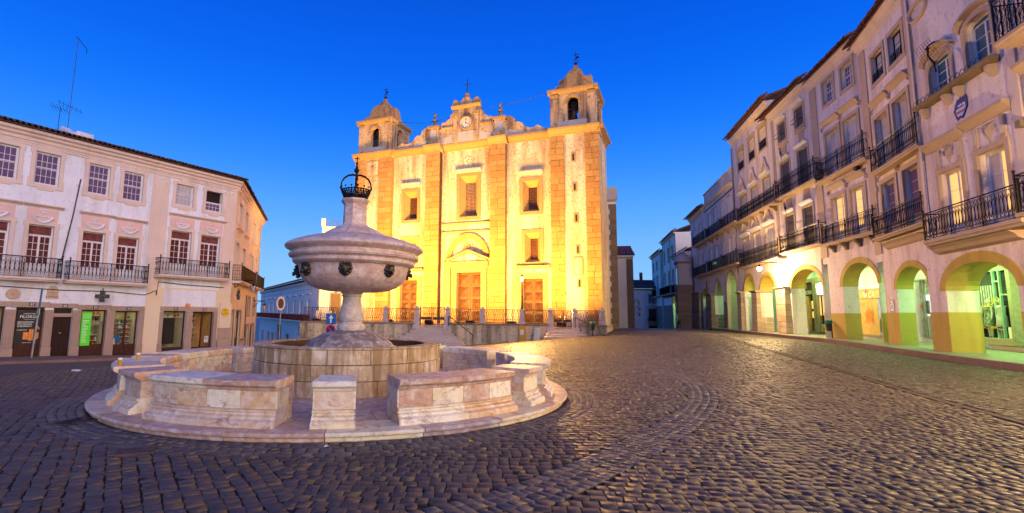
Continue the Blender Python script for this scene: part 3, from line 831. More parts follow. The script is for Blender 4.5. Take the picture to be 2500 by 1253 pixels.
# painted pink bays and lower cream field, each a hand's breadth of render proud of the white wall
L.boxes('pilaster', 'pink_trim', [(5.25, 6.22, -.018, .0, 3.0, 9.72)])
L.boxes('pilaster', 'pink_trim', [(9.93, 10.75, -.018, .0, 3.0, 9.72)])
L.boxes('painted_field', 'cream_wall', [(5.4, 6.27, -.022, 0, -1.2, 3.0), (6.27, 9.9, -.022, 0, 1.86, 2.98), (9.9, 10.75, -.022, 0, -.2, 3.0)])
L.boxes('fascia_panel', 'white_plaster', [(6.4, 9.7, -.03, -.023, 1.9, 2.88)])
# top cornice, string course and eave
L.mould('cornice', 'pink_trim', -6, 10.9, [(.03, 0), (.05, .1), (.09, .12), (.10, .26), (.2, .34), (.22, .44), (.33, .5), (.36, .62)], 9.75)
L.mould('string_course', 'pink_trim', -6, 10.76, [(.03, 0), (.05, .05), (.03, .1)], 9.62)
rf = L.eave(-6, 11.2, 10.46, .46, 'dark_tile', .235, 7.5, .23)
for u0, u1, z in ((-2.4, -.72, 6.62), (-.62, 1.0, 6.62), (1.71, 3.37, 6.6), (3.4, 5.1, 6.56), (6.31, 8.13, 7.32), (8.17, 10.04, 7.32), (-5.0, -3.3, 6.62)):
    L.mould('lintel_cornice', 'pink_trim', u0, u1, [(.03, 0), (.06, .05), (.12, .08), (.2, .13), (.2, .18)], z)
for i, (a, b_, c, d) in enumerate(ups):
    L.surround(a, b_, c, d, .17, 'pink_trim', ears=.06)
    if i < 5: L.window(a, b_, c, d, leaves=1, cols=4, rows=4, pm='pane_dusk', sash=True, recess=.09)
    elif i == 5: L.window(a, b_, c, d, leaves=1, cols=4, rows=3, pm='pane_curtain', sash=True, recess=.12)
    else:
        L.window(a, b_, c, c + .62, leaves=1, cols=4, rows=2, pm='pane_dusk', recess=.10)
        L.boxes('open_sash_gap', 'dark_wood', [(a, b_, .26, .3, c + .62, d)])
    m_ = MB(); relief(m_, ((a + b_) / 2, L.Z(d) + .29), .24, 9, -.05, i, .35); m_.box(a - .1, b_ + .1, -.02, 0, L.Z(d) + .17, L.Z(d) + .2)
    L.build(m_, 'carved_ornament', 'white_plaster')
for i, (a, b_, c, d) in enumerate(drs):
    L.surround(a, b_, c, d, .17, 'pink_trim', ears=.05)
    L.window(a, b_, c, d, leaves=2, cols=2, rows=4, transom=.42, panel=.62, pm='pane_red', tm='red_curtain', recess=.14, name='french_door')
    top = L.Z(6.6 if i < 5 else 7.3)
    L.boxes('lunette_panel', 'rose_panel', [(a - .12, b_ + .12, -.026, 0, d + .2, (6.6 if i < 5 else 7.3) - .03)])
    m_ = MB(); mid = (a + b_) / 2
    relief(m_, (mid, top - .22), .19, 7, -.09, i, 1.0)
    m_.tube([(mid + .42 * math.sin(t * .7), -.06, top - .55 + .14 * math.cos(t * 1.4) * -1) for t in [x / 4 - 2.2 for x in range(18)]], .07, 5)
    m_.box(mid - .4, mid + .4, -.07, 0, top - .42, top - .38)
    L.build(m_, 'carved_garland', 'white_plaster')
for u0, u1, zb, zr in ((-5.5, 1.05, 2.97, 4.12), (1.28, 5.18, 2.95, 4.08), (5.70, 10.2, 3.55, 4.68)):
    L.balcony(u0, u1, zb, zr, .62, .17, 'lens', 'pink_trim')
for uu in (5.78, 10.34):
    m_ = MB(); relief(m_, (uu, L.Z(9.45)), .2, 8, -.08, 3, .5); relief(m_, (uu - .22, L.Z(9.2)), .11, 6, -.06, 4, 1.5); relief(m_, (uu + .22, L.Z(9.2)), .11, 6, -.06, 5, 1.5)
    L.build(m_, 'carved_swag', 'white_plaster')
# granite shop fronts: lintels and posts cut from single stones
def shopstones(us, z0, zl, zt):
    for a, b_ in us: L.box('granite_post', 'granite', a, b_, -.05, .1, z0 + .5, zl, .06); L.box('granite_plinth', 'granite', a - .025, b_ + .025, -.075, .1, z0 - .6, z0 + .5, .06)
shopstones([(-3.2, -2.2), (-.84, -.44), (.70, 1.06), (1.89, 2.27), (3.47, 3.87), (5.10, 5.38)], -.75, 1.6, 0)
shopstones([(6.25, 6.47), (7.84, 8.25), (9.65, 9.9)], -.8, 1.57, 0)
for a, b_, z0, z1 in ((-3.2, -.64, 1.74, 1.99), (-.64, .88, 1.715, 1.98), (.88, 2.08, 1.70, 1.93), (2.08, 3.67, 1.625, 1.88), (3.67, 5.38, 1.585, 1.84), (6.25, 8.05, 1.605, 1.86), (8.05, 9.9, 1.575, 1.85)):
    L.box('granite_lintel', 'granite', a + .004, b_ - .004, -.06, .1, z0, z1, .05)
L.box('buttress_stone', 'granite', 9.95, 10.9, -.16, .2, -1.7, -.15, .05); L.box('buttress_stone', 'granite', 9.97, 10.86, -.13, .2, -.15, .55, .05)
L.boxes('corner_buttress', 'cream_wall', [(10.0, 10.82, -.10, 0, .55, 2.15)])
for u, z, s_ in ((.14, 1.87, '87'), (1.5, 1.81, '88'), (2.88, 1.75, '89'), (4.52, 1.71, '90'), (7.16, 1.73, '91'), (8.97, 1.71, '92')):
    pl = L.boxes('number_plate', 'navy_enamel', [(u - .12, u + .12, -.075, -.058, z - .085, z + .085)])
    text('digits', s_, .17, 'white_paint', pl, TR(u, -.077, L.Z(z) - .06))
# shop windows: dark brown joinery, lit rooms behind
def joinery(u0, u1, z0, z1, leaves, name='shop_window', lower=.62, glassmat='shop_glass'):
    x0, x1, a, b_ = L.X(u0), L.X(u1), L.Z(z0), L.Z(z1); w, h = x1 - x0, b_ - a; mb = MB(); f = .075
    mb.box(0, f, 0, .07, 0, h); mb.box(w - f, w, 0, .07, 0, h); mb.box(f, w - f, 0, .07, h - f, h); mb.box(f, w - f, .004, .066, 0, lower)
    lw = (w - 2 * f) / leaves
    for i in range(leaves):
        p = f + i * lw
        mb.box(p + .03, p + lw - .03, -.012, .02, .10, lower - .09)
        if i: mb.box(p - .04, p + .04, -.006, .07, lower, h - f)
        mb.box(p + .07, p + lw - .07, -.022, .02, .16, lower - .15)
    win = mb.build(name, 'brown_wood', lroot, L.M @ TR(x0, .12, a))
    for i in range(leaves): put('pane', unit(glassmat), win, TR(f + i * lw, .03, lower) @ SC(lw, .008, h - f - lower))
    return win
lit = {}
for i, (a, b_, c, d) in enumerate(shp):
    if i == 3: continue
    joinery(a, b_, c, d, 2 if i in (0, 1, 5, 7) else 1, lower=.70 if i < 6 else .45, glassmat='shop_glass')
def room(u0, u1, z0, z1, back=1.6, lum='shop_light', wall='shop_wall', frac=.5):
    mb = MB(); x0, x1, a, b_ = u0 - .1, u1 + .1, L.Z(z0), L.Z(z1)
    mb.quad((x0, .33, a), (x0, back, a), (x0, back, b_), (x0, .33, b_)); mb.quad((x1, .33, a), (x1, .33, b_), (x1, back, b_), (x1, back, a)); mb.quad((x0, back, a), (x1, back, a), (x1, back, b_), (x0, back, b_))
    mb.quad((x0, .33, a), (x1, .33, a), (x1, back, a), (x0, back, a)); mb.quad((x0, .33, b_), (x1, .33, b_), (x1, back, b_), (x0, back, b_))
    rm = L.build(mb, 'shop_interior', wall)
    k = (x1 - x0)
    MB().box(x0 + k * .15, x1 - k * .15, .6, .6 + (back - .7) * frac, b_ - .06, b_ - .02).build('ceiling_lamp', lum, rm)
    return rm, x0, x1, a, b_
rm, x0, x1, a, b_ = room(2.27, 3.47, -.9, 1.62)
def shelves(rm, x0, x1, a, b_, zs, y0=.9, y1=1.55, mt='white_paint', seed=1, hmax=.22, mats=('black', 'bottle_amber', 'white_paint', 'orange')):
    rd = random.Random(seed); groups = {m_: MB() for m_ in mats}
    for z in zs:
        block('shelf', mt, rm, I4, x0, x1, y0, y1, a + z, a + z + .03)
        x = x0 + .04
        while x < x1 - .08:
            w = rd.uniform(.05, .11); h = rd.uniform(.09, hmax)
            if rd.random() < .8: groups[rd.choice(mats)].box(x, x + w, y0 + .02, y0 + .02 + w, a + z + .03, a + z + .03 + h)
            x += w + rd.uniform(.01, .05)
    mb_all = []
    for m_, g_ in groups.items():
        if g_.v:
            o = g_.build('shelf_goods', m_); o.matrix_world = Matrix.Translation(LP) @ Matrix.Rotation(YL, 4, 'Z'); tag(o, 'small packets and bottles lined up on the lit shop shelves', 'goods', 'goods on the shop shelves', 'stuff')
shelves(rm, 2.75, 3.5, a, b_, (.55, .85, 1.15, 1.9, 2.2), seed=1)
rm, x0, x1, a, b_ = room(3.87, 5.10, -.95, 1.58)
shelves(rm, 4.5, 5.15, a, b_, (.55, .8, 1.05, 1.3, 1.55, 1.8, 2.05), seed=2, hmax=.16, mats=('white_paint', 'orange', 'bottle_amber', 'green_bin'))
L.boxes('cabinet', 'oak_panel', [(3.95, 4.3, 1.3, 1.55, .3, 1.1)], rm)
pst = L.boxes('poster', 'sign_blue', [(4.06, 4.30, .18, .19, -.1, .22)]); L.boxes('printed_panel', 'light_print', [(3.96, 4.1, .2, .21, -.3, .1)], None)
rm, x0, x1, a, b_ = room(6.47, 7.84, -1.0, 1.6, 1.4, 'shop_light', 'shop_wall', .25)
L.boxes('dark_screen', 'black', [(6.62, 7.35, .3, .34, -.35, 1.2)])
shelves(rm, 6.5, 7.9, a, b_, (2.2,), seed=4, y0=.6, y1=.9)
rm, x0, x1, a, b_ = room(8.25, 9.65, -1.05, 1.57, 1.6, 'shop_light', 'oak_panel', .15)
shelves(rm, 8.25, 9.0, a, b_, (.7, 1.0, 1.3, 1.6, 1.9, 2.2), seed=5, mats=('steel', 'white_paint', 'black'))
nt_ = L.boxes('notice', 'light_print', [(9.22, 9.5, .17, .18, -.35, .05)]); text('print', 'MENU', .09, 'dark_print', nt_, TR(9.36, .165, L.Z(-.12)))
rm, x0, x1, a, b_ = room(-2.2, -.84, -.9, 1.75, 1.5, 'shop_light', 'shop_wall', .12)
# posters
pb = L.boxes('poster', 'black', [(-.36, .60, .095, .118, -.06, 1.60)])
pm_ = L.M
text('lettering', 'LABORATOIRES', .07, 'light_print', pb, TR(.13, .092, L.Z(1.38)))
text('lettering', 'FILORGA', .185, 'light_print', pb, TR(.13, .092, L.Z(1.20)))
block('rule', 'light_print', pb, I4, -.08, .36, .0905, .0945, L.Z(1.13), L.Z(1.14))
for i, s_ in enumerate(('BRONZEADA', 'PROTEGIDA', 'SUBLIMADA')): text('lettering', s_, .105, 'light_print', pb, TR(-.30, .092, L.Z(.97 - i * .1)), align='LEFT')
text('lettering', 'UV-BRONZE', .07, 'light_print', pb, TR(-.30, .092, L.Z(.6)), align='LEFT')
for x0, w, z0, z1 in ((-.04, .2, .17, .52), (.18, .1, .12, .66), (.29, .07, .12, .66), (.40, .09, .12, .52), (.5, .07, .2, .5)):
    block('printed_tube', 'orange', pb, I4, x0, x0 + w, .089, .0945, L.Z(z0), L.Z(z1))
MB().add([(.40, .091, L.Z(1.0)), (.48, .091, L.Z(.72)), (.56, .091, L.Z(.62)), (.60, .091, L.Z(.70)), (.52, .091, L.Z(.80)), (.44, .091, L.Z(1.05))], [(0, 1, 2, 3, 4, 5)]).build('printed_hand', 'skin_tone', pb)
text('lettering', 'CAPITAL SOLAR', .05, 'light_print', pb, TR(.12, .092, L.Z(.0)))
pg = L.boxes('green_poster', 'poster_green_glow', [(2.36, 2.81, .10, .118, -.24, 1.50)])
for i, s_ in enumerate(('Um universo', 'de soluções a', 'pensar em si.')): text('lettering', s_, .075, 'light_print', pg, TR(2.40, .097, L.Z(1.36 - i * .085)), align='LEFT')
rd = random.Random(2)
for i in range(15): block('printed_line', 'light_print', pg, I4, 2.42, 2.42 + rd.uniform(.14, .3), .0955, .0995, L.Z(1.05 - i * .08), L.Z(1.05 - i * .08) + .022)
sg = L.boxes('shelf_sign', 'steel', [(2.85, 3.36, .16, .18, .82, 1.03)]); text('lettering', 'PIZ BUIN', .12, 'orange', sg, TR(3.06, .155, L.Z(.87)))
# door 88
dl = L.boxes('wooden_door', 'dark_wood', [(1.06, 1.89, .12, .18, -.84, 1.25)]); L.box('door_lintel', 'granite', 1.05, 1.9, -.03, .2, 1.25, 1.43, .05)
L.boxes('transom_grille', 'black', [(1.06, 1.89, .2, .24, 1.43, 1.7)])
L.boxes('transom_bar', 'brown_wood', [(1.06, 1.89, .1, .14, 1.52, 1.54), (1.06, 1.89, .1, .14, 1.62, 1.64)])
for x0, x1 in ((1.14, 1.46), (1.5, 1.82)):
    for z0, z1 in ((-.6, -.05), (.05, 1.05)): block('door_panel', 'dark_wood', dl, I4, x0, x1, .10, .13, L.Z(z0), L.Z(z1), .08)
block('letter_slot', 'steel', dl, I4, 1.4, 1.5, .09, .1, L.Z(.42), L.Z(.46))
# wall ornaments above the shops
mb = MB(); n_ = 20
pts = [(-.64 + (.30 if i % 2 else .24) * math.cos(2 * math.pi * i / (2 * n_)), L.Z(2.34) + (.27 if i % 2 else .22) * math.sin(2 * math.pi * i / (2 * n_))) for i in range(2 * n_)]
mb.extrude(pts, 'y', -.05, .0)
relief(mb, (-.64, L.Z(2.34)), .15, 8, -.09, 8, .7)
L.build(mb, 'carved_medallion', 'buff_trim')
mb = MB(); P_ = [(.65, L.Z(2.15)), (1.2, L.Z(2.15)), (1.16, L.Z(2.2)), (1.16, L.Z(2.55)), (1.2, L.Z(2.6))] + [(.925 + .2 * math.cos(t), L.Z(2.6) + .2 * math.sin(t)) for t in [math.pi * k / 8 for k in range(9)]] + [(.65, L.Z(2.6)), (.69, L.Z(2.55)), (.69, L.Z(2.2))]
mb.extrude(P_, 'y', -.04, 0)
pq = L.build(mb, 'wall_plaque', 'buff_trim')
text('lettering', 'A MUNDIAL', .105, 'dark_print', pq, TR(.925, -.042, L.Z(2.22))); text('lettering', 'DE', .06, 'dark_print', pq, TR(.925, -.042, L.Z(2.35)))
text('lettering', 'COMPANHIA', .06, 'dark_print', pq, TR(.925, -.042, L.Z(2.43))); MB().tube([(.925 + .05 * math.cos(t), -.042, L.Z(2.6) + .05 * math.sin(t)) for t in [k * .63 for k in range(10)]], .008, 4, True).build('emblem', 'dark_print', pq)
L.boxes('alarm_box', 'orange', [(7.74, 7.98, -.12, -.03, 1.86, 2.06)])
# side street front
CW = Matrix.Translation(LP) @ Matrix.Rotation(YL, 4, 'Z')
SW = Matrix.Translation((-15.11, 34.12, LP.z)) @ Matrix.Rotation(R(105.3), 4, 'Z')
Sd = Fac(lroot, CW.inverted() @ SW, zr=LP.z)
su = [(a, a + 1.35, 7.75, 9.2) for a in (1.3, 4.45, 9.6, 12.7)]; sdz = [(a, a + 1.45, 3.7, 6.33) for a in (.85, 4.2, 9.3, 12.7)]
ss = [(.5, 1.9, -2.3, 1.62), (2.9, 5.3, -2.3, 1.62), (8.6, 10.4, -2.5, .44), (11.6, 14.0, -2.6, .4), (8.8, 10.5, 1.3, 2.78), (12.5, 13.9, 1.3, 2.75)]
Sd.wall('wall', 'cream_wall', 0, 16, -3.6, 10.5, su + sdz + ss, thick=.3)
for a, b_, c, d in su: Sd.surround(a, b_, c, d, .16, 'pink_trim', ears=.05); Sd.window(a, b_, c, d, leaves=1, cols=3, rows=4, sash=True, pm='pane_curtain')
for a, b_, c, d in sdz: Sd.surround(a, b_, c, d, .16, 'pink_trim'); Sd.window(a, b_, c, d, leaves=2, cols=2, rows=4, transom=.4, panel=.6, pm='pane_curtain', name='french_door')
for a, b_, c, d in ss: Sd.surround(a, b_, c, d, .14, 'granite', .03); Sd.boxes('door_leaf' if c < 0 else 'shutter', 'dark_wood' if c < 0 else 'shutter', [(a, b_, .14, .2, c, d)])
Sd.boxes('shop_poster', 'light_print', [(3.2, 4.1, .1, .135, -.3, 1.1)])
for a, b_ in ((.5, 2.9), (4.0, 6.2), (9.1, 11.0), (12.4, 14.4)): Sd.mould('lintel_cornice', 'pink_trim', a, b_, [(.03, 0), (.06, .05), (.12, .08), (.2, .13), (.2, .18)], 7.22)
Sd.mould('cornice', 'pink_trim', -.1, 16.1, [(.03, 0), (.05, .1), (.09, .12), (.10, .26), (.2, .34), (.22, .44), (.33, .5), (.36, .62)], 9.75)
Sd.eave(-.3, 16.4, 10.46, .46, 'dark_tile', .25, 5, .2)
Sd.balcony(.2, 8.6, 3.5, 4.72, .62, .17, 'grid', 'pink_trim'); Sd.balcony(9.2, 15.4, 3.5, 4.72, .62, .17, 'grid', 'pink_trim')
Sd.boxes('granite_corner', 'granite', [(-.02, .45, -.12, .1, -3, -.1)])
MB().tube([(7.6, -.05, Sd.Z(2.9)), (7.6, -.08, Sd.Z(-.4)), (7.0, -.08, Sd.Z(-.6)), (5.6, -.08, Sd.Z(-.5))], .04, 5).build('cable', 'black', lroot, Sd.M)
MB().tube([(5.95, -.06, L.Z(2.5)), (5.9, -.07, L.Z(2.8)), (5.6, -.06, L.Z(2.62)), (5.3, -.06, L.Z(2.5)), (3.5, -.06, L.Z(2.62)), (1.3, -.06, L.Z(2.6)), (-3, -.06, L.Z(2.75))], .022, 5).build('cable', 'black', lroot, L.M)
MB().tube([(5.95, -.06, L.Z(2.5)), (6.0, -.07, L.Z(3.3)), (7.5, -.06, L.Z(3.2)), (10.2, -.06, L.Z(3.15))], .022, 5).build('cable', 'black', lroot, L.M)
# chimney and antenna on the roof
def on_L(u, y, z): return CW @ Vector((u, y, L.Z(z)))
tg = MB().box(-.2, .2, -.6, .6, 0, .6).extrude([(-.6, .6), (.6, .6), (.45, 1.1), (-.2, .75)], 'x', -.2, .2)
ch = tg.build('chimney', 'white_plaster', rf, TR(1.25, 1.2, L.Z(10.4) - 0)); MB().box(1.55, 2.35, .9, 1.4, L.Z(10.5), L.Z(11.25)).build('chimney', 'white_plaster', rf)
an = thing('rooftop_antenna', 'tall thin rusty antenna mast with a bent top above the left roof', 'antenna', on_L(1.35, 1.6, 10.9), YL)
MB().tube([(0, 0, 0), (.02, 0, 3), (.04, 0, 5.8)], .016, 5).build('mast', 'rust_iron', an)
MB().tube([(-.08, 0, 5.82), (.04, 0, 5.8), (.5, 0, 5.35), (.5, 0, 5.1)], .018, 4).build('arm', 'iron', an)
mb = MB().tube([(-.55, 0, 1.9), (.6, 0, 1.65)], .010, 4)
for k in range(6): x = -.5 + k * .2; mb.tube([(x, 0, 2.05 - k * .05), (x, 0, 1.72 - k * .05)], .008, 4)
mb.build('aerial', 'iron', an)
an2 = thing('rooftop_antenna', 'short aerial with splayed rods beside the tall mast on the left roof', 'antenna', on_L(.9, 1.6, 10.9), YL)
MB().tube([(0, 0, 0), (.04, 0, 1.65)], .014, 5).build('mast', 'iron', an2)
mb = MB().tube([(-.4, 0, 1.55), (.35, 0, 1.5)], .010, 4)
for k in range(6): x = -.36 + k * .14; mb.tube([(x - .1, 0, 1.72), (x + .1, .0, 1.34)], .008, 4)
mb.build('aerial', 'iron', an2)
fp = tag(MB().tube([(0, -.05, 0), (.14, -.45, 2.3), (.22, -.7, 4.2)], .035, 6).build('flagpole', 'rust_iron'), 'bare flagpole leaning out between the two left balconies', 'flagpole'); fp.matrix_world = Matrix.Translation(on_L(1.14, 0, 4.1)) @ Matrix.Rotation(YL, 4, 'Z')
# pharmacy crosses
def cross(name, label, M):
    o = MB(); a, b_ = .1, .31
    o.extrude([(-a, -b_), (a, -b_), (a, -a), (b_, -a), (b_, a), (a, a), (a, b_), (-a, b_), (-a, a), (-b_, a), (-b_, -a), (-a, -a)], 'y', -.09, .09)
    t = thing(name, label, 'sign'); t.matrix_world = M
    o.build('cross_body', 'black', t); o2 = MB()
    for s_ in (-1, 1): o2.tube([(-.14, s_ * .095, -.05), (0, s_ * .095, .04), (.15, s_ * .095, .06), (.1, s_ * .095, -.02)], .018, 4)
    o2.build('emblem', 'steel', t); MB().box(-.02, .02, -.02, .02, .3, .45).build('bracket', 'iron', t)
cross('pharmacy_cross', 'dark unlit pharmacy cross above shop door 89', CW @ TR(2.98, -.45, L.Z(2.34)) @ Matrix.Rotation(R(-38), 4, 'Z'))
cross('pharmacy_cross', 'dark unlit pharmacy cross on the corner below the lantern', SW @ TR(.3, -.45, Sd.Z(2.7)))
ys = thing('street_sign', 'round yellow street name sign on the corner pilaster beside the shop', 'sign'); ys.matrix_world = CW @ TR(10.37, -.14, L.Z(1.56))
MB().extrude([(.27 * math.cos(t), .27 * math.sin(t)) for t in [k * math.pi / 12 for k in range(24)]], 'y', -.015, .02).build('disc', 'sign_yellow', ys)
for i, s_ in enumerate(('PRAÇA', 'DE', 'GIRALDO')): text('lettering', s_, .11, 'dark_print', ys, TR(0, -.02, .09 - i * .12))

# ---------------------------------------------------------------- the arcaded row on the right
RZ = .45                                                # level of the arcade floor
RF = {}
def rbuilding(key, name, label, p, yaw, k, ground=.2):
    a = R(yaw); pos = Vector((p[0] * k, p[1] * k, ground))
    t = thing(name, label, 'building', pos, a)
    f = Fac(t, sc=k, zr=ground)
    e = (math.cos(a), math.sin(a)); f.uc = -(p[0] * e[0] + p[1] * e[1]); f.dist = p[0] * -e[1] + p[1] * e[0]
    f.W = Matrix.Translation(pos) @ Matrix.Rotation(a, 4, 'Z')
    RF[key] = f; return f
def fr(f, u, z, d):
    """a point seen against the wall plane that really stands d metres out from it"""
    q = d / f.k / f.dist
    return u + (f.uc - u) * q, H + (z - H) * (1 - q)
def balc(f, ul, ur, zb, zt, d=.45, brackets=0, style='lens', thick=.17, **kw):
    u0, b0 = fr(f, ul, zb, d); u1, _ = fr(f, ur, zb, d); _, r0 = fr(f, ul, zt, d)
    return f.balcony(u0, u1, b0, r0, d, thick, style, 'buff_trim', brackets=brackets, **kw)
def arch_band(f, u0, u1, zs, rise, w, depth, mt, ptd=0, to=None):
    x0, x1, zz, rr = f.X(u0), f.X(u1), f.Z(zs), rise * f.k
    A = arc_pts(x0, x1, zz, rr, 16, ptd); B = arc_pts(x0 - w, x1 + w, zz, rr + w, 16, ptd); mb = MB()
    if to is not None: A = [(x0, f.Z(to))] + A + [(x1, f.Z(to))]; B = [(x0 - w, f.Z(to))] + B + [(x1 + w, f.Z(to))]
    c = ((x0 + x1) / 2, zz)
    for i in range(len(A) - 1):
        a, b_, c_, d = A[i], A[i + 1], B[i + 1], B[i]; e = .012
        a2 = (a[0] + (e if a[0] < c[0] else -e), a[1] - e * (a[1] > zz + .05)); b2 = (b_[0] + (e if b_[0] < c[0] else -e), b_[1] - e * (b_[1] > zz + .05))
        mb.add([(a2[0], -.03, a2[1]), (b2[0], -.03, b2[1]), (c_[0], -.03, c_[1]), (d[0], -.03, d[1]), (d[0], .01, d[1]), (c_[0], .01, c_[1]), (a2[0], depth + .01, a2[1]), (b2[0], depth + .01, b2[1])],
               [(0, 1, 2, 3), (3, 2, 5, 4), (0, 6, 7, 1)])
    return f.build(mb, 'arch_band', mt)
def pier(f, u0, u1, y0, y1, z0, z1, mt='pier_stone', batter=.10, seed=0, cap=True, ch=.40, name='stone_block'):
    rd = random.Random(seed); x0, x1 = f.X(u0), f.X(u1); za, zb = f.Z(z0), f.Z(z1); z = za
    while z < zb - .05:
        h = min(ch * rd.uniform(.85, 1.15), zb - z)
        if zb - z - h < .15: h = zb - z
        t = 1 - (z - za) / (zb - za); g = batter * t; a, b_, c, d = x0 - g * .3, x1 + g, y0 - g, y1
        cut = rd.uniform(.35, .65); e = .010
        for p, q in ((a, a + (b_ - a) * cut), (a + (b_ - a) * cut, b_)):
            cy = rd.uniform(.4, .6)
            for r_, s_ in ((c, c + (d - c) * cy), (c + (d - c) * cy, d)):
                block(name, mt, f.root, f.M, p + e, q - e, r_ + e, s_ - e, z + e, z + h - e, .03)
        z += h
    mb = MB().box(x0 + .02, x1 - .02, y0 + .02, y1 - .02, za, zb)
    f.build(mb, 'pier_core', 'joint_stone')
    if cap: f.build(MB().extrude([(y0 - .02, zb), (y0 - .14, zb + .10), (y0 - .14, zb + .17), (y1, zb + .17), (y1, zb)], 'x', x0 - .12, x1 + .12), 'pier_cap', mt)
def rear(f, u0, u1, y=2.75, zt=5.3, mt='white_plaster', base='ochre_paint'):
    """arcade ceiling, rear wall"""
    x0, x1 = f.X(u0), f.X(u1)
    f.build(MB().box(x0, x1, y, y + .2, f.Z(RZ) - .3, f.Z(zt)), 'arcade_rear_wall', mt)
def ceiling(f, u0, u1, zt, y0, y1=2.95): f.build(MB().box(f.X(u0), f.X(u1), y0, y1, f.Z(zt), f.Z(zt) + .1), 'arcade_ceiling', 'white_plaster')
lampn = [0]
def tube_lamp(f, u, z, y=1.7, energy=60, color=(.46, 1.0, .26), label=None):
    x, zz = f.X(u), f.Z(z)
    t = thing('arcade_lamp', label or 'fluorescent ceiling lamp inside the arcade', 'lamp', f.W @ Vector((x, y, zz)), f.root.rotation_euler.z, 'ceiling lamps inside the arcade')
    MB().box(-.6, .6, -.09, .09, -.06, 0).build('housing', 'white_paint', t); MB().box(-.56, .56, -.07, .07, -.09, -.06).build('tube', 'tube_light', t)
    area_light('lamp_light', (0, 0, -.11), (0, 0, -1), 1.1, .14, energy, color, t)
def top_cornice(f, u0, u1, z, s_=1.0, mt='pink_trim'):
    f.mould('cornice', mt, u0, u1, [(.02, 0), (.04, .10), (.07, .12), (.08, .26), (.16, .30), (.2, .42), (.30, .48), (.34, .62)], z, scale=s_)
def scroll_lintel(f, u0, u1, z, mt='buff_trim', drop=.0):
    f.mould('door_cornice', mt, u0, u1, [(.02, 0), (.05, .06), (.07, .09), (.16, .2), (.22, .24), (.22, .32)], z)
    m_ = MB()
    for sg, uu in ((-1, u0 - .12), (1, u1 + .12)):
        m_.tube([(f.X(uu) + sg * .0 + .11 * math.cos(t), -.05, f.Z(z) - .10 + .11 * math.sin(t)) for t in [math.pi * k / 5 for k in range(10)]], .035, 4)
    f.build(m_, 'scroll', mt)

# ---- nearest building: blue tile plaque, two arched windows, dress shop
R1 = rbuilding('R1', 'arcade_house', 'white arcade house with the blue tile plaque and the dress shop arch', (21.17, 22.7), 252.5, .898)
w1 = [(1.2, 2.71, 11.35, 13.02), (3.76, 5.23, 11.45, 13.28)]; d1 = [(1.18, 2.66, 5.0, 7.9), (3.67, 5.19, 5.0, 7.98)]
R1.wall('wall', 'right_plaster', -.2, 5.75, 4.7, 18.5, [(*w, .22) for w in w1] + d1, thick=.35)
R1.wall('wall', 'right_plaster', -.55, 16, 1.98, 4.7, [(11.4, 15, 1.9, 3.95, 1.05), (.72, 4.95, 1.9, 3.95, 1.05), (6.2, 10.2, 1.9, 3.95, 1.05)], thick=1.0)
for a_, b_ in ((-0.62, 0.735), (4.935, 6.215), (10.185, 11.415), (14.985, 16)): R1.boxes('painted_base', 'ochre_paint', [(a_, b_, -.012, 1.01, -.3, 1.98)])
R1.shell('rear_walls', 'right_plaster', -.1, 5.75, 5.4, 18.5, 9)
arch_band(R1, .72, 4.95, 2.9, 1.05, .36, 1.0, 'ochre_paint'); arch_band(R1, 6.2, 10.2, 2.9, 1.05, .36, 1.0, 'ochre_paint')
for w in w1:
    R1.surround(*w, .17, 'buff_trim', .07, .22); R1.window(*w, leaves=2, cols=1, rows=3, pm='pane_sky', rise=.2, recess=.2, frame=.06)
    A = arc_pts(R1.X(w[0]) - .3, R1.X(w[1]) + .3, R1.Z(w[3]) - .10, .42, 12); m_ = MB()
    for (xa, za), (xb, zb) in zip(A, A[1:]):
        m_.add([(xa, -.2, za), (xb, -.2, zb), (xb, -.2, zb + .1), (xa, -.2, za + .1), (xa, .02, za - .08), (xb, .02, zb - .08), (xb, .02, zb + .12), (xa, .02, za + .12)], [(0, 1, 2, 3), (3, 2, 6, 7), (0, 4, 5, 1)])
    R1.build(m_, 'arched_hood', 'buff_trim')
R1.mould('window_ledge', 'dark_stone', .35, 5.45, [(.05, 0), (.3, .08), (.34, .14), (.34, .2)], 11.02)
for u in (.75, 2.4, 3.2, 5.1): R1.build(MB().extrude([(0, -.4), (-.1, -.36), (-.24, -.12), (-.24, -.002), (0, -.002)], 'x', -.1, .1), 'bracket', 'buff_trim', None).matrix_local = TR(R1.X(u), 0, R1.Z(11.02))
m_ = MB()
for i in range(16):
    x = R1.X(.5) + i * .275; m_.tube([(x + .13 * math.cos(t), -.28, R1.Z(11.25) + .2 * math.sin(t)) for t in [math.pi * k / 6 for k in range(7)]], .011, 3)
R1.build(m_, 'hoop_railing', 'iron', kind='stuff')
for u0, u1, zc in ((.35, 3.0, 9.0), (3.12, 5.7, 9.1)): R1.mould('entablature', 'buff_trim', u0, u1, [(.05, 0), (.07, .08), (.18, .18), (.26, .24), (.26, .36)], zc)
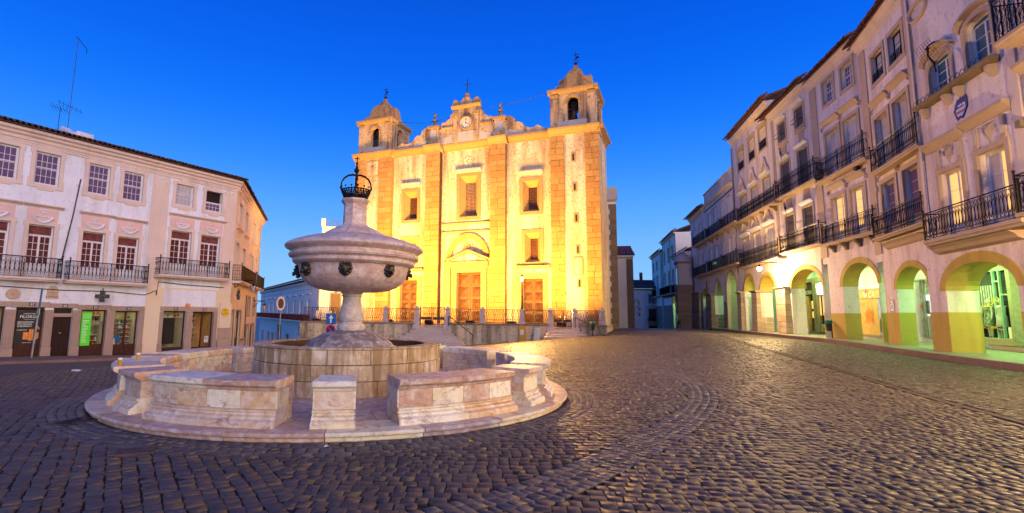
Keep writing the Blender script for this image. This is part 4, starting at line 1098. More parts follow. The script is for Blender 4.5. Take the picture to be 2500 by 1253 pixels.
for i, (a, b_, c, d) in enumerate(d1):
    R1.surround(a, b_, c, d, .2, 'buff_trim', .06)
    R1.window(a, b_, c, d, leaves=2, cols=1, rows=3, pm='pane_lit' if i == 0 else 'pane_curtain', name='french_door', recess=.2, panel=.5, lm=('pane_lit', 1), frame=.06)
    for u in (a - .1, b_ - .12):
        fl = R1.boxes('fluted_block', 'buff_trim', [(u, u + .26, -.07, 0, d + .28, d + 1.05)])
        for q in range(4): block('flute', 'pink_trim', fl, I4, R1.X(u) + .025 + q * .052, R1.X(u) + .05 + q * .052, -.085, -.071, R1.Z(d + .42), R1.Z(d + .98))
        R1.boxes('fluted_foot', 'buff_trim', [(u - .03, u + .29, -.09, 0, d + .2, d + .28)])
    m_ = MB(); mx = R1.X((a + b_) / 2); mz = R1.Z(d + .72)
    m_.add([(mx - .3, 0, mz + .3), (mx + .3, 0, mz + .3), (mx + .18, 0, mz - .1), (mx, 0, mz - .42), (mx - .18, 0, mz - .1), (mx, -.13, mz + .05)], [(0, 1, 5), (1, 2, 5), (2, 3, 5), (3, 4, 5), (4, 0, 5)]); relief(m_, (mx, mz + .08), .3, 9, -.1, i, .8)
    R1.build(m_, 'carved_shell', 'buff_trim')
balc(R1, -.64, 5.45, 4.97, 6.45, .62, 0, 'lens', .22)
R1.mould('balcony_console', 'buff_trim', .6, 5.6, [(.0, 0), (.2, .08), (.28, .2), (.45, .3)], 4.45)
m_ = MB(); x0, x1, zz = R1.X(.15), R1.X(1.5), R1.Z(15.7)
m_.tube([(1.0 * .62 * math.cos(t) + (x0 + x1) / 2, -.05, zz + .35 * math.sin(t)) for t in [2 * math.pi * k / 20 for k in range(20)]], .07, 5, True); R1.build(m_, 'oval_moulding', 'buff_trim')
m_ = MB(); cx_, cz_ = R1.X(3.05), R1.Z(10.12); sh = [(-.42, .02), (-.30, .22), (-.16, .42), (-.06, .36), (.0, .46), (.08, .36), (.2, .42), (.34, .42), (.38, .2), (.36, 0), (.2, -.2), (.05, -.36), (-.1, -.3), (-.26, -.36), (-.34, -.18)]
m_.extrude([(cx_ + x, cz_ + z) for x, z in sh], 'y', -.03, 0)
tp = R1.build(m_, 'tile_plaque', 'tile_blue'); MB().extrude([(cx_ + x * .72, cz_ + z * .58 - .05) for x, z in sh], 'y', -.036, -.01).build('tile_field', 'tile_white', tp)
text('lettering', 'PENSÃO', .12, 'tile_blue', tp, TR(cx_, -.04, cz_ + .04)); text('lettering', 'GIRALDO', .135, 'sign_red', tp, TR(cx_, -.04, cz_ - .13))
R1.build(MB().tube([(R1.X(.12), -.05, R1.Z(18)), (R1.X(.1), -.05, R1.Z(11)), (R1.X(.16), -.05, R1.Z(8.8))], .035, 5), 'drainpipe', 'lead_pipe')
R1.build(MB().tube([(R1.X(.2), -.02, R1.Z(9.6)), (R1.X(.16), -.02, R1.Z(7)), (R1.X(.25), -.02, R1.Z(5.3)), (R1.X(.3), -.02, R1.Z(4.8))], .02, 4), 'cable', 'lead_pipe')
R1.boxes('quoin_strip', 'pink_trim', [(-.2, .02, -.02, 0, 4.9, 18.4)])
wb = thing('wall_lamp', 'old wire basket lamp bracket hanging before the left arched window', 'lamp', R1.W @ Vector((R1.X(2.2), 0, R1.Z(13.1))), R1.root.rotation_euler.z)
MB().tube([(0, 0, .35), (.05, -.25, .32), (.0, -.42, .2), (.02, -.45, -.2), (.25, -.5, -.45), (.55, -.55, -.75), (.6, -.55, -1.1)], .035, 5).sphere((.0, -.44, .1), .07, 5).build('arm', 'iron', wb)
m_ = MB()
for i in range(7): m_.tube([(-.5 + i * .16, -.6, .3), (-.5 + i * .16, -.35, -.35)], .006, 3); m_.tube([(-.5, -.6 + i * .04, .3 - i * .1), (.5, -.6 + i * .04, .3 - i * .1)], .006, 3)
m_.build('wire_basket', 'iron', wb, None, 'stuff')
# dress shop behind the near arch
rear(R1, -2.6, 16, 2.75, 4.6); ceiling(R1, -1.9, 16, 4.42, 1.02)
def shopfront(f, name, label, u0, u1, z0, z1, y=2.5, depth=.2): return thing(name, label, 'shop front', f.W @ Vector((u0, y, z0 - f.zr)), f.root.rotation_euler.z)
ds = shopfront(R1, 'shop_front', 'dress shop window with mint metal frame and mannequins behind glass', -2.84, 0, .9, 3.7)
MB().box(-.25, 3.2, -.05, .24, -.22, 0).build('sill', 'pier_stone', ds)
MB().box(-.2, 0, -.04, .2, 0, 2.9).box(2.42, 2.62, -.06, .2, 0, 2.9).box(-.2, 3.2, -.03, .2, 2.8, 3.1).build('stone_frame', 'pier_stone', ds)
MB().box(0, 2.42, .19, .22, 0, 2.8).build('backdrop', 'pane_dark', ds)
m_ = MB()
for q in (.0, 1.55, 1.9, 2.36): m_.box(q, q + .055, -.02, .06, 0, 2.78)
m_.box(0, 2.42, -.015, .05, 0, .06); m_.box(1.55, 1.95, -.015, .05, 2.3, 2.35); m_.box(1.55, 1.95, -.015, .05, .38, .43); m_.box(0, 2.42, -.015, .05, 2.74, 2.79); m_.build('metal_frame', 'mint_metal', ds)
for i in range(9): MB().box(.15 + i * .15, .22 + i * .15, .16, .185, .9, 2.2).build('curtain_fold', 'grey_wood', ds)
text('lettering', 'PROMOÇÃO', .27, 'sign_yellow', ds, TR(1.15, -.025, 1.28) @ Matrix.Rotation(-.38, 4, 'Y'))
text('lettering', 'LIQUIDAÇÃO VERÃO', .13, 'sign_yellow', ds, TR(1.0, -.025, .42)); text('lettering', 'J.M.Cunha', .10, 'light_print', ds, TR(2.15, -.025, 1.75))
MB().box(2.2, 2.36, -.03, -.02, .06, .5).build('notice', 'light_print', ds)
def mannequin(x, dm, label):
    t = thing('mannequin', label, 'mannequin', (ds.location + ds.matrix_basis.to_3x3() @ Vector((x, .09, .02))), ds.rotation_euler.z, 'mannequins in the dress shop window')
    m_ = MB(); m_.lathe([(.001, 1.62), (.05, 1.60), (.075, 1.52), (.06, 1.44), (.035, 1.40), (.04, 1.36), (.12, 1.32), (.15, 1.25), (.12, 1.1), (.10, 1.0), (.14, .88), (.001, .8)], 12)
    for sg in (-1, 1):
        m_.tube([(sg * .14, 0, 1.30), (sg * .19, -.01, 1.05), (sg * .2, -.05, .82), (sg * .19, -.07, .74)], [.042, .036, .028, .03], 6)
        m_.tube([(sg * .07, 0, .85), (sg * .075, -.005, .45), (sg * .07, 0, .08), (sg * .07, -.04, .03)], [.075, .052, .036, .03], 6); m_.box(sg * .07 - .03, sg * .07 + .03, -.14, .03, 0, .04)
    m_.build('body', 'mannequin', t, None, None, True)
    MB().lathe([(.09, 1.34), (.155, 1.28), (.135, 1.08), (.12, 1.0), (.17, .85), (.2, .5), (.19, .48)], 12).build('dress', dm, t, None, None, True)
mannequin(.35, 'dress_teal', 'mannequin in a teal striped dress at the left of the shop window'); mannequin(.98, 'dress_print', 'mannequin in a dark patterned dress under the yellow lettering'); mannequin(1.72, 'grey_wood', 'mannequin in a plain grey coat behind the narrow frame')

# ---- upper balcony house at the frame edge
R0 = rbuilding('R0', 'arcade_house', 'pink house at the right edge with its iron balcony high above', (21.17, 22.7), 252.5, .898)
R0.wall('wall', 'right_plaster', 5.76, 16, 4.7, 18.5, [(7.0, 8.6, 5.2, 8.0), (6.9, 8.5, 11.9, 14.4)], thick=.35)
R0.shell('rear_walls', 'right_plaster', 5.76, 16, 5.4, 18.5, 9)
R0.boxes('pilaster', 'pink_trim', [(5.76, 6.2, -.06, 0, 4.9, 18.4)])
balc(R0, 5.15, 9, 11.55, 13.2, .8, 0, 'scroll', .2, ends=(1, 1)); balc(R0, 5.2, 9, 5.15, 6.75, .62, 0, 'lens', .22)
R0.window(7.0, 8.6, 5.2, 8.0, name='french_door', pm='pane_curtain'); R0.window(6.9, 8.5, 11.9, 14.4, name='french_door', pm='pane_sky', cols=1, rows=3)
R0.mould('entablature', 'buff_trim', 6.3, 9.5, [(.05, 0), (.07, .08), (.18, .18), (.26, .24), (.26, .36)], 10.0)
for q in range(4): R0.boxes('fluted_block', 'buff_trim', [(6.45 + q * .12, 6.53 + q * .12, -.07, 0, 8.7, 9.9)])
R0.boxes('stone_knob', 'dark_stone', [(6.35, 6.6, -.35, 0, 8.15, 8.4)])

# ---- second house
R2 = rbuilding('R2', 'arcade_house', 'arcade house with weathered sash windows under the roof and grey net curtains', (21.42, 25.0), 249.0, .975)
d = [(-.69, .96, 5.85, 8.48), (1.77, 3.45, 5.85, 8.55), (-.75, .81, 9.35, 11.95), (1.42, 2.97, 9.35, 12.0)]; w = [(-.55, .87, 13.82, 15.28), (1.57, 3.0, 13.82, 15.28)]
R2.wall('wall', 'right_plaster', -2.15, 3.72, 4.6, 17.0, d + w, thick=.35); R2.shell('rear_walls', 'right_plaster', -2.15, 3.6, 5.4, 17.0, 9)
R2.wall('wall', 'right_plaster', -1.45, 3.72, 1.97, 4.6, [(-.05, 3.15, 1.9, 4.1, 1.0)], y=.0, thick=.62)
for a_, b_ in ((-1.5, -0.035), (3.135, 3.72)): R2.boxes('painted_base', 'ochre_paint', [(a_, b_, -.012, 0.63, -.3, 1.97)])
arch_band(R2, -.05, 3.15, 3.1, 1.0, .26, .62, 'ochre_paint')
R2.boxes('pilaster', 'buff_trim', [(-2.15, -1.3, -.05, 0, 5.0, 16.4), (3.3, 3.72, -.05, 0, 5.0, 16.4)])
top_cornice(R2, -2.2, 3.8, 16.1); R2.eave(-2.5, 3.85, 16.75, .5, 'roof_tile', .31, 6)
for i, q in enumerate(d):
    R2.surround(*q, .2, 'buff_trim', .06); R2.window(*q, leaves=2, cols=1, rows=4, pm='pane_curtain' if i > 1 else 'pane_dusk', name='french_door', fm='grey_wood', panel=.5, recess=.2)
    scroll_lintel(R2, q[0] - .2, q[1] + .2, q[3] + (.62 if i > 1 else .45))
for q in w:
    R2.surround(*q, .2, 'buff_trim', .05); R2.window(*q, leaves=2, cols=1, rows=3, pm='pane_curtain', fm='dark_wood', recess=.18)
    m_ = MB(); railing(m_, [(R2.X(q[0]), .02), (R2.X(q[1]), .02)], R2.Z(q[2]), R2.Z(q[2] + .55), 'scroll'); R2.build(m_, 'window_guard', 'iron', kind='stuff')
balc(R2, -2.5, 3.1, 5.75, 7.1, .45); balc(R2, -1.98, 3.3, 9.25, 10.68, .45)
R2.mould('balcony_console', 'buff_trim', -.6, 3.6, [(.0, 0), (.12, .08), (.2, .2), (.36, .3)], 5.1)
R2.boxes('meter_box', 'grey_wood', [(-1.28, -1.1, -.1, 0, 8.2, 8.5)])
rear(R2, -5.8, -2.9, 2.75, 5.0); rear(R2, -2.9, 4, 2.75, 5.0); ceiling(R2, -2.2, 3.6, 4.46, .64)
gs = shopfront(R2, 'shop_front', 'glazed door of a bright green lit shop framed in pale metal', -5.5, 0, .64, 3.8)
MB().box(0, 2.4, .2, .23, 0, 3.2).build('backdrop', 'green_wall', gs)
MB().box(0, 1.15, .1, .195, 1.3, 3.1).build('orange_panel', 'oak_panel', gs)
MB().box(1.35, 2.4, .12, .195, 1.2, 2.3).build('lit_counter', 'screen_white', gs); MB().box(1.5, 1.85, .08, .115, 1.3, 2.0).build('coffee_machine', 'steel', gs)
m_ = MB()
for q in (0, 1.2, 1.55, 2.38): m_.box(q, q + .08, -.03, .06, 0, 3.14)
m_.box(0, 2.46, -.025, .055, 3.08, 3.15); m_.box(1.2, 2.46, -.025, .055, 0, .08); m_.build('metal_frame', 'steel', gs)
MB().box(.25, .55, .05, .09, 1.15, 2.0).build('wooden_board', 'oak_panel', gs); MB().box(1.2, 1.42, -.05, -.03, 1.6, 1.8).build('red_sticker', 'sign_red', gs)
MB().box(.2, .8, .02, .1, 2.95, 3.0).build('ceiling_lamp', 'shop_light', gs); MB().box(.08, 1.2, .0, .01, .08, 3.08).build('pane', 'shop_glass', gs); MB().box(1.63, 2.38, .0, .01, .08, 3.08).build('pane', 'shop_glass', gs)
pz_ = thing('poster', 'torn paper poster pasted on the pier between two arches', 'poster', R2.W @ Vector((R2.X(-.72), -.004, R2.Z(2.0))), R2.root.rotation_euler.z)
MB().box(-.26, .26, -.02, 0, 0, .62).build('backing', 'grey_wood', pz_); MB().add([(-.16, -.023, .06), (.14, -.023, .05), (.2, -.023, .35), (.02, -.023, .57), (-.15, -.023, .5)], [(0, 1, 2, 3, 4)]).build('torn_paper', 'light_print', pz_)
for x, z in ((-.06, .42), (.04, .3), (-.03, .2)): block('print', 'sign_red' if z > .35 else 'black', pz_, I4, x - .06, x + .06, -.026, -.024, z - .03, z + .03)

# ---- third house: lit windows, bank arch
R3 = rbuilding('R3', 'arcade_house', 'arcade house with lamplight in its first floor windows above the bank', (22.58, 30.0), 257.4, 1.0)
d = [(-.56, .92, 6.25, 8.86), (1.6, 3.03, 6.25, 8.86), (-.73, .88, 10.3, 12.95), (1.43, 2.97, 10.3, 12.97)]; w = [(-.6, .66, 14.8, 16.22), (1.6, 2.82, 14.78, 16.17)]
R3.wall('wall', 'right_plaster', -2.4, 3.55, 5.0, 17.2, d + w, thick=.35); R3.shell('rear_walls', 'right_plaster', -2.4, 3.5, 5.6, 17.2, 9)
R3.wall('wall', 'right_plaster', -1.75, 3.55, 1.95, 5.0, [(-.1, 3.5, 1.9, 4.75, 1.25)], thick=.8)
for a_, b_ in ((-1.8, -0.085), (3.485, 3.62)): R3.boxes('painted_base', 'ochre_paint', [(a_, b_, -.012, 0.81, -.3, 1.95)])
arch_band(R3, -.1, 3.5, 3.5, 1.25, .3, .8, 'ochre_paint')
R3.boxes('pilaster', 'buff_trim', [(-2.4, -1.55, -.05, 0, 5.4, 16.5)])
top_cornice(R3, -2.45, 3.6, 16.42); R3.eave(-2.5, 3.6, 17.05, .5, 'roof_tile', .31, 6)
for i, q in enumerate(d):
    R3.surround(*q, .2, 'buff_trim', .06); R3.window(*q, leaves=2, cols=1, rows=4, pm='pane_lit' if i == 0 else ('pane_curtain' if i else 'pane_curtain'), lm=('pane_lit', 0) if i == 1 else None, name='french_door', panel=.5, recess=.2)
    scroll_lintel(R3, q[0] - .2, q[1] + .2, q[3] + .5)
for q in w: R3.surround(*q, .2, 'buff_trim', .05); R3.window(*q, leaves=2, cols=2, rows=4, pm='pane_dusk', recess=.18, sash=True)
balc(R3, -2.38, 3.5, 6.12, 7.45, .45, 4); balc(R3, -2.6, 3.2, 10.2, 11.7, .45)
R3.boxes('security_lamp', 'black', [(2.6, 2.9, -.25, -.05, 9.75, 9.95)])
R3.boxes('air_conditioner', 'shutter', [(-1.4, -1.1, -.35, -.1, 10.5, 10.9)])
rear(R3, -4.4, -1.0, 2.75, 5.3); rear(R3, -.98, 4, 2.75, 5.3); ceiling(R3, -2.4, 3.6, 5.1, .84)
bk = shopfront(R3, 'shop_front', 'bank entrance with honey wood panels and white CA lettering', -4.3, 0, .66, 3.6)
for i, (x0, x1, z0, z1) in enumerate(((0, 1.55, 0, 2.2), (1.58, 2.6, 0, 2.2), (0, 1.55, 2.23, 2.86), (1.58, 3.3, 2.23, 2.86))): MB().box(x0, x1, 0, .2, z0, z1).build('wood_panel', 'oak_panel', bk)
MB().box(2.6, 3.3, .12, .2, 0, 2.2).build('lit_poster', 'screen_white', bk); MB().box(2.65, 3.25, .09, .118, .2, 1.0).build('green_print', 'green_wall', bk); MB().box(2.6, 2.68, -.02, .1, 0, 2.2).build('door_post', 'steel', bk)
text('lettering', 'CA', .52, 'light_print', bk, TR(2.02, -.012, 2.28))
MB().add([(1.05, -.01, 2.62), (1.15, -.01, 2.38), (1.28, -.01, 2.3), (1.3, -.01, 2.55), (1.18, -.01, 2.68)], [(0, 1, 2, 3, 4)]).add([(1.34, -.01, 2.3), (1.5, -.01, 2.4), (1.5, -.01, 2.58), (1.36, -.01, 2.55)], [(0, 1, 2, 3)]).build('emblem', 'light_print', bk)
MB().add([(1.3, -.011, 2.6), (1.42, -.011, 2.8), (1.52, -.011, 2.8), (1.46, -.011, 2.62), (1.36, -.011, 2.58)], [(0, 1, 2, 3, 4)]).build('emblem_leaf', 'sign_red', bk)
m_ = MB().box(1.1, 2.2, -.012, -.002, .72, .76)
for i in range(7): m_.box(1.15 + i * .13, 1.24 + i * .13, -.012, -.002, .82, 1.4 + .22 * math.sin(i / 6 * math.pi))
m_.build('printed_temple', 'orange', bk)
MB().box(0, 3.3, -.1, .2, 2.9, 2.98).build('lintel', 'steel', bk); MB().box(.4, 2.9, -.02, .16, 2.87, 2.895).build('strip_light', 'shop_light', bk)

# ---- fourth house: brown roller shutters, café
R4 = rbuilding('R4', 'arcade_house', 'arcade house with brown roller shutters above the stone pier and café', (23.26, 35.0), 258.1, 1.023)
d = [(-1.3, .09, 6.35, 8.85), (1.45, 2.89, 6.35, 8.88), (-1.56, -.06, 10.45, 12.74), (1.24, 2.74, 10.45, 12.83)]; w = [(-1.6, -.34, 14.4, 15.77), (1.24, 2.53, 14.45, 15.8)]
R4.wall('wall', 'right_plaster', -2.9, 3.42, 5.2, 17.2, d + w, thick=.35); R4.shell('rear_walls', 'right_plaster', -2.9, 3.4, 5.7, 17.2, 9)
R4.wall('wall', 'right_plaster', -2.9, 3.42, .1, 5.2, [(-1.25, 3.3, 0, 4.88, 1.2)], thick=.9)
arch_band(R4, -1.25, 3.3, 3.68, 1.2, .3, .9, 'ochre_paint')
R4.boxes('pilaster', 'buff_trim', [(-2.9, -2.4, -.04, 0, 5.5, 16.5)])
R4.boxes('painted_base', 'ochre_paint', [(3.3, 3.42, -.015, .0, .2, 2.0)])
top_cornice(R4, -2.95, 3.45, 16.42); R4.eave(-4.3, 3.42, 17.1, .55, 'roof_tile', .31, 6)
for i, q in enumerate(d + w):
    R4.surround(*q, .17, 'buff_trim', .05)
    sh_ = R4.boxes('roller_shutter', 'shutter', [(q[0], q[1], .1, .14, q[2], q[3])]); n_ = 22 if i < 4 else 14; hh = (R4.Z(q[3]) - R4.Z(q[2])) / n_
    for j in range(n_): block('slat', 'shutter', sh_, I4, R4.X(q[0]) + .01, R4.X(q[1]) - .01, .078, .098, R4.Z(q[2]) + j * hh + .01, R4.Z(q[2]) + (j + 1) * hh - .012, .2)
    R4.mould('door_cornice', 'white_plaster', q[0] - .15, q[1] + .15, [(.04, 0), (.08, .04), (.2, .1), (.24, .2)], q[3] + .18)
    if i < 4:
        m_ = MB(); mx, mz = R4.X((q[0] + q[1]) / 2), R4.Z(q[3] + .75); m_.add([(mx - .7, -.0, mz - .3), (mx + .7, 0, mz - .3), (mx + .45, 0, mz), (mx + .5, 0, mz + .45), (mx - .5, 0, mz + .45), (mx - .45, 0, mz), (mx, -.08, mz)], [(i_, (i_ + 1) % 6, 6) for i_ in range(6)]); relief(m_, (mx, mz), .2, 7, -.09, i)
        R4.build(m_, 'carved_panel', 'buff_trim'); R4.mould('upper_moulding', 'buff_trim', q[0], q[1], [(.03, 0), (.12, .08), (.12, .14)], q[3] + 1.2)
    else:
        m_ = MB()
        for zz in (.35, .62): m_.tube([(R4.X(q[0]) - .15, -.25, R4.Z(q[2] + zz)), (R4.X(q[1]) + .15, -.25, R4.Z(q[2] + zz))], .02, 4); 
        for uu in (q[0], q[1]): m_.tube([(R4.X(uu), 0, R4.Z(q[2] + .35)), (R4.X(uu), -.25, R4.Z(q[2] + .35))], .015, 4)
        R4.build(m_, 'window_bar', 'iron')
balc(R4, -2.85, 3.35, 6.2, 7.62, .45); balc(R4, -3.06, 3.25, 10.35, 11.82, .45)
pier(R4, -2.95, -1.4, -.38, 1.0, .2, 3.68, 'pier_stone', .1, 3)
for uu, zz in ((-.35, 13.3), (-.2, 9.3)):
    t = thing('iron_sign_bracket', 'curled iron sign bracket beside the %s shutters' % ('upper' if zz > 12 else 'lower'), 'bracket', R4.W @ Vector((R4.X(uu), -.1, R4.Z(zz))), R4.root.rotation_euler.z)
    m_ = MB()
    for k in range(4): m_.tube([(.14 * math.cos(a_) * (1 - .15 * k), -.35 - .05 * math.sin(a_), .18 + .22 * math.sin(a_) - .1 * k) for a_ in [x * .5 for x in range(13)]], .014, 4)
    m_.tube([(0, 0, -.2), (0, -.3, -.1), (0, -.35, .4)], .016, 4); m_.tube([(0, -.3, -.1), (0, -.3, -1.2)], .012, 4); m_.build('scrollwork', 'iron', t)
rear(R4, -12, -1.4, 2.75, 5.6); rear(R4, -1.38, 4, 2.75, 5.6); ceiling(R4, -3, 3.5, 5.55, .94)
cf = shopfront(R4, 'shop_front', 'café doorway of stone posts and dark glazing with stylised lettering', -5.9, 0, .64, 4.4)
MB().box(0, 4.4, .2, .24, 0, 4.0).build('backdrop', 'pane_dark', cf)
MB().box(.1, 4.4, -.08, .2, 3.72, 4.0).build('stone_lintel', 'pier_stone', cf)
for x0, x1 in ((2.12, 2.7), (4.25, 4.5), (-.25, .1)): MB().box(x0, x1, -.1, .2, 0, 3.72).build('stone_post', 'pier_stone', cf)
MB().box(.3, 1.1, .05, .19, 0, 2.7).build('wood_jamb', 'oak_panel', cf)
for x0, x1, z0, z1 in ((1.3, 2.1, 0, .8), (1.4, 1.75, 1.0, 1.5), (1.4, 1.75, 1.7, 2.3)): MB().box(x0, x1, .1, .19, z0, z1).build('door_panel', 'brown_wood' if z0 < .5 else 'pane_lit', cf)
sgn = MB().box(.2, 2.05, .0, .06, 2.75, 3.7).build('sign_board', 'brown_wood', cf)
text('lettering', 'CAFÉ', .42, 'light_print', sgn, TR(.75, -.01, 3.28), scale_x=.7); text('lettering', 'ARCADA', .40, 'light_print', sgn, TR(1.15, -.01, 2.82), scale_x=.8)
for i in range(2): MB().lathe([(.001, .9), (.3, .7), (.24, .0), (.001, -.05)], 12, (3.0 + i * .5, .12, 2.75)).build('pendant_lamp', 'tube_light', cf)
MB().box(2.75, 4.2, .0, .18, 0, .55).build('marble_sill', 'basin_marble', cf); MB().box(2.75, 4.2, .08, .19, 1.2, 2.6).build('inner_glow', 'pane_lit', cf)
for q in (3.1, 3.55, 3.9): MB().box(q, q + .09, .03, .079, .6, 2.7).build('glazing_bar', 'dark_wood', cf)
MB().box(2.72, 4.24, .02, .1, 2.6, 2.72).build('transom', 'steel', cf)

# ---- fifth house: three bays with white pediments
R5 = rbuilding('R5', 'arcade_house', 'three bay arcade house with white pedimented windows and drawn blinds', (23.38, 40.0), 257.2, 1.089)
d = [(-2.85, -1.3, 5.95, 8.13), (-.28, 1.3, 5.95, 8.2), (2.3, 4.0, 5.95, 8.22), (-2.9, -1.4, 9.9, 11.7), (-.17, 1.3, 9.9, 11.8), (2.5, 3.85, 9.9, 11.9)]; w = [(-3.0, -1.45, 14.05, 15.68), (-.2, 1.2, 14.1, 15.78), (2.2, 3.75, 14.2, 15.82)]
R5.wall('wall', 'right_plaster', -4.45, 4.62, 5.3, 17.3, d + w, thick=.35); R5.shell('rear_walls', 'right_plaster', -4.45, 4.6, 5.6, 17.3, 9)
R5.wall('wall', 'right_plaster', -4.45, 4.62, .1, 5.3, [(-3.25, -.75, 0, 5.0, 1.25), (.5, 3.6, 0, 4.75, 1.25)], thick=.9)
arch_band(R5, -3.25, -.75, 3.75, 1.25, .26, .9, 'ochre_paint'); arch_band(R5, .5, 3.6, 3.5, 1.25, .26, .9, 'ochre_paint')
pier(R5, -4.4, -3.4, -.3, .9, .2, 3.6, 'pier_stone', .1, 5); pier(R5, -.7, .45, -.3, .9, .2, 3.55, 'pier_stone', .1, 6)
top_cornice(R5, -4.5, 4.65, 16.6, 1.15); R5.eave(-4.8, 4.75, 17.45, .6, 'roof_tile', .32, 6)
for i, q in enumerate(d):
    R5.surround(*q, .14, 'buff_trim', .04); R5.window(*q, leaves=2, cols=2, rows=4, pm='pane_curtain', fm='white_wood', name='french_door', recess=.15)
    R5.mould('door_cornice', 'white_plaster', q[0] - .2, q[1] + .2, [(.05, 0), (.12, .05), (.26, .12), (.3, .26)], q[3] + .15)
    m_ = MB(); mx, mz, hw = R5.X((q[0] + q[1]) / 2), R5.Z(q[3] + .55), .85
    P_ = [(mx + hw * (t / 8 - 1), mz + 1.1 * (1 - abs(t / 8 - 1)) ** 1.7) for t in range(17)]
    m_.tube([(x, -.12, z) for x, z in P_], .09, 5); m_.extrude(P_, 'y', -.06, 0); relief(m_, (mx, mz + .35), .28, 8, -.14, i); R5.build(m_, 'curved_pediment', 'pink_trim')
for i, q in enumerate(w):
    R5.surround(*q, .16, 'buff_trim', .05); R5.boxes('window_blind', 'cream_wall', [(q[0], q[1], .12, .15, q[2] + (.75 if i < 2 else .5), q[3])])
    R5.boxes('pane', 'pane_dusk', [(q[0], q[1], .2, .22, q[2], q[2] + .8)])
    m_ = MB(); m_.box(R5.X(q[0]), R5.X(q[1]), -.03, .03, R5.Z(q[2] + .6), R5.Z(q[2] + .66))
    for j in range(9): m_.box(R5.X(q[0]) + .05 + j * .18, R5.X(q[0]) + .1 + j * .18, -.02, .02, R5.Z(q[2]), R5.Z(q[2] + .6))
    R5.build(m_, 'window_guard', 'dark_wood'); R5.mould('door_cornice', 'buff_trim', q[0] - .15, q[1] + .15, [(.04, 0), (.14, .08), (.14, .14)], q[3] + .18)
balc(R5, -4.4, 4.45, 5.72, 7.08, .55, 0, 'scroll'); balc(R5, -4.35, 4.35, 9.75, 11.0, .55, 4, 'scroll')
R5.build(MB().tube([(R5.X(-4.5), -.08, R5.Z(16.6)), (R5.X(-4.5), -.08, R5.Z(3.9))], .07, 6), 'drainpipe', 'lead_pipe')
rear(R5, -10, 4.6, 2.75, 5.9); ceiling(R5, -4.5, 4.5, 5.62, .94)

# ---- sixth and seventh houses at the end of the row
R6 = rbuilding('R6', 'arcade_house', 'house with blank white shutters and a panelled parapet at the end of the row', (25.23, 50.0), 256.2, 1.122)
d = [(-2.2, -.9, 9.9, 12.15), (.1, 1.4, 9.9, 12.25), (2.7, 4.0, 9.9, 12.3), (5.0, 6.3, 9.9, 12.3), (-2.4, -1.2, 6.35, 8.5), (-.2, 1.2, 6.35, 8.55), (2.7, 4.0, 6.35, 8.58), (5.3, 6.5, 6.35, 8.53)]
R6.wall('wall', 'right_plaster', -3.6, 7.0, 5.8, 14.4, d, thick=.35); R6.shell('rear_walls', 'right_plaster', -3.6, 7.0, 6.0, 14.4, 9)
R6.wall('wall', 'right_plaster', -3.6, 7.0, .1, 5.8, [(-1.1, 2.2, 0, 5.2, 1.5, 1), (3.6, 6.7, 0, 5.6, 1.5)], thick=1.0)
arch_band(R6, -1.1, 2.2, 3.7, 1.5, .26, 1.0, 'buff_trim', 1); arch_band(R6, 3.6, 6.7, 4.1, 1.5, .26, 1.0, 'buff_trim', 0, .3)
pier(R6, -3.5, -1.15, -.35, 1.0, .2, 3.75, 'old_stone', .12, 8); pier(R6, 2.25, 3.3, -.02, 1.0, .2, 3.0, 'old_stone', .06, 9, False)
R6.box('old_pillar', 'old_stone', -3.6, -2.9, -.25, .2, 4.0, 5.3, .05)
for q in d: R6.surround(*q, .12, 'cream_wall', .04); R6.boxes('white_shutter', 'white_wood', [(q[0], (q[0] + q[1]) / 2 - .01, .06, .1, q[2], q[3]), ((q[0] + q[1]) / 2 + .01, q[1], .06, .1, q[2], q[3])])
R6.mould('cornice', 'cream_wall', -3.65, 7.05, [(.03, 0), (.08, .1), (.2, .16), (.3, .3)], 12.95); R6.boxes('painted_band', 'brown_wood', [(-3.6, 7.0, -.02, -.004, 12.55, 12.72)])
for a, b_ in ((-3.4, -.2), (.1, 3.4), (3.7, 6.8)): R6.boxes('parapet_panel', 'pink_trim', [(a, b_, -.03, 0, 13.45, 14.15)])
R6.mould('parapet_cap', 'cream_wall', -3.65, 7.05, [(.05, 0), (.12, .06), (.12, .14)], 14.38)
balc(R6, -4.0, 1.6, 9.68, 10.8, .6, 3, 'grid'); balc(R6, 1.8, 7.0, 9.68, 10.8, .6, 2, 'grid'); balc(R6, -4.0, 1.8, 6.1, 7.3, .6, 0, 'grid'); balc(R6, 2.0, 6.9, 6.1, 7.3, .6, 0, 'grid')
R6.boxes('green_cloth', 'green_scarf', [(1.9, 2.6, -.8, -.6, 6.5, 6.75)])
rear(R6, -4, 7, 2.9, 6.2); ceiling(R6, -3.5, 6.9, 5.9, 1.04)
R7 = rbuilding('R7', 'arcade_house', 'narrow house with a projecting tiled eave beyond the parapet house', (25.23, 50.0), 256.2, 1.122)
d = [(-10.2, -8.9, 6.35, 8.4), (-7.6, -6.3, 6.35, 8.4), (-5.2, -4.2, 6.35, 8.4), (-9.8, -8.6, 9.9, 11.6), (-6.8, -5.6, 9.9, 11.8)]
R7.wall('wall', 'right_plaster', -11.2, -3.62, 5.6, 13.2, d, thick=.35); R7.shell('rear_walls', 'white_plaster', -11.2, -3.62, .2, 13.2, 9)
R7.wall('wall', 'right_plaster', -11.2, -3.62, .1, 5.6, [(-6.3, -3.9, 0, 4.45, .9)], thick=1.0); arch_band(R7, -6.3, -3.9, 3.55, .9, .22, 1.0, 'ochre_paint')
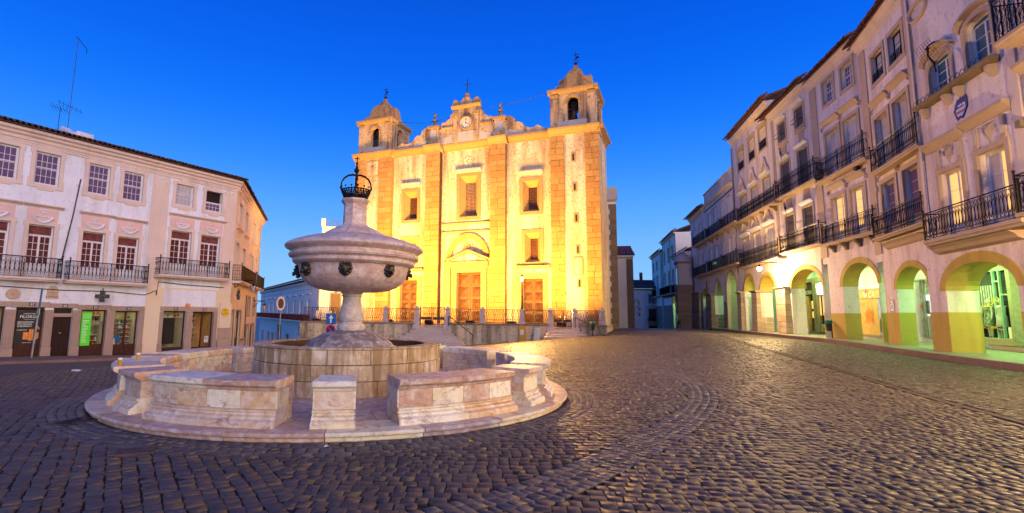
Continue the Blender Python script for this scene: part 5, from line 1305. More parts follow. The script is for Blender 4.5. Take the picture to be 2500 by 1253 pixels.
pier(R7, -10.9, -6.5, -.4, 1.0, .2, 4.1, 'old_stone', .15, 11); R7.box('stone_curb', 'old_stone', -6.4, -3.7, .3, .8, .3, 2.8, .04)
for q in d: R7.surround(*q, .12, 'cream_wall', .04); R7.boxes('white_shutter', 'white_wood', [(q[0], q[1], .06, .1, q[2], q[3])])
top_cornice(R7, -11.3, -3.7, 12.6, 1.0, 'cream_wall'); R7.eave(-11.6, -3.7, 13.2, .7, 'roof_tile', .3, 5)
balc(R7, -10.9, -4.4, 9.7, 10.85, .6, 2, 'grid'); balc(R7, -10.9, -4.4, 6.1, 7.25, .6, 0, 'grid')
# lamps inside the arcade
for f, u, z, e_, nm in ((R1, 1.6, 4.3, 70, 'in front of the mannequins'), (R1, 4.2, 4.3, 70, 'right of the dress shop window'), (R1, -1.2, 4.3, 60, 'behind the pier with the torn poster'), (R2, 1.6, 4.35, 75, 'at the bright green shop'), (R2, -1.0, 4.35, 55, 'between the bank and the green shop'), (R3, 1.8, 5.0, 35, 'right of the bank panels'), (R3, -1.4, 5.0, 28, 'above the bank panels'), (R4, 1.4, 5.45, 75, 'right of the café sign'), (R4, -2.2, 5.45, 45, 'behind the light stone pier'), (R5, 2, 5.5, 60, 'under the glowing wall lamp'), (R5, -2, 5.5, 60, 'behind the shaded stone pier'), (R6, 5.2, 5.8, 60, 'in the tall plain arch'), (R6, .6, 5.8, 50, 'in the pointed arch of the row'), (R7, -5.0, 4.9, 40, 'in the lowest, furthest arch of the row')):
    tube_lamp(f, u, z, 1.75, e_ * 1.75, label='fluorescent ceiling lamp inside the arcade ' + nm)

# ---- arcade pavement, kerb of single stones
strip('arcade_pavement', KERB[::8], 9.0, -.2, .19, 'arcade_floor', off=.14)
kp = tag(strip('kerb', KERB[::8], .02, -.3, .10, 'dirt', off=.05), kind='structure')
i = 0
while i < len(KERB) - 24:
    j = i + random.randint(18, 24); p, q = KERB[i], KERB[j]; t = q - p; Ln = math.hypot(*t); z = gz(*p); z2 = gz(*q)
    a = math.atan2(t[1], t[0])
    put('kerb_stone', unit('kerb_stone', .04), kp, Matrix.Translation((p[0], p[1], z - .12)) @ Matrix.Rotation(a, 4, 'Z') @ Matrix.Rotation(-math.atan2(z2 - z, Ln), 4, 'Y') @ TR(.004, -.14, 0) @ SC(Ln - .008, .16, .325)); i = j

# ---------------------------------------------------------------- the floodlit church
CP = Vector((4.72, 45.0, .70)); CY = R(-23.5)
croot = thing('church', 'floodlit yellow church with twin bell towers and a clock gable', 'church', CP, CY)
C = Fac(croot, zr=CP.z); CM = Matrix.Translation(CP) @ Matrix.Rotation(CY, 4, 'Z')
cz = C.Z
ZC = 17.25
gl, gr, gc = (-10.92, -10.2, 11.0, 13.0), (1.28, 2.0, 11.03, 13.0), (-4.98, -4.02, 10.95, 14.05)
gl2, gr2 = (-10.92, -10.25, 6.5, 8.34), (1.42, 2.05, 6.5, 8.34)
dC, dR, dLf = (-5.55, -3.05, .0, 5.47), (.85, 2.65, .0, 4.76), (-11.45, -9.65, .0, 4.78)
def sp(g, a, b_, c, d): return (g[0] - a, g[1] + a, g[2] - b_, g[3] + c)
wl_, wr_, wc_ = sp(gl, .38, .3, .55, 0), sp(gr, .38, .3, .55, 0), sp(gc, .42, .25, .6, 0)
wl2, wr2 = sp(gl2, .35, .3, .45, 0), sp(gr2, .35, .3, .45, 0)
C.wall('nave_wall', 'church_plaster', -12.7, -7.3, -3, ZC, [wl_, wl2, dLf], y=.45, thick=.4)
C.wall('nave_wall', 'church_plaster', -2.0, 3.6, -3, ZC, [wr_, wr2, dR], y=.45, thick=.4)
C.wall('nave_wall', 'church_plaster', -7.3, -2.0, -3, ZC, [wc_, dC], y=.70, thick=.4)
C.build(MB().box(-12.6, 3.5, 1.3, 34, cz(-3), cz(16.5)), 'nave', 'church_plaster')
# tower shafts
C.build(MB().box(-16.95, -12.65, .10, 5.2, cz(-3), cz(ZC)), 'tower', 'church_plaster')
C.build(MB().box(3.55, 7.62, .10, 5.0, cz(-3), cz(ZC)), 'tower', 'church_plaster')
C.build(MB().box(-8.72, -7.30, .06, .9, cz(-3), cz(ZC)), 'pilaster_core', 'joint_stone'); C.build(MB().box(-2.08, -.66, .06, .9, cz(-3), cz(ZC)), 'pilaster_core', 'joint_stone')
rd = random.Random(11)
def stonework(u0, u1, y0, y1, z0, z1, ch=.54, name='stone_block', quoin=0, skip=None):
    z = z0; i = 0
    while z < z1 - .1:
        h = min(rd.uniform(.44, .60), z1 - z)
        if z1 - z - h < .22: h = z1 - z
        a, b_ = u0, u1
        if quoin == 1: b_ = u1 + (.14 if i % 2 else -.06)
        if quoin == -1: a = u0 - (.14 if i % 2 else -.06)
        cuts = [a, b_] if (b_ - a) < .9 or rd.random() < .18 else [a, a + (b_ - a) * rd.choice((.34, .42, .5, .6, .66)), b_]
        for p, q in zip(cuts, cuts[1:]): block(name, 'church_stone', croot, I4, p + .013, q - .013, y0 + rd.uniform(-.015, .015), y1, cz(z) + .012, cz(z + h) - .012, .04)
        z += h; i += 1
stonework(-8.75, -7.27, 0, .1, .6, ZC); stonework(-2.11, -.63, 0, .1, .6, ZC)
stonework(3.5, 4.7, .0, .12, .6, ZC, quoin=0); stonework(6.5, 7.7, .0, .12, .6, ZC, quoin=0)
stonework(-14.1, -12.6, .0, .12, .6, ZC, quoin=0); stonework(-17.0, -15.75, .0, .12, 8.5, ZC, quoin=0)
C.build(MB().box(-12.66, -12.58, .13, 5.1, cz(-2), cz(ZC)), 'tower_side', 'church_stone')
# main cornice, breaking forward over pilasters and towers
prof = [(.02, 0), (.06, .06), (.10, .16), (.24, .26), (.30, .34), (.44, .42), (.48, .60), (.42, .66)]
for u0, u1, y in ((-17.15, -12.5, .0), (-12.45, -8.95, .45), (-8.9, -7.1, 0), (-7.05, -2.28, .60), (-2.25, -.5, 0), (-.45, 3.35, .45), (3.4, 7.8, 0)):
    C.mould('cornice', 'cornice_stone', u0, u1, prof, 17.22, y=y)
    C.build(MB().box(u0 + .05, u1 - .05, y + .012, y + 1.5, cz(17.2), cz(17.80)), 'cornice_bed', 'church_plaster')
for uu, sg in ((7.62, 1), (-12.65, 1)):
    C.build(MB().extrude([(uu, cz(17.22))] + [(uu + p, cz(17.22) + h) for p, h in prof] + [(uu, cz(17.88))], 'y', -.3, 5.2), 'cornice', 'cornice_stone')
# splayed windows with stone frames, iron grilles, hoods
def splay(g, w, y, hood, frame_w):
    a = [C.X(v) for v in g[:2]]; z0, z1 = cz(g[2]), cz(g[3]); b_ = w[:2]; q0, q1 = cz(w[2]), cz(w[3]); d = y + .62
    mb = MB()
    mb.quad((b_[0], y + .01, q0), (a[0], d, z0), (a[0], d, z1), (b_[0], y + .01, q1)); mb.quad((b_[1], y + .01, q0), (b_[1], y + .01, q1), (a[1], d, z1), (a[1], d, z0))
    mb.quad((b_[0], y + .01, q1), (a[0], d, z1), (a[1], d, z1), (b_[1], y + .01, q1)); mb.quad((b_[0], y + .01, q0), (b_[1], y + .01, q0), (a[1], d, z0), (a[0], d, z0))
    o = C.build(mb, 'window_splay', 'cornice_stone')
    f = frame_w; m_ = MB()
    m_.box(b_[0] - f, b_[0], y - .05, y + .08, q0 - f, q1 + f); m_.box(b_[1], b_[1] + f, y - .05, y + .08, q0 - f, q1 + f); m_.box(b_[0], b_[1], y - .05, y + .08, q0 - f, q0); m_.box(b_[0], b_[1], y - .05, y + .08, q1, q1 + f)
    C.build(m_, 'window_frame', 'cornice_stone')
    m_ = MB(); nx_ = 5 if g[1] - g[0] < .8 else 7; nz = int((z1 - z0) / ((a[1] - a[0]) / nx_))
    for i in range(nx_ + 1): x = a[0] + (a[1] - a[0]) * i / nx_; m_.box(x - .028, x + .028, d - .04, d, z0, z1)
    for i in range(nz + 1): z = z0 + (z1 - z0) * i / nz; m_.box(a[0], a[1], d - .055, d - .015, z - .028, z + .028)
    C.build(m_, 'iron_grille', 'church_door', kind='stuff'); C.build(MB().box(a[0], a[1], d + .06, d + .1, z0, z1), 'pane', 'pane_dark')
    if hood: C.mould('window_hood', 'blue_lime', hood[0], hood[1], [(.05, 0), (.1, .05), (.26, .14), (.3, .2), (.3, .34)], hood[2], y=y)
splay(gc, wc_, .70, (-5.9, -3.2, 14.95), .34); splay(gr, wr_, .45, (.5, 2.7, 14.1), .3); splay(gl, wl_, .45, (-11.6, -9.5, 14.05), .3)
splay(gr2, wr2, .45, None, .34); splay(gl2, wl2, .45, None, .34)
# coat of arms above the central window
m_ = MB(); relief(m_, (-4.5, cz(16.1)), .42, 9, -.16, 3, 1.4); o = m_.build('carved_arms', 'church_plaster', croot, TR(0, .70, 0))
# portal
for z in (9.2, 9.98): C.mould('portal_band', 'cornice_stone', -7.2, -2.1, [(.02, 0), (.10, .05), (.14, .14)], z, y=.70)
AO = arc_pts(-6.72, -2.28, cz(6.5), 2.62, 13); AI = arc_pts(-6.18, -2.82, cz(6.5), 2.1, 13)
for i in range(13):
    a, b_, c, d = AI[i], AI[i + 1], AO[i + 1], AO[i]
    MB().add([(a[0], .50, a[1]), (b_[0], .50, b_[1]), (c[0], .50, c[1]), (d[0], .50, d[1]), (a[0], .72, a[1]), (b_[0], .72, b_[1]), (c[0], .72, c[1]), (d[0], .72, d[1])],
             [(0, 1, 2, 3), (0, 4, 5, 1), (1, 5, 6, 2), (2, 6, 7, 3), (3, 7, 4, 0)]).build('arch_stone', 'church_stone', croot, Matrix.Translation(((a[0] + c[0]) / 2, 0, (a[1] + c[1]) / 2)) @ Matrix.Rotation(random.uniform(-.01, .01), 4, 'Y') @ SC(.985, 1, .985) @ Matrix.Translation((-(a[0] + c[0]) / 2, 0, -(a[1] + c[1]) / 2)))
for a, b_ in ((-6.9, -6.2), (-2.8, -2.1)):
    C.boxes('portal_pier', 'cornice_stone', [(a, b_, .48, .71, .6, 6.25)]); C.mould('portal_impost', 'cornice_stone', a - .05, b_ + .05, [(.02, 0), (.1, .08), (.14, .2)], 6.25, y=.48)
C.boxes('door_frame', 'cornice_stone', [(-6.05, -5.5, .36, .72, .6, 5.9), (-3.1, -2.55, .36, .72, .6, 5.9), (-5.5, -3.1, .36, .72, 5.42, 5.9)])
C.mould('portal_entablature', 'cornice_stone', -6.2, -2.4, [(.02, 0), (.06, .3), (.18, .4), (.24, .5)], 5.9, y=.36)
C.build(MB().extrude([(-6.35, cz(6.42)), (-2.25, cz(6.42)), (-4.3, cz(7.25))], 'y', .30, .70), 'portal_pediment', 'church_plaster')
for p, q in (((-6.5, 6.42), (-4.3, 7.32)), ((-2.1, 6.42), (-4.3, 7.32))):
    C.build(MB().add([(p[0], .12, cz(p[1])), (q[0], .12, cz(q[1])), (q[0], .12, cz(q[1] + .2)), (p[0], .12, cz(p[1] + .2)), (p[0], .71, cz(p[1])), (q[0], .71, cz(q[1])), (q[0], .71, cz(q[1] + .2)), (p[0], .71, cz(p[1] + .2))], [(0, 1, 2, 3), (4, 7, 6, 5), (0, 4, 5, 1), (2, 6, 7, 3), (0, 3, 7, 4), (1, 5, 6, 2)]), 'raking_cornice', 'cornice_stone')
m_ = MB(); relief(m_, (-4.35, cz(7.95)), .36, 9, -.16, 6, 1.2); m_.build('carved_arms', 'cornice_stone', croot, TR(0, .70, 0))
# doors: two leaves, each a column of raised pyramids
def church_door(d, y, rows_):
    a, b_, z0, z1 = d[0], d[1], cz(.70), cz(d[3]); mid = (a + b_) / 2
    for p, q in ((a, mid - .01), (mid + .01, b_)):
        lf = C.build(MB().box(p, q, y, y + .12, z0, z1), 'door_leaf', 'church_door'); w = q - p; n_ = rows_; hh = (z1 - z0 - .3) / n_
        for i in range(n_):
            zc = z0 + .15 + hh * (i + .5); r_ = min(w, hh) * .40
            MB().add([(p + w / 2 - r_, y, zc - r_), (p + w / 2 + r_, y, zc - r_), (p + w / 2 + r_, y, zc + r_), (p + w / 2 - r_, y, zc + r_), (p + w / 2, y - .24, zc)], [(0, 1, 4), (1, 2, 4), (2, 3, 4), (3, 0, 4)]).build('raised_panel', 'church_door', lf)
            MB().box(p + .06, q - .06, y - .03, y, zc + hh / 2 - .05, zc + hh / 2 + .03).build('door_rail', 'church_door', lf)
church_door(dC, .95, 4); church_door(dR, .75, 4); church_door(dLf, .75, 4)
for dd, f0, f1, hd in ((dR, .42, 3.08, (.2, 3.3, 5.62)), (dLf, -11.9, -9.15, (-12.1, -8.98, 5.62))):
    C.boxes('door_frame', 'cornice_stone', [(f0, dd[0], .36, .5, .6, 5.2), (dd[1], f1, .36, .5, .6, 5.2), (dd[0], dd[1], .36, .5, dd[3], 5.2)])
    C.boxes('door_frieze', 'church_plaster', [(f0 + .05, f1 - .05, .40, .46, 5.2, 5.62)]); C.mould('door_hood', 'cornice_stone', hd[0], hd[1], [(.05, 0), (.1, .05), (.24, .12), (.28, .26)], hd[2], y=.45)
# tower details
for z in (15.17, 12.52, 9.82, 7.11, 4.28):
    u = 5.5 + (15.17 - z) * .033
    C.boxes('slit_frame', 'cornice_stone', [(u - .2, u - .08, .07, .13, z - .42, z + .42), (u + .08, u + .2, .07, .13, z - .42, z + .42), (u - .08, u + .08, .07, .13, z + .3, z + .42), (u - .08, u + .08, .07, .13, z - .42, z - .3)]); C.boxes('slit', 'pane_dark', [(u - .08, u + .08, .09, .11, z - .3, z + .3)])
fm_ = C.boxes('tablet', 'cornice_stone', [(5.4, 6.2, .05, .11, 4.95, 6.5)]); C.boxes('tablet_face', 'church_plaster', [(5.5, 6.1, .035, .05, 5.06, 6.38)])
sd_ = C.boxes('sundial', 'cornice_stone', [(-15.65, -14.15, .04, .11, 15.4, 17.05)]); C.boxes('sundial_face', 'church_plaster', [(-15.52, -14.28, .025, .04, 15.52, 16.93)])
m_ = MB()
for k in range(9): t = math.pi * (1 + k / 8); m_.tube([(-14.9, .02, cz(16.55)), (-14.9 + .55 * math.cos(t), .02, cz(16.55) + .85 * math.sin(t))], .012, 3)
m_.build('hour_lines', 'rust_iron', sd_)
C.boxes('niche_panel', 'church_plaster', [(-15.4, -14.3, .05, .10, 13.2, 14.9)])
# belfries
def belfry(u0, u1, y0, label):
    w = u1 - u0; z0, z1 = cz(17.85), cz(21.05); cx, cy = (u0 + u1) / 2, y0 + w / 2; a = .50
    hw = w / 2
    Mb = TR(cx, cy, 0); ob = [(-a + .0, a, 18.55, 20.72, .5)]
    for r_ in range(4):
        Mr = Mb @ Matrix.Rotation(r_ * math.pi / 2, 4, 'Z'); f = Fac(croot, Mr @ TR(0, -hw, 0), zr=CP.z)
        f.wall('belfry_wall', 'belfry_plaster', -hw + .004 * r_, hw - .004 * r_, 17.85, 21.05, ob, thick=.5)
        for p, q in ((-hw, -hw + .62), (hw - .62, hw)): f.boxes('belfry_pilaster', 'belfry_plaster', [(p + .003, q - .003, -.09, 0, 17.9, 20.75)]); f.boxes('pilaster_cap', 'cornice_stone', [(p - .02, q + .02, -.14, 0, 20.75, 21.0)])
        f.boxes('belfry_base', 'blue_lime', [(-hw + .62, -a - .01, -.03, 0, 17.9, 18.5), (a + .01, hw - .62, -.03, 0, 17.9, 18.5), (-a, a, -.05, .2, 17.9, 18.53)])
        m_ = MB(); A = arc_pts(-a, a, f.Z(20.22), .5, 10); B = arc_pts(-a - .2, a + .2, f.Z(20.22), .7, 10)
        for i in range(10): m_.add([(A[i][0], -.06, A[i][1]), (A[i + 1][0], -.06, A[i + 1][1]), (B[i + 1][0], -.06, B[i + 1][1]), (B[i][0], -.06, B[i][1]), (A[i][0], .02, A[i][1]), (A[i + 1][0], .02, A[i + 1][1]), (B[i + 1][0], .02, B[i + 1][1]), (B[i][0], .02, B[i][1])], [(0, 1, 2, 3), (0, 4, 5, 1), (3, 2, 6, 7)])
        for sg in (-1, 1): m_.box(sg * (a + .12) - .12, sg * (a + .12) + .12, -.07, .02, f.Z(20.1), f.Z(20.24))
        f.build(m_, 'belfry_arch', 'cornice_stone')
        P_ = [(-.03, f.Z(21.0))] + [(p_[0] * -1, f.Z(21.0) + p_[1]) for p_ in ((.03, 0), (.1, .1), (.24, .2), (.3, .34), (.3, .46))] + [(.3, f.Z(21.5))]
        f.build(MB().extrude([(y_, z_) for y_, z_ in P_], 'x', -hw - .28 + .003 * r_, hw + .28 - .003 * r_), 'belfry_cornice', 'cornice_stone')
    # curved pyramid roof with end scrolls
    prof_ = [(hw + .05, 21.5), (1.64, 21.70), (1.6, 21.9), (1.24, 22.2), (1.0, 22.6), (.86, 23.05), (.72, 23.25), (.60, 23.6), (.36, 23.95), (.17, 24.15), (.15, 24.35), (.08, 24.55)]
    m_ = MB(); s4 = [(-1, -1), (1, -1), (1, 1), (-1, 1)]
    vs = [(sx * h, sy * h, cz(z)) for h, z in prof_ for sx, sy in s4]; n_ = len(prof_)
    m_.add(vs, [(i * 4 + k, i * 4 + (k + 1) % 4, (i + 1) * 4 + (k + 1) % 4, (i + 1) * 4 + k) for i in range(n_ - 1) for k in range(4)] + [(n_ * 4 - 4, n_ * 4 - 3, n_ * 4 - 2, n_ * 4 - 1)])
    rfm = m_.build('belfry_roof', 'cap_plaster', croot, Mb)
    for r_ in range(4):
        Mr = Matrix.Rotation(r_ * math.pi / 2, 4, 'Z')
        MB().extrude([(-1.35, cz(21.7)), (1.35, cz(21.7)), (1.28, cz(22.0)), (.9, cz(22.3)), (.72, cz(22.9)), (.42, cz(23.12)), (0, cz(23.2)), (-.42, cz(23.12)), (-.72, cz(22.9)), (-.9, cz(22.3)), (-1.28, cz(22.0))], 'y', -1.42, -.5).build('roof_gable', 'cap_plaster', rfm, Mr)
        for sg in (-1, 1): MB().sphere((sg * 1.32, -1.32, cz(21.85)), .17, 6).build('roof_scroll', 'cornice_stone', rfm, Mr)
    m_ = MB().sphere((0, 0, cz(24.55)), .16, 6).tube([(0, 0, cz(24.5)), (0, 0, cz(25.75))], .035, 5).tube([(.22 * math.cos(t), 0, cz(24.85) + .22 * math.sin(t)) for t in [k * math.pi / 6 for k in range(12)]], .025, 4, True).tube([(-.3, 0, cz(25.5)), (.3, 0, cz(25.5))], .03, 4)
    m_.add([(.0, 0, cz(25.1)), (.34, 0, cz(25.15)), (.2, 0, cz(25.35)), (0, 0, cz(25.25))], [(0, 1, 2, 3)])
    m_.build('weathervane', 'iron', rfm)
    b = thing('church_bell', label, 'bell', CM @ Vector((cx, cy - hw + .62, cz(18.72))), CY)
    MB().lathe([(.001, .92), (.1, .9), (.2, .82), (.235, .6), (.26, .35), (.33, .12), (.42, 0), (.36, .02), (.001, .3)], 18).build('bell_body', 'bell_bronze', b, None, None, True)
    MB().box(-.55, .55, -.1, .1, .92, 1.12).box(-.14, .14, -.1, .1, 1.12, 1.65).box(-.3, .3, -.09, .09, 1.3, 1.42).build('yoke', 'dark_wood', b); MB().tube([(0, 0, .4), (0, 0, -.02)], .04, 5).build('clapper', 'iron', b)
belfry(-16.7, -12.95, .15, 'bronze bell hanging in the left bell tower'); belfry(3.6, 7.4, .15, 'bronze bell hanging in the right bell tower')
# clock gable
half = [(-12.6, 17.85), (-12.6, 18.15), (-12.2, 18.1), (-11.9, 18.35), (-11.55, 18.55), (-11.2, 18.35), (-10.7, 18.4), (-10.3, 18.6), (-10.1, 18.95), (-9.8, 19.1), (-9.45, 19.1), (-9.35, 19.5), (-9.0, 19.75), (-8.75, 19.8), (-8.7, 19.4), (-7.3, 19.4), (-7.25, 19.9), (-7.05, 20.1), (-6.9, 19.95), (-6.65, 20.2), (-6.3, 20.35), (-6.25, 20.7), (-5.98, 20.9), (-5.95, 21.3)]
mir = [(-9.2 - u, z) for u, z in half[::-1]]
mir = [(min(u, 3.55), z) for u, z in mir]
C.build(MB().extrude([(u, cz(z)) for u, z in half + mir], 'y', .15, .75), 'clock_gable', 'belfry_plaster')
C.build(MB().extrude([(u, cz(17.86 + (z - 17.86) * .3)) for u, z in half + mir], 'y', .135, .4), 'gable_stain', 'blue_lime')
C.boxes('gable_pilaster', 'belfry_plaster', [(-5.9, -5.5, .02, .15, 17.9, 20.7), (-3.7, -3.3, .02, .15, 17.9, 20.7)]); C.boxes('gable_capital', 'cornice_stone', [(-5.98, -5.42, -.05, .15, 20.4, 20.75), (-3.78, -3.22, -.05, .15, 20.4, 20.75)])
C.mould('gable_cornice', 'cornice_stone', -6.1, -3.1, [(.02, 0), (.1, .1), (.22, .2), (.24, .32)], 21.15, y=.12)
for sg in (-1, 1):
    P_ = [(-4.6 + sg * x, cz(z)) for x, z in ((1.4, 21.47), (1.4, 21.75), (1.3, 22.0), (1.1, 22.1), (.9, 22.0), (.78, 21.75), (.72, 21.47))]
    C.build(MB().extrude(P_, 'y', .0, .6), 'gable_scroll', 'cornice_stone')
C.boxes('gable_block', 'belfry_plaster', [(-5.15, -4.05, .05, .6, 21.47, 21.95), (-4.95, -4.25, .02, .65, 21.95, 22.15)])
C.build(MB().lathe([(.001, 0), (.3, 0), (.32, .15), (.22, .25), (.26, .4), (.2, .58), (.001, .66)], 12, (-4.6, .32, cz(22.1))), 'finial', 'cornice_stone', smooth=True)
m_ = MB().tube([(-4.6, .32, cz(22.7)), (-4.6, .32, cz(24.05))], .035, 5).tube([(-5.0, .32, cz(23.6)), (-4.2, .32, cz(23.6))], .035, 5)
for x, z in ((-5.02, 23.6), (-4.18, 23.6), (-4.6, 24.08)): m_.tube([(x + .07 * math.cos(t), .32, cz(z) + .07 * math.sin(t)) for t in [k * math.pi / 3 for k in range(6)]], .02, 4, True)
C.build(m_, 'gable_cross', 'iron')
for u in (-8.0, -1.2):
    C.boxes('pedestal', 'belfry_plaster', [(u - .62, u + .62, -.12, .8, 17.9, 18.35), (u - .5, u + .5, -.02, .7, 18.35, 19.55)]); C.boxes('pedestal_panel', 'blue_lime', [(u - .3, u + .3, -.035, -.02, 18.5, 19.35)]); C.boxes('pedestal_cap', 'cornice_stone', [(u - .62, u + .62, -.14, .8, 19.55, 19.78)])
    C.build(MB().lathe([(.001, 0), (.36, 0), (.34, .08), (.16, .3), (.14, .5), (.26, .62), (.28, .72), (.12, .82), (.14, .95), (.08, 1.1), (.16, 1.22), (.1, 1.42), (.001, 1.5)], 14, (u, .34, cz(19.76))), 'stone_urn', 'old_stone', smooth=True)
for a, b_ in ((-7.2, -6.0), (-3.2, -2.05)): C.mould('gable_string', 'cornice_stone', a, b_, [(.02, 0), (.1, .06), (.1, .14)], 19.35, y=.14)
ck = C.build(MB().lathe([(.001, -.02), (.56, -.02), (.57, 0)], 28), 'clock_dial', 'clock_face'); ck.matrix_local = TR(-4.6, .05, cz(19.66)) @ Matrix.Rotation(math.pi / 2, 4, 'X')
MB().lathe([(.56, -.04), (.58, .05), (.68, .05), (.70, -.06)], 28).build('clock_rim', 'cornice_stone', ck)
MB().lathe([(.315, .004), (.33, .004)], 28).build('inner_ring', 'black', ck)
for k, s_ in enumerate(('XII', 'I', 'II', 'III', 'IIII', 'V', 'VI', 'VII', 'VIII', 'IX', 'X', 'XI')):
    a = -k * math.pi / 6; t = text('numeral', s_, .16, 'black', ck, Matrix.Rotation(a, 4, 'Z') @ TR(0, .385, .006) @ Matrix.Rotation(-math.pi / 2, 4, 'X'), .002, scale_x=.8)
MB().add([(-.02, -.1, .012), (.02, -.1, .012), (.012, .46, .012), (-.012, .46, .012)], [(0, 1, 2, 3)]).build('minute_hand', 'black', ck, Matrix.Rotation(-.04, 4, 'Z')); MB().add([(-.03, -.08, .016), (.03, -.08, .016), (.014, .34, .016), (-.014, .34, .016)], [(0, 1, 2, 3)]).build('hour_hand', 'black', ck, Matrix.Rotation(-2.05, 4, 'Z'))
# cables slung between the towers
cb = tag(MB().tube([CM @ Vector((u, .3, cz(z))) for u, z in ((-12.9, 21.0), (-9, 20.3), (-6, 20.55))] , .02, 4).build('tower_cable', 'iron'), 'thin cable from the left bell tower to the clock gable', 'cable', 'cables slung between the towers')
cb = tag(MB().tube([CM @ Vector((u, .3, cz(z))) for u, z in ((-3.3, 20.9), (0, 21.0), (3.5, 21.4))], .02, 4).build('tower_cable', 'iron'), 'thin cable from the clock gable up to the right bell tower', 'cable', 'cables slung between the towers')

# ---------------------------------------------------------------- church terrace with its railing, gates and steps
TP = Vector((4.08, 39.0, 0)); TY = R(-5.3); TM = Matrix.Translation(TP) @ Matrix.Rotation(TY, 4, 'Z'); TI = TM.inverted()
tr = thing('church_terrace', 'raised church terrace with stained plaster wall and pale stone posts', 'terrace', TP, TY)
cl, cr2 = TI @ (CM @ Vector((-17.2, 5, 0))), TI @ (CM @ Vector((7.75, 6, 0)))
G1, G2 = (-7.06, -5.12), (3.1, 4.47)
pts = [(-16.5, 0), (7.0, 0), (cr2.x, cr2.y), (cl.x, cl.y), (-17.0, 8)]
MB().extrude([(x, y + .3) if y == 0 else (x, y) for x, y in pts], 'z', -3.0, .70).build('terrace_floor', 'floor_marble', tr)
for a, b_ in ((-16.5, G1[0] - .3), (G1[1] + .3, G2[0] - .3), (G2[1] + .3, 7.0)):
    MB().box(a, b_, 0, .32, -3.0, .80).build('retaining_wall', 'terrace_plaster', tr); MB().box(a - .02, b_ + .02, -.08, .40, .80, .93).build('coping', 'old_stone', tr)
for a, b_ in (G1, G2): MB().box(a - .3, b_ + .3, .0, .32, -3, .55).build('retaining_wall', 'terrace_plaster', tr)
for a, b_ in ((-12.6, -9.95), (-4.75, -2.5), (-2.0, .45), (1.2, 2.6)):   # sunk panels edged with a raised fillet
    m_ = MB(); e = .05
    for x0, x1, z0, z1 in ((a, b_, .55, .6), (a, b_, -.25, -.2), (a, a + e, -.2, .55), (b_ - e, b_, -.2, .55)): m_.box(x0, x1, -.03, 0, z0, z1)
    m_.build('panel_fillet', 'terrace_plaster', tr)
MB().box(.50, 1.05, -.16, .02, -2, .80).build('lamp_pier', 'ochre_base', tr); MB().box(.60, .86, -.22, -.165, .12, .50).build('meter_box', 'white_paint', tr)
posts = [-12.35, -9.74, -7.28, -4.9, -2.23, .76, 2.88, 4.69, 6.7]
for i, u in enumerate(posts):
    w = .19
    P_ = MB(); lv = [(.24, .70 if i in (2, 3, 6, 7) else .93), (.24, 1.1), (.20, 1.13), (.19, 1.5), (.15, 1.85), (.15, 1.88), (.21, 1.92), (.21, 2.0), (.12, 2.05), (.08, 2.15), (.01, 2.17)]
    if i == 5: lv = lv[:-3] + [(.2, 2.04)]
    vs = [(u + sx * h, .16 + sy * h, z) for h, z in lv for sx, sy in ((-1, -1), (1, -1), (1, 1), (-1, 1))]
    P_.add(vs, [(k * 4 + q, k * 4 + (q + 1) % 4, k * 4 + 4 + (q + 1) % 4, k * 4 + 4 + q) for k in range(len(lv) - 1) for q in range(4)] + [(len(lv) * 4 - 4, len(lv) * 4 - 3, len(lv) * 4 - 2, len(lv) * 4 - 1)])
    P_.build('stone_post', 'step_stone', tr)
    if i in (2, 3, 6, 7): MB().box(u - .3, u + .3, -.14, .46, -2.5, .70).build('post_plinth', 'step_stone', tr)
spans = [(-16.3, -12.55), (-12.15, -9.94), (-9.54, -7.5), (-4.68, -2.43), (-2.03, .56), (.96, 2.68), (4.89, 6.5)]
for a, b_ in spans:
    m_ = MB(); railing(m_, [(a, .16), (b_, .16)], .95, 1.98, 'lattice'); r_ = m_.build('iron_railing', 'rust_iron', tr, None, 'stuff')
    MB().box(a, b_, .135, .185, 1.96, 2.0).build('top_rail', 'rust_iron', r_); MB().box(a, b_, .14, .18, .96, 1.0).build('bottom_rail', 'rust_iron', r_)
for (a, b_), zt in ((G1, 2.1), (G2, 1.97)):
    mid = (a + b_) / 2
    for p, q in ((a + .02, mid - .02), (mid + .02, b_ - .02)):
        gt = thing('iron_gate', 'left-hand leaf of the gate' if p < mid else 'right-hand leaf', 'gate', TM @ Vector((p, .16, .74)), TY, 'leaves of the terrace gates')
        gt['label'] = '%s iron gate leaf at the top of the %s church steps' % ('left' if p < mid else 'right', 'long' if a < 0 else 'short')
        w = q - p; h = zt - .74; m_ = MB().box(0, .05, -.025, .025, 0, h + .03).box(w - .05, w, -.025, .025, 0, h + .03).box(0, w, -.02, .02, h - .04, h).box(0, w, -.02, .02, 0, .04)
        m_.build('gate_frame', 'rust_iron', gt); MB().box(.05, w - .05, -.01, .01, h * .30, h * .46).build('kick_plate', 'rust_iron', gt); m_ = MB(); railing(m_, [(.05, 0), (w - .05, 0)], h * .46, h, 'lattice'); railing(m_, [(.05, 0), (w - .05, 0)], 0.02, h * .30, 'scroll'); m_.build('bars', 'rust_iron', gt, None, 'stuff')
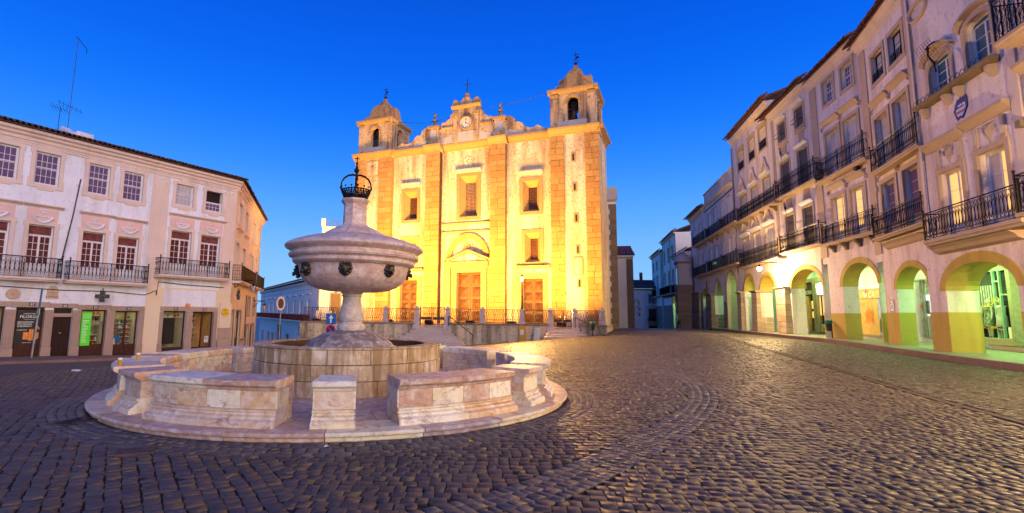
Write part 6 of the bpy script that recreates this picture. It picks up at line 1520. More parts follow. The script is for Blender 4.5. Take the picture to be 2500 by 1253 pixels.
def stairs(name, label, a, b_, n, rise, tread, wl, wr, ztop):
    st_ = thing(name, label, 'steps', TM @ Vector(((a + b_) / 2, 0, ztop)), TY)
    for i in range(n):
        x0, x1 = a - wl * i - .28 - (a + b_) / 2, b_ + wr * i + .28 - (a + b_) / 2; z = -i * rise
        MB().extrude([(-.02 - tread * (i + 1), z), (-.02 - tread * (i + 1) + .02, z - .05), (-.02 - tread * (i + 1) + .03, z - rise - .35), (.02, z - rise - .35), (.02, z)][::-1] if False else [(-tread * (i + 1) - .03, z), (-tread * (i + 1) - .03, z - .05), (-tread * (i + 1), z - .06), (-tread * (i + 1), z - rise - .4), (-.15 + .002 * i, z - rise - .4), (-.15 + .002 * i, z)], 'x', x0, x1).build('step', 'step_stone', st_)
    return st_
stairs('stone_steps', 'long flight of nine flaring stone steps up to the church gate', G1[0], G1[1], 9, .19, .31, .30, .24, .55)
stairs('stone_steps', 'short flight of four stone steps at the right end of the terrace', G2[0], G2[1], 4, .17, .33, .16, .34, .58)
hr = thing('stair_handrail', 'black handrail sloping down beside the long church steps', 'handrail', TM @ Vector((-4.75, -.3, .7)), TY)
MB().tube([(0, 0, .75), (2.0, -2.6, -.55), (2.0, -2.6, -1.65)], .03, 5).build('rail', 'iron', hr); MB().tube([(0, 0, 0), (0, 0, .75)], .03, 5).build('post', 'iron', hr)
hr = thing('stair_handrail', 'short black handrail beside the small church steps', 'handrail', TM @ Vector((4.75, -.3, .7)), TY)
MB().tube([(-.1, 0, .75), (1.0, -1.2, .2), (1.0, -1.2, -.75)], .03, 5).build('rail', 'iron', hr); MB().tube([(-.1, 0, 0), (-.1, 0, .75)], .03, 5).build('post', 'iron', hr)
def litter_bin(loc, rz, label, post=True):
    b = thing('litter_bin', label, 'bin', loc, rz, 'green topped litter bins')
    MB().tube([(0, .16, 0), (0, .16, 1.1)], .03, 6).build('post', 'iron', b)
    MB().lathe([(.001, .42), (.13, .42), (.18, .95), (.16, .95), (.001, .5)], 14).build('bucket', 'black_bin', b, None, None, True)
    MB().lathe([(.19, .86), (.22, 1.0), (.19, 1.06), (.001, 1.1)], 14).build('lid', 'green_bin', b, None, None, True)
litter_bin(TM @ Vector((5.85, -.75, .12)), TY, 'green topped litter bin by the small church steps')
ip = tag(MB().extrude([(-.22, 0), (.22, 0), (.30, 1.05), (-.14, 1.05)], 'y', -.05, .05).build('info_panel', 'steel'), 'leaning grey metal panel against the terrace wall', 'panel'); ip.matrix_world = TM @ TR(1.75, -.55, -.38) @ Matrix.Rotation(.08, 4, 'Y')
# lantern on the terrace pier
lt = thing('street_lamp', 'lit lantern on a slim post above the terrace railing', 'street lamp', TM @ Vector((.76, .16, 2.04)), TY)
MB().lathe([(.001, 0), (.09, 0), (.09, .05), (.07, .12), (.06, .9), (.08, .95), (.05, 1.0), (.042, 2.05), (.06, 2.1), (.001, 2.1)], 10).build('post', 'iron', lt)
MB().lathe([(.06, 2.1), (.14, 2.42), (.13, 2.42), (.05, 2.1)], 6).build('lantern_glass', 'lamp_glow_soft', lt); MB().lathe([(.18, 2.42), (.12, 2.5), (.04, 2.56), (.03, 2.62), (.001, 2.66)], 6).build('lantern_cap', 'iron', lt)
point_light('lamp_light', (0, 0, 2.3), 3000, (1.0, .62, .22), .12, lt)
sd2 = bpy.data.lights.new('added_plaza_spot', 'SPOT'); sd2.energy = 9500; sd2.color = (1.0, .55, .16); sd2.spot_size = R(158); sd2.spot_blend = .7; sd2.shadow_soft_size = .3  # extra spot added to warm the square, beyond the lantern's own light
so2 = bpy.data.objects.new('added_plaza_spot', sd2); COL.objects.link(so2); so2.parent = lt; so2.location = (0, -.2, 2.3); so2.rotation_euler = Vector((.25, -1, -.25)).to_track_quat('-Z', 'Y').to_euler()
# assumed floodlights, fittings unseen, on the terrace floor, aimed up the front
FLOOD = (.88, .49, .085)
def assumed_floodlight(u, y, tz, e, label, tu=None, spread=2.3):
    w_ = CM @ Vector((u, y, cz(.72))); t = thing('assumed_floodlight', label, 'assumed_floodlight', w_, CY, 'assumed floodlights on the church terrace')
    tgt = CM @ Vector((u if tu is None else tu, .4, cz(tz))); d_ = (tgt - w_).normalized(); loc = Matrix.Rotation(-CY, 3, 'Z') @ d_
    q = Vector(loc).to_track_quat('-Y', 'Z').to_matrix().to_4x4(); q = Matrix.Rotation(0, 4, 'Z') @ q
    MB().box(-.30, .30, .0, .22, -.18, .18).build('housing', 'iron', t, TR(0, 0, .3) @ q); MB().box(-.26, .26, -.01, .0, -.14, .14).build('lens', 'flood_lens', t, TR(0, 0, .3) @ q); MB().box(-.36, .36, -.05, .05, 0, .05).box(-.36, -.32, -.04, .04, 0, .4).box(.32, .36, -.04, .04, 0, .4).build('yoke', 'iron', t)
    area_light('assumed_flood_light', Vector((0, 0, .3)) + Vector(loc) * .05, loc, .5, .26, e, FLOOD, t, spread)
for u, y, tz, e, nm in ((-13.6, -9.2, 14, 2702, 'far left tower'), (-10.6, -8.8, 9.5, 1576, 'left side door'), (-7.6, -7.9, 9.5, 1633, 'left pilaster'), (-4.6, -6.9, 10, 1745, 'main door'), (-1.4, -6.2, 9.5, 1239, 'right pilaster'), (1.6, -5.2, 9.5, 1239, 'right side door'), (5.2, -4.1, 14, 1748, 'right tower')):
    assumed_floodlight(u, y, tz, e, 'assumed low flood lamp behind the railing in front of the %s' % nm)

# ---------------------------------------------------------------- marble fountain
FX, FY = FC
ft = thing('fountain', 'round marble fountain with a covered bowl on a column and an iron crown on top', 'fountain', (FX, FY, 0))
PT = .11                                                 # plinth top
# basin: three courses of curved blocks, capping, water
MB().ring([(1.62, .05), (1.99, .05), (1.99, 1.0), (1.62, 1.0)], 0, 2 * math.pi, 64).build('basin_core', 'joint_stone', ft)
for k, (z0, z1, r1, n, off) in enumerate(((.10, .40, 2.015, 22, .0), (.40, .70, 2.005, 20, .12), (.70, 1.0, 2.0, 18, .03))):
    e = random.Random(k); cuts = sorted((i + e.uniform(-.22, .22)) / n for i in range(n))
    for i in range(n):
        a0 = 2 * math.pi * (cuts[i] + off); a1 = 2 * math.pi * ((cuts[(i + 1) % n] + (1 if i == n - 1 else 0)) + off); g_ = .003; j = e.uniform(-.008, .008)
        MB().ring([(1.70, z0 + .004), (r1 + j - .012, z0 + .004), (r1 + j, z0 + .016), (r1 + j, z1 - .014), (r1 + j - .012, z1 - .003), (1.70, z1 - .003)], a0 + g_, a1 - g_, 5).build('marble_block', 'basin_marble', ft)
for i in range(14):
    a0, a1 = 2 * math.pi * i / 14, 2 * math.pi * (i + 1) / 14
    MB().ring([(1.66, .985), (2.02, .985), (2.03, 1.0), (2.02, 1.022), (1.68, 1.022), (1.66, 1.01)], a0 + .002, a1 - .002, 6).build('rim_stone', 'basin_marble', ft)
MB().lathe([(.001, .86), (1.66, .86)], 48).build('water', 'water', ft)
MB().lathe([(1.66, .985), (1.655, .4), (.001, .4)], 48).build('basin_lining', 'basin_marble', ft)
# domed foot, column, bowl, lid, neck
MB().lathe([(1.10, .55), (1.10, .90), (1.02, .935), (.96, .95)], 40).build('foot_ring', 'bowl_marble', ft, None, None, True)
MB().lathe([(.97, .93), (.93, 1.0), (.82, 1.085), (.68, 1.17), (.5, 1.245), (.34, 1.28), (.2, 1.285)], 40).build('domed_foot', 'dome_stone', ft, None, None, True)
MB().lathe([(.2, 1.28), (.29, 1.285), (.31, 1.32), (.31, 1.38), (.28, 1.43), (.245, 1.445), (.245, 1.47), (.27, 1.49), (.285, 1.53), (.285, 1.60), (.265, 1.68), (.235, 1.78), (.215, 1.88), (.205, 1.97), (.205, 2.03), (.225, 2.045), (.225, 2.065), (.21, 2.07), (.215, 2.09), (.245, 2.11), (.25, 2.135), (.2, 2.15)], 36).build('column', 'column_marble', ft, None, None, True)
bowl = MB().lathe([(.1, 2.14), (.28, 2.135), (.55, 2.145), (.75, 2.175), (.93, 2.235), (1.07, 2.33), (1.16, 2.44), (1.205, 2.56), (1.22, 2.66), (1.245, 2.70), (1.31, 2.72), (1.36, 2.765), (1.365, 2.80), (1.345, 2.83), (1.36, 2.85), (1.43, 2.87), (1.455, 2.91), (1.445, 2.95), (1.40, 2.975), (1.40, 3.0), (1.45, 3.03), (1.52, 3.065), (1.545, 3.10), (1.535, 3.14), (1.50, 3.17), (1.40, 3.22), (1.2, 3.29), (.95, 3.36), (.72, 3.40)], 72).build('bowl', 'bowl_marble', ft, TR(0, 0, 0) @ Matrix.Rotation(R(.7), 4, 'Y'), None, True)
for i in range(8):
    a = i * math.pi / 4 + .35
    MB().ring([(.70, 3.37), (.73, 3.405), (.60, 3.50), (.42, 3.60), (.38, 3.60)], a - math.pi / 8 + .01, a + math.pi / 8 - .01, 4).build('lid_stone', 'bowl_marble', ft)
MB().lathe([(.3, 3.3), (.64, 3.40), (.58, 3.49), (.38, 3.6)], 24).build('lid_core', 'bowl_marble', ft)
MB().lathe([(.3, 3.56), (.40, 3.57), (.36, 3.62), (.295, 3.66), (.275, 3.70), (.265, 4.14), (.30, 4.18), (.33, 4.22), (.33, 4.26), (.2, 4.27)], 8).build('neck', 'bowl_marble', ft)
# lion masks spouting from the bowl
for i in range(8):
    a = R(-85.5 + i * 45); m_ = MB()
    m_.lathe([(.001, .11), (.06, .10), (.095, .06), (.11, .0)], 10)                         # face dome (out along z)
    for t in [k * math.pi / 5 for k in range(10)]: m_.sphere((.105 * math.cos(t), .115 * math.sin(t), .02), .045, 4)     # mane
    m_.sphere((0, -.035, .115), .042, 5).sphere((-.04, .035, .095), .016, 4).sphere((.04, .035, .095), .016, 4)          # muzzle, eyes
    m_.box(-.055, .055, .05, .072, .07, .105).sphere((-.085, .105, .045), .028, 4).sphere((.085, .105, .045), .028, 4)    # brow, ears
    m_.tube([(0, -.07, .09), (0, -.08, .15)], .018, 6).add([(-.05, -.1, .05), (.05, -.1, .05), (.03, -.15, .03), (0, -.17, .03), (-.03, -.15, .03), (0, -.12, .09)], [(0, 1, 5), (1, 2, 5), (2, 3, 5), (3, 4, 5), (4, 0, 5)])
    M_ = Matrix.Rotation(a, 4, 'Z') @ TR(1.205, 0, 2.585) @ Matrix.Rotation(math.pi / 2, 4, 'Z') @ Matrix.Rotation(math.pi / 2 + .12, 4, 'X')
    m_.build('lion_mask', 'bronze', ft, M_, None, True)
# iron crown
cw = MB(); 
for k in range(30):
    a = 2 * math.pi * k / 30; P = lambda r, z, da=0: (r * math.cos(a + da), r * math.sin(a + da), z)
    cw.tube([P(.265, 4.29), P(.30, 4.40), P(.345, 4.50)], .010, 4)
    for sg in (-1, 1): cw.tube([P(.27, 4.31), P(.29, 4.36, sg * .075), P(.315, 4.43, sg * .09), P(.33, 4.46, sg * .03), P(.315, 4.41, sg * .02)], .009, 4)
    if k % 2 == 0: cw.sphere(P(.355, 4.535), .022, 4)
for r, z in ((.265, 4.285), (.275, 4.32), (.335, 4.475)): cw.tube([(r * math.cos(t), r * math.sin(t), z) for t in [k * math.pi / 18 for k in range(36)]], .015, 4, True)
cr_o = cw.build('crown_band', 'iron', ft)
MB().lathe([(.001, 4.265), (.25, 4.265), (.27, 4.285), (.25, 4.30), (.001, 4.30)], 24).build('crown_base', 'iron', ft)
for k in range(4):
    a = k * math.pi / 2 + .25
    MB().tube([(r * math.cos(a), r * math.sin(a), z) for r, z in ((.335, 4.48), (.345, 4.56), (.33, 4.66), (.28, 4.76), (.19, 4.83), (.09, 4.855), (.0, 4.85))], [.016, .018, .02, .022, .024, .024, .024], 6).build('crown_arch', 'iron', cr_o)
MB().sphere((0, 0, 4.96), .062, 8).lathe([(.03, 4.84), (.03, 4.91), (.05, 4.92)], 8).lathe([(.02, 5.0), (.035, 5.04), (.015, 5.09), (.03, 5.13), (.012, 5.18), (.012, 5.3), (.001, 5.31)], 8).tube([(-.055, 0, 5.25), (.055, 0, 5.25)], .012, 4).build('crown_orb', 'iron', cr_o)

# ---------------------------------------------------------------- plinth under the fountain
pl = tag(MB().lathe([(.001, .085), (PLR - .1, .085)], 64).build('fountain_plinth', 'floor_marble'), kind='structure'); pl.location = (FX, FY, 0)
n = 22
for i in range(n):
    a0, a1 = 2 * math.pi * i / n, 2 * math.pi * (i + 1) / n
    MB().ring([(4.0, -.05), (PLR - .05, -.05), (PLR - .05, .045), (PLR - .01, .05), (PLR + .015, .062), (PLR + .02, .085), (PLR, .107), (PLR - .03, PT), (4.0, PT)], a0 + .0012, a1 - .0012, 8).build('edging_slab', 'marble' if i % 3 else 'floor_marble', pl)
for k, (r0, r1, n) in enumerate(((3.18, 3.995, 20), (2.5, 3.175, 16), (1.9, 2.495, 12))):
    for i in range(n):
        a0, a1 = 2 * math.pi * (i + .3 * k) / n, 2 * math.pi * (i + 1 + .3 * k) / n
        MB().ring([(r0, .0), (r1, .0), (r1, PT - .003 - .001 * (i % 3)), (r0, PT - .003 - .001 * (i % 3))], a0 + .0015, a1 - .0015, 5).build('floor_slab', 'floor_marble', pl)

# ---------------------------------------------------------------- ring of marble benches and blocks
RO_, RI_ = 4.36, 3.66
prof_out = [(RO_ + .10, PT), (RO_ + .10, .165), (RO_ + .085, .19), (RO_ + .03, .215), (RO_ + .02, .245), (RO_ - .02, .265), (RO_ - .03, .29), (RO_ - .005, .305), (RO_ - .005, .325), (RO_ - .045, .335)]
prof_cap = [(RO_ - .045, .585), (RO_ - .03, .60), (RO_ - .02, .625), (RO_ + .03, .65), (RO_ + .055, .665), (RO_ + .06, .72), (RO_ + .045, .735)]
def bench(name, label, a0, a1, npan, group):
    t = thing(name, label, 'bench' if npan > 1 else 'block', (FX + 4.05 * math.cos((a0 + a1) / 2), FY + 4.05 * math.sin((a0 + a1) / 2), PT), 0, group)
    t['label'] = label
    o = TR(FX, FY, 0); inv = Matrix.Translation(t.location).inverted() @ o
    seg = max(3, int((a1 - a0) / R(2.2)))
    MB().ring([(RI_ + .01, PT)] + [(RO_ - .06, PT), (RO_ - .06, .70), (RI_ + .01, .70)], a0 + .003, a1 - .003, seg).build('bench_core', 'joint_stone', t, inv)
    nb = max(1, npan // 2)
    for i in range(nb):
        p, q = a0 + (a1 - a0) * i / nb, a0 + (a1 - a0) * (i + 1) / nb
        MB().ring([(RO_ - .3, PT + .002)] + prof_out + [(RO_ - .3, .335)], p, q - .0008 * (i < nb - 1), max(2, seg // nb)).build('base_moulding', 'marble', t, inv)
        MB().ring([(RI_, .585), (RI_ - .01, .60), (RI_ - .01, .72), (RI_ + .005, .735)] + prof_cap[::-1], p, q - .0008 * (i < nb - 1), max(2, seg // nb)).build('seat_slab', 'marble', t, inv)
    for i in range(npan):
        p, q = a0 + (a1 - a0) * i / npan, a0 + (a1 - a0) * (i + 1) / npan; e = .0007
        MB().ring([(RO_ - .25, .337), (RO_ - .055, .337), (RO_ - .052, .34), (RO_ - .052, .582), (RO_ - .055, .584), (RO_ - .25, .584)], p + e, q - e, max(2, seg // npan)).build('marble_panel', 'marble', t, inv)
    for k, (z0, z1) in enumerate(((PT + .002, .335), (.337, .583))):
        m = max(1, npan - (k == 0))
        for i in range(m):
            p, q = a0 + (a1 - a0) * i / m, a0 + (a1 - a0) * (i + 1) / m
            MB().ring([(RI_, z0), (RI_ + .2, z0), (RI_ + .2, z1 - .002), (RI_, z1 - .002)], p + .0007, q - .0007, max(2, seg // m)).build('marble_block', 'marble', t, inv)
    for a, sg in ((a0, -1), (a1, 1)):
        # end faces: slabs following the moulded outline
        for z0, z1 in ((PT + .002, .335), (.337, .583)):
            out_ = [(r, z) for r, z in prof_out if z <= z1 + .001] if z0 < .2 else [(RO_ - .052, z0), (RO_ - .052, z1)]
            MB().ring([(RI_ + .205, z0)] + out_ + [(RI_ + .205, z1)], a - (.004 if sg > 0 else -.001), a + (.001 if sg > 0 else -.004) * 1.0, 1).build('end_slab', 'marble', t, inv) if sg > 0 else MB().ring([(RI_ + .205, z0)] + out_ + [(RI_ + .205, z1)], a - .001, a + .004, 1).build('end_slab', 'marble', t, inv)
    return t
BG, KG = 'curved marble benches round the fountain', 'small marble blocks between the benches'
for (a0, a1), lab in (((240.3, 268.7), 'long curved marble bench nearest the camera, left of the small front block'), ((291, 320), 'long curved marble bench nearest the camera, right of the small front block'),
                      ((341, 371), 'curved marble bench at the right end of the fountain ring'), ((30, 57), 'curved marble bench on the far right of the fountain, before the church steps'), ((84, 111), 'curved marble bench on the far side hidden behind the fountain basin'), ((154.5, 179), 'curved marble bench on the far left, before the shop doors'), ((197, 221), 'curved marble bench at the left end of the ring with two beer cups on it')):
    bench('marble_bench', lab, R(a0), R(a1), 4, BG)
for (a0, a1), lab in (((275.3, 283), 'small square marble block in front, between the two nearest benches'), ((326, 334.5), 'small marble block right of the near right bench'), ((14.5, 23), 'small marble block behind the bench at the right end'), ((62, 69), 'small marble block on the far side right of the basin'), ((142.5, 149.5), 'small marble block on the far side left of the basin'), ((183, 191), 'small marble block behind the bench with the beer cups'), ((226, 235), 'small marble block left of the near left bench')):
    bench('marble_block_seat', lab, R(a0), R(a1), 1, KG)
for p, lab in (((376 - 84, 893), 'half full plastic beer cup at the bench tip'), ((337, 879), 'half full plastic beer cup further in on the bench')):
    q = at_z(p[0], p[1], .735); c_ = thing('beer_cup', lab, 'cup', q)
    MB().lathe([(.026, 0), (.034, .10), (.033, .10), (.001, .10)], 12).build('cup', 'beer', c_); MB().lathe([(.034, .10), (.036, .13), (.033, .12), (.001, .105)], 12).build('rim', 'white_paint', c_)

# ---------------------------------------------------------------- left foreground: asphalt lane, pavement, ironwork in the paving
def sheet(name, pts, dz, mt, kind='structure', n=24):
    """ground patch between two polylines"""
    a, b_ = pts; a = np.array(a, float); b_ = np.array(b_, float); t = np.linspace(0, 1, n)
    ia = np.c_[np.interp(t, np.linspace(0, 1, len(a)), a[:, 0]), np.interp(t, np.linspace(0, 1, len(a)), a[:, 1])]; ib = np.c_[np.interp(t, np.linspace(0, 1, len(b_)), b_[:, 0]), np.interp(t, np.linspace(0, 1, len(b_)), b_[:, 1])]
    m_ = 8; vs = []
    for i in range(n):
        for j in range(m_):
            p = ia[i] + (ib[i] - ia[i]) * j / (m_ - 1); vs.append((p[0], p[1], gz(*p) + dz))
    o = MB().add(vs, [(i * m_ + j, (i + 1) * m_ + j, (i + 1) * m_ + j + 1, i * m_ + j + 1) for i in range(n - 1) for j in range(m_ - 1)]).build(name, mt)
    for p in o.data.polygons: p.use_smooth = True
    return tag(o, kind=kind)
lfac = [Vector((LP.x + u * math.cos(YL), LP.y + u * math.sin(YL))) for u in (-7, 0, 5, 10.9)]
kerbL = [(-23.2, 13.5), (-16.9, 18.9), (-14.2, 21.4), (-11.6, 27.5), (-11.8, 33.5)]
sheet('asphalt_road', ([(-3.0, -6), (-9.5, 6.0), (-12.4, 14.5), (-12.0, 16.2), (-11.5, 18.0), (-9.8, 24), (-9.5, 31)], [(-14, -6), (-20, 6), (-23.0, 13.6), (-16.8, 19.0), (-14.1, 21.4), (-11.5, 27.5), (-11.7, 33.5)]), -.004, 'asphalt', n=40)
sheet('street_asphalt', ([(-9.6, 31), (-10.5, 38), (-14, 48), (-16, 60), (-17, 85)], [(-14.9, 34.5), (-16.5, 40), (-19.5, 50), (-24, 66), (-30, 85)]), .002, 'asphalt', n=30)
sheet('pavement', (kerbL, [(-27.5, 17.5)] + [tuple(v) for v in lfac]), .075, 'pavement', n=30)
kl = tag(strip('kerb', curve(kerbL, .3), .12, -.2, .078, 'kerb_stone', off=-.10), kind='structure')
L_ = curve(kerbL, .05); i = 0
while i < len(L_) - 20:
    j = i + 18; p, q = L_[i], L_[j]; t = q - p; put('kerb_stone', unit('kerb_stone', .05), kl, Matrix.Translation((p[0], p[1], gz(*p) - .1)) @ Matrix.Rotation(math.atan2(t[1], t[0]), 4, 'Z') @ TR(.004, -.03, 0) @ SC(math.hypot(*t) - .008, .14, .195)); i = j
sl = thing('sign_pole', 'grey slanting pole with a narrow sign seen edge-on by the left shops', 'sign', (0, 0, 0))
b0 = at_ground(76, 878); sl.location = b0
tpv = at_depth(103, 705, b0.y + .2) - b0
MB().tube([(0, 0, 0), tpv * .62], .035, 6).build('pole', 'steel', sl); MB().tube([tpv * .62, tpv], .05, 4).build('sign_edge', 'pane_sky', sl); MB().box(-.05, .05, -.02, .02, 0, .3).build('bracket', 'steel', sl, Matrix.Translation(tpv * .62))
g0 = at_ground(182, 1030)
dg = thing('drain_grate', 'cast iron drain grate sunk in the cobbles left of the fountain', 'drain', g0, R(75))
for i in range(5): MB().box(-.22, .22, -.16 + i * .075, -.13 + i * .075, -.03, .010).build('bar', 'iron', dg)
MB().box(-.26, .26, -.2, -.165, -.04, .012).box(-.26, .26, .16, .2, -.04, .012).box(-.26, -.22, -.165, .16, -.04, .012).box(.22, .26, -.165, .16, -.04, .012).build('frame', 'rust_iron', dg)
g1 = at_ground(333, 1103); mh = thing('access_cover', 'square iron access cover set in the dark cobbles', 'cover', g1, R(25))
MB().box(-.2, .2, -.15, .15, -.04, .016).build('plate', 'rust_iron', mh)
for x, y in ((-.14, -.1), (.14, -.1), (-.14, .1), (.14, .1)): MB().lathe([(.018, .014), (.018, .0175), (.001, .0175)], 8, (x, y, 0)).build('hole', 'black', mh)
# scraps of litter and dry leaves lying on the stones
rl = random.Random(5)
for x, y, mt, lab in ((797, 1093, 'white_paint', 'white scrap on the cobbles in front of the fountain'), (1150, 1080, 'sign_yellow', 'small yellow leaf on the cobbles by the plinth'), (615, 921 - 17, 'steel', None)):
    if lab:
        q = at_ground(x, y); o = tag(MB().add([(-.03, -.02, 0), (.035, -.015, .012), (.03, .025, .004), (-.02, .03, .016)], [(0, 1, 2, 3)]).add([(-.03, -.02, -.004), (-.02, .03, .012), (.03, .025, .0), (.035, -.015, .008)], [(0, 1, 2, 3)]).build('litter', mt), lab, 'litter'); o.location = q + Vector((0, 0, .012))
bt = at_ground(175, 908); o = tag(MB().lathe([(.001, 0), (.03, .01), (.032, .16), (.012, .2), (.012, .23), (.001, .235)], 10).build('plastic_bottle', 'tile_white'), 'clear plastic bottle lying in the road before the left shops', 'bottle'); o.matrix_world = Matrix.Translation(bt + Vector((0, 0, .04))) @ Matrix.Rotation(R(90), 4, 'Y') @ SC(1.0, 1.0, 1.2)
m_ = MB()
for i in range(420):
    x, y = rl.uniform(-6, 9), rl.uniform(4.5, 20)
    if (x - FX) ** 2 + (y - FY) ** 2 < 25: continue
    s_ = rl.uniform(.008, .02); a = rl.uniform(0, 6); z = gz(x, y) + .008
    m_.add([(x + s_ * math.cos(a), y + s_ * math.sin(a), z), (x - s_ * .5 * math.sin(a), y + s_ * .5 * math.cos(a), z + .006), (x - s_ * math.cos(a), y - s_ * math.sin(a), z + .002), (x + s_ * .5 * math.sin(a), y - s_ * .5 * math.cos(a), z)], [(0, 1, 2, 3)])
tag(m_.build('dry_leaf_litter', 'orange'), 'tiny dry leaves scattered in the joints of the cobbles', 'leaves', kind='stuff')

# ---------------------------------------------------------------- lanterns on brackets
def bracket_lantern(name, label, M, lit=False, reach=.9, group=None, s_=1.0):
    t = thing(name, label, 'street lamp', (0, 0, 0), 0, group); t.matrix_world = M
    MB().tube([(0, 0, 0), (0, -reach, 0)], .025, 5).tube([(0, 0, -.5), (0, -.15, -.46), (0, -.3, -.3), (0, -.5, -.06), (0, -reach, 0)], .02, 5).tube([(0, -.12 + .1 * math.cos(a_), -.35 + .1 * math.sin(a_)) for a_ in [k * .6 for k in range(11)]], .015, 4).build('bracket', 'iron', t)
    MB().lathe([(.02, 0), (.02, -.18), (.05, -.2), (.06, -.24), (.17 * s_, -.36)], 6, (0, -reach, 0)).build('lantern_cap', 'iron', t)
    if lit: MB().sphere((0, -reach, -.46), .15, 8).build('globe', 'lamp_glow', t, None, None, True)
    else: MB().lathe([(.15 * s_, -.36), (.09 * s_, -.74), (.001, -.75)], 6, (0, -reach, 0)).build('lantern_glass', 'pane_curtain', t); m_ = MB()
    if not lit:
        for k in range(6): a_ = k * math.pi / 3; m_.tube([(.155 * s_ * math.cos(a_), -reach + .155 * s_ * math.sin(a_), -.36), (.09 * s_ * math.cos(a_), -reach + .09 * s_ * math.sin(a_), -.76)], .014, 4)
        m_.build('lantern_frame', 'iron', t)
    return t
lw_ = R4.W @ Vector((R4.X(-2.35), 0, R4.Z(5.9)))
q = at_depth(1873, 664, lw_.y - 1.0)
la = bracket_lantern('street_lamp', 'glowing wall lamp on a scrolled bracket above the arcade piers', R4.W @ TR(R4.X(-1.55), 0, R4.Z(5.05) + .55) @ Matrix.Rotation(0, 4, 'Z'), True, 1.9)
point_light('lamp_light', (0, -1.9, -.72), 3600, (1.0, .66, .27), .14, la)
assumed_lamp = bracket_lantern('street_lamp', 'assumed glowing wall lamp on a scrolled bracket, unseen outside the right edge of the view', R0.W @ TR(R0.X(13.4), 0, R0.Z(5.05) + .55), True, 1.9)  # assumed lamp, out of view, added to warm the benches and near cobbles
point_light('lamp_light', (0, -1.9, -.72), 3300, (1.0, .66, .27), .14, assumed_lamp)
bracket_lantern('street_lamp', 'unlit wall lantern on an iron bracket at the corner of the left building', SW @ TR(1.3, 0, Sd.Z(3.75)) , False, 1.25, None, 1.25)
BLK = Matrix.Translation(at_depth(646, 735, 41)) 
bracket_lantern('street_lamp', 'distant unlit lantern hanging in the gap before the blue building', BLK @ Matrix.Rotation(R(90), 4, 'Z') @ TR(0, .95, 0), False, .95)
# ---------------------------------------------------------------- blue-white long building down the left street
KB = 1.3; a = R(-61.8); bp = Vector((-18.23 * KB, 55 * KB, -3.2))
bb = thing('long_building', 'long bluish white building with a red balcony running down the left street', 'building', bp, a)
B = Fac(bb, sc=KB, zr=bp.z)
bw = [(-19.5 + i * 3.25, -18.2 + i * 3.25, 1.0, 2.66) for i in range(10)]
bd = [(-18.3, -16.8, -2.4, -1.05), (-12.9, -11.6, -2.2, -1.05), (-9.5, -8.2, -2.0, -1.05), (-5.6, -3.0, -2.2, 0.0), (0.1, 1.6, -1.6, -.8), (6.9, 8.4, -.45, .1)]
B.wall('wall', 'far_plaster', -21, 14, -4.5, 4.4, bw + bd, thick=.35); B.shell('rear_walls', 'far_plaster', -21, 14, -4.5, 4.4, 9)
for q in bw: B.window(*q, leaves=2, cols=1, rows=4, pm='pane_dusk', recess=.12); B.mould('window_hood', 'far_plaster', q[0] - .2, q[1] + .2, [(.03, 0), (.15, .1), (.15, .2)], q[3] + .45)
for q in bd: B.surround(*q, .16, 'granite', .04); B.boxes('door_leaf', 'dark_wood', [(q[0], q[1], .14, .2, q[2], q[3])])
B.mould('cornice', 'far_plaster', -21.2, 14.1, [(.03, 0), (.1, .1), (.3, .2), (.34, .35)], 4.0); B.mould('string_course', 'far_plaster', -21, 14, [(.02, 0), (.08, .06), (.02, .12)], 3.6)
B.eave(-21.3, 14.2, 4.45, .5, 'roof_tile', .4, 6, .12)
B.boxes('balcony_slab', 'far_plaster', [(-20.8, 13.6, -.8, 0, .72, .84)])
m_ = MB(); railing(m_, [(B.X(-20.8), -.75), (B.X(13.6), -.75)], B.Z(.84), B.Z(1.42), 'grid'); B.build(m_, 'balcony_railing', 'sign_red' if False else 'red_curtain', kind='stuff'); B.boxes('balcony_panel', 'red_curtain', [(-20.7, 13.5, -.74, -.72, .86, 1.34)])
# pale house beside the church with brown door and outside steps
pp = at_depth(776, 800, 51.5); pq = at_depth(905, 800, 52.5); av = math.atan2(pq.y - pp.y, pq.x - pp.x); pz0 = -1.9
ph = thing('pale_house', 'pale plaster house with a brown door up outside steps beside the church', 'house', (pp.x, pp.y, pz0), av)
PHW = Matrix.Translation((pp.x, pp.y, pz0)) @ Matrix.Rotation(av, 4, 'Z')
P = Fac(ph, zr=pz0)
P.wall('wall', 'far_plaster', 0, 3.2, -3, 10.3, [(1.15, 2.05, .75, 3.45)], thick=.3); P.shell('rear_walls', 'far_plaster', 0, 3.2, -3, 10.3, 6)
P.surround(1.15, 2.05, .75, 3.45, .14, 'granite', .03); P.boxes('wooden_door', 'church_door', [(1.15, 2.05, .12, .2, .75, 3.45)]); nm = P.boxes('number_plate', 'navy_enamel', [(1.5, 1.72, -.045, -.03, 3.5, 3.64)]); text('digits', '15', .12, 'white_paint', nm, TR(1.61, -.05, P.Z(3.53)))
m_ = MB(); railing(m_, [(0, .1), (3.1, .1)], P.Z(10.3), P.Z(11.0), 'grid'); P.build(m_, 'roof_railing', 'steel', kind='stuff'); P.boxes('parapet', 'far_plaster', [(-.1, .3, -.05, .4, 10.3, 11.1)])
P.boxes('entrance_podium', 'cream_wall', [(-.1, 1.3, -1.6, -.02, -3, .7)])
for i in range(6): P.boxes('step', 'step_stone', [(1.3 + i * .3, 1.6 + i * .3, -1.5, -.02, -3, .7 - i * .2)])
for u in (.0, 1.2): P.boxes('gate_post', 'step_stone', [(u - .12, u + .12, -1.62, -1.4, .7, 1.75)])
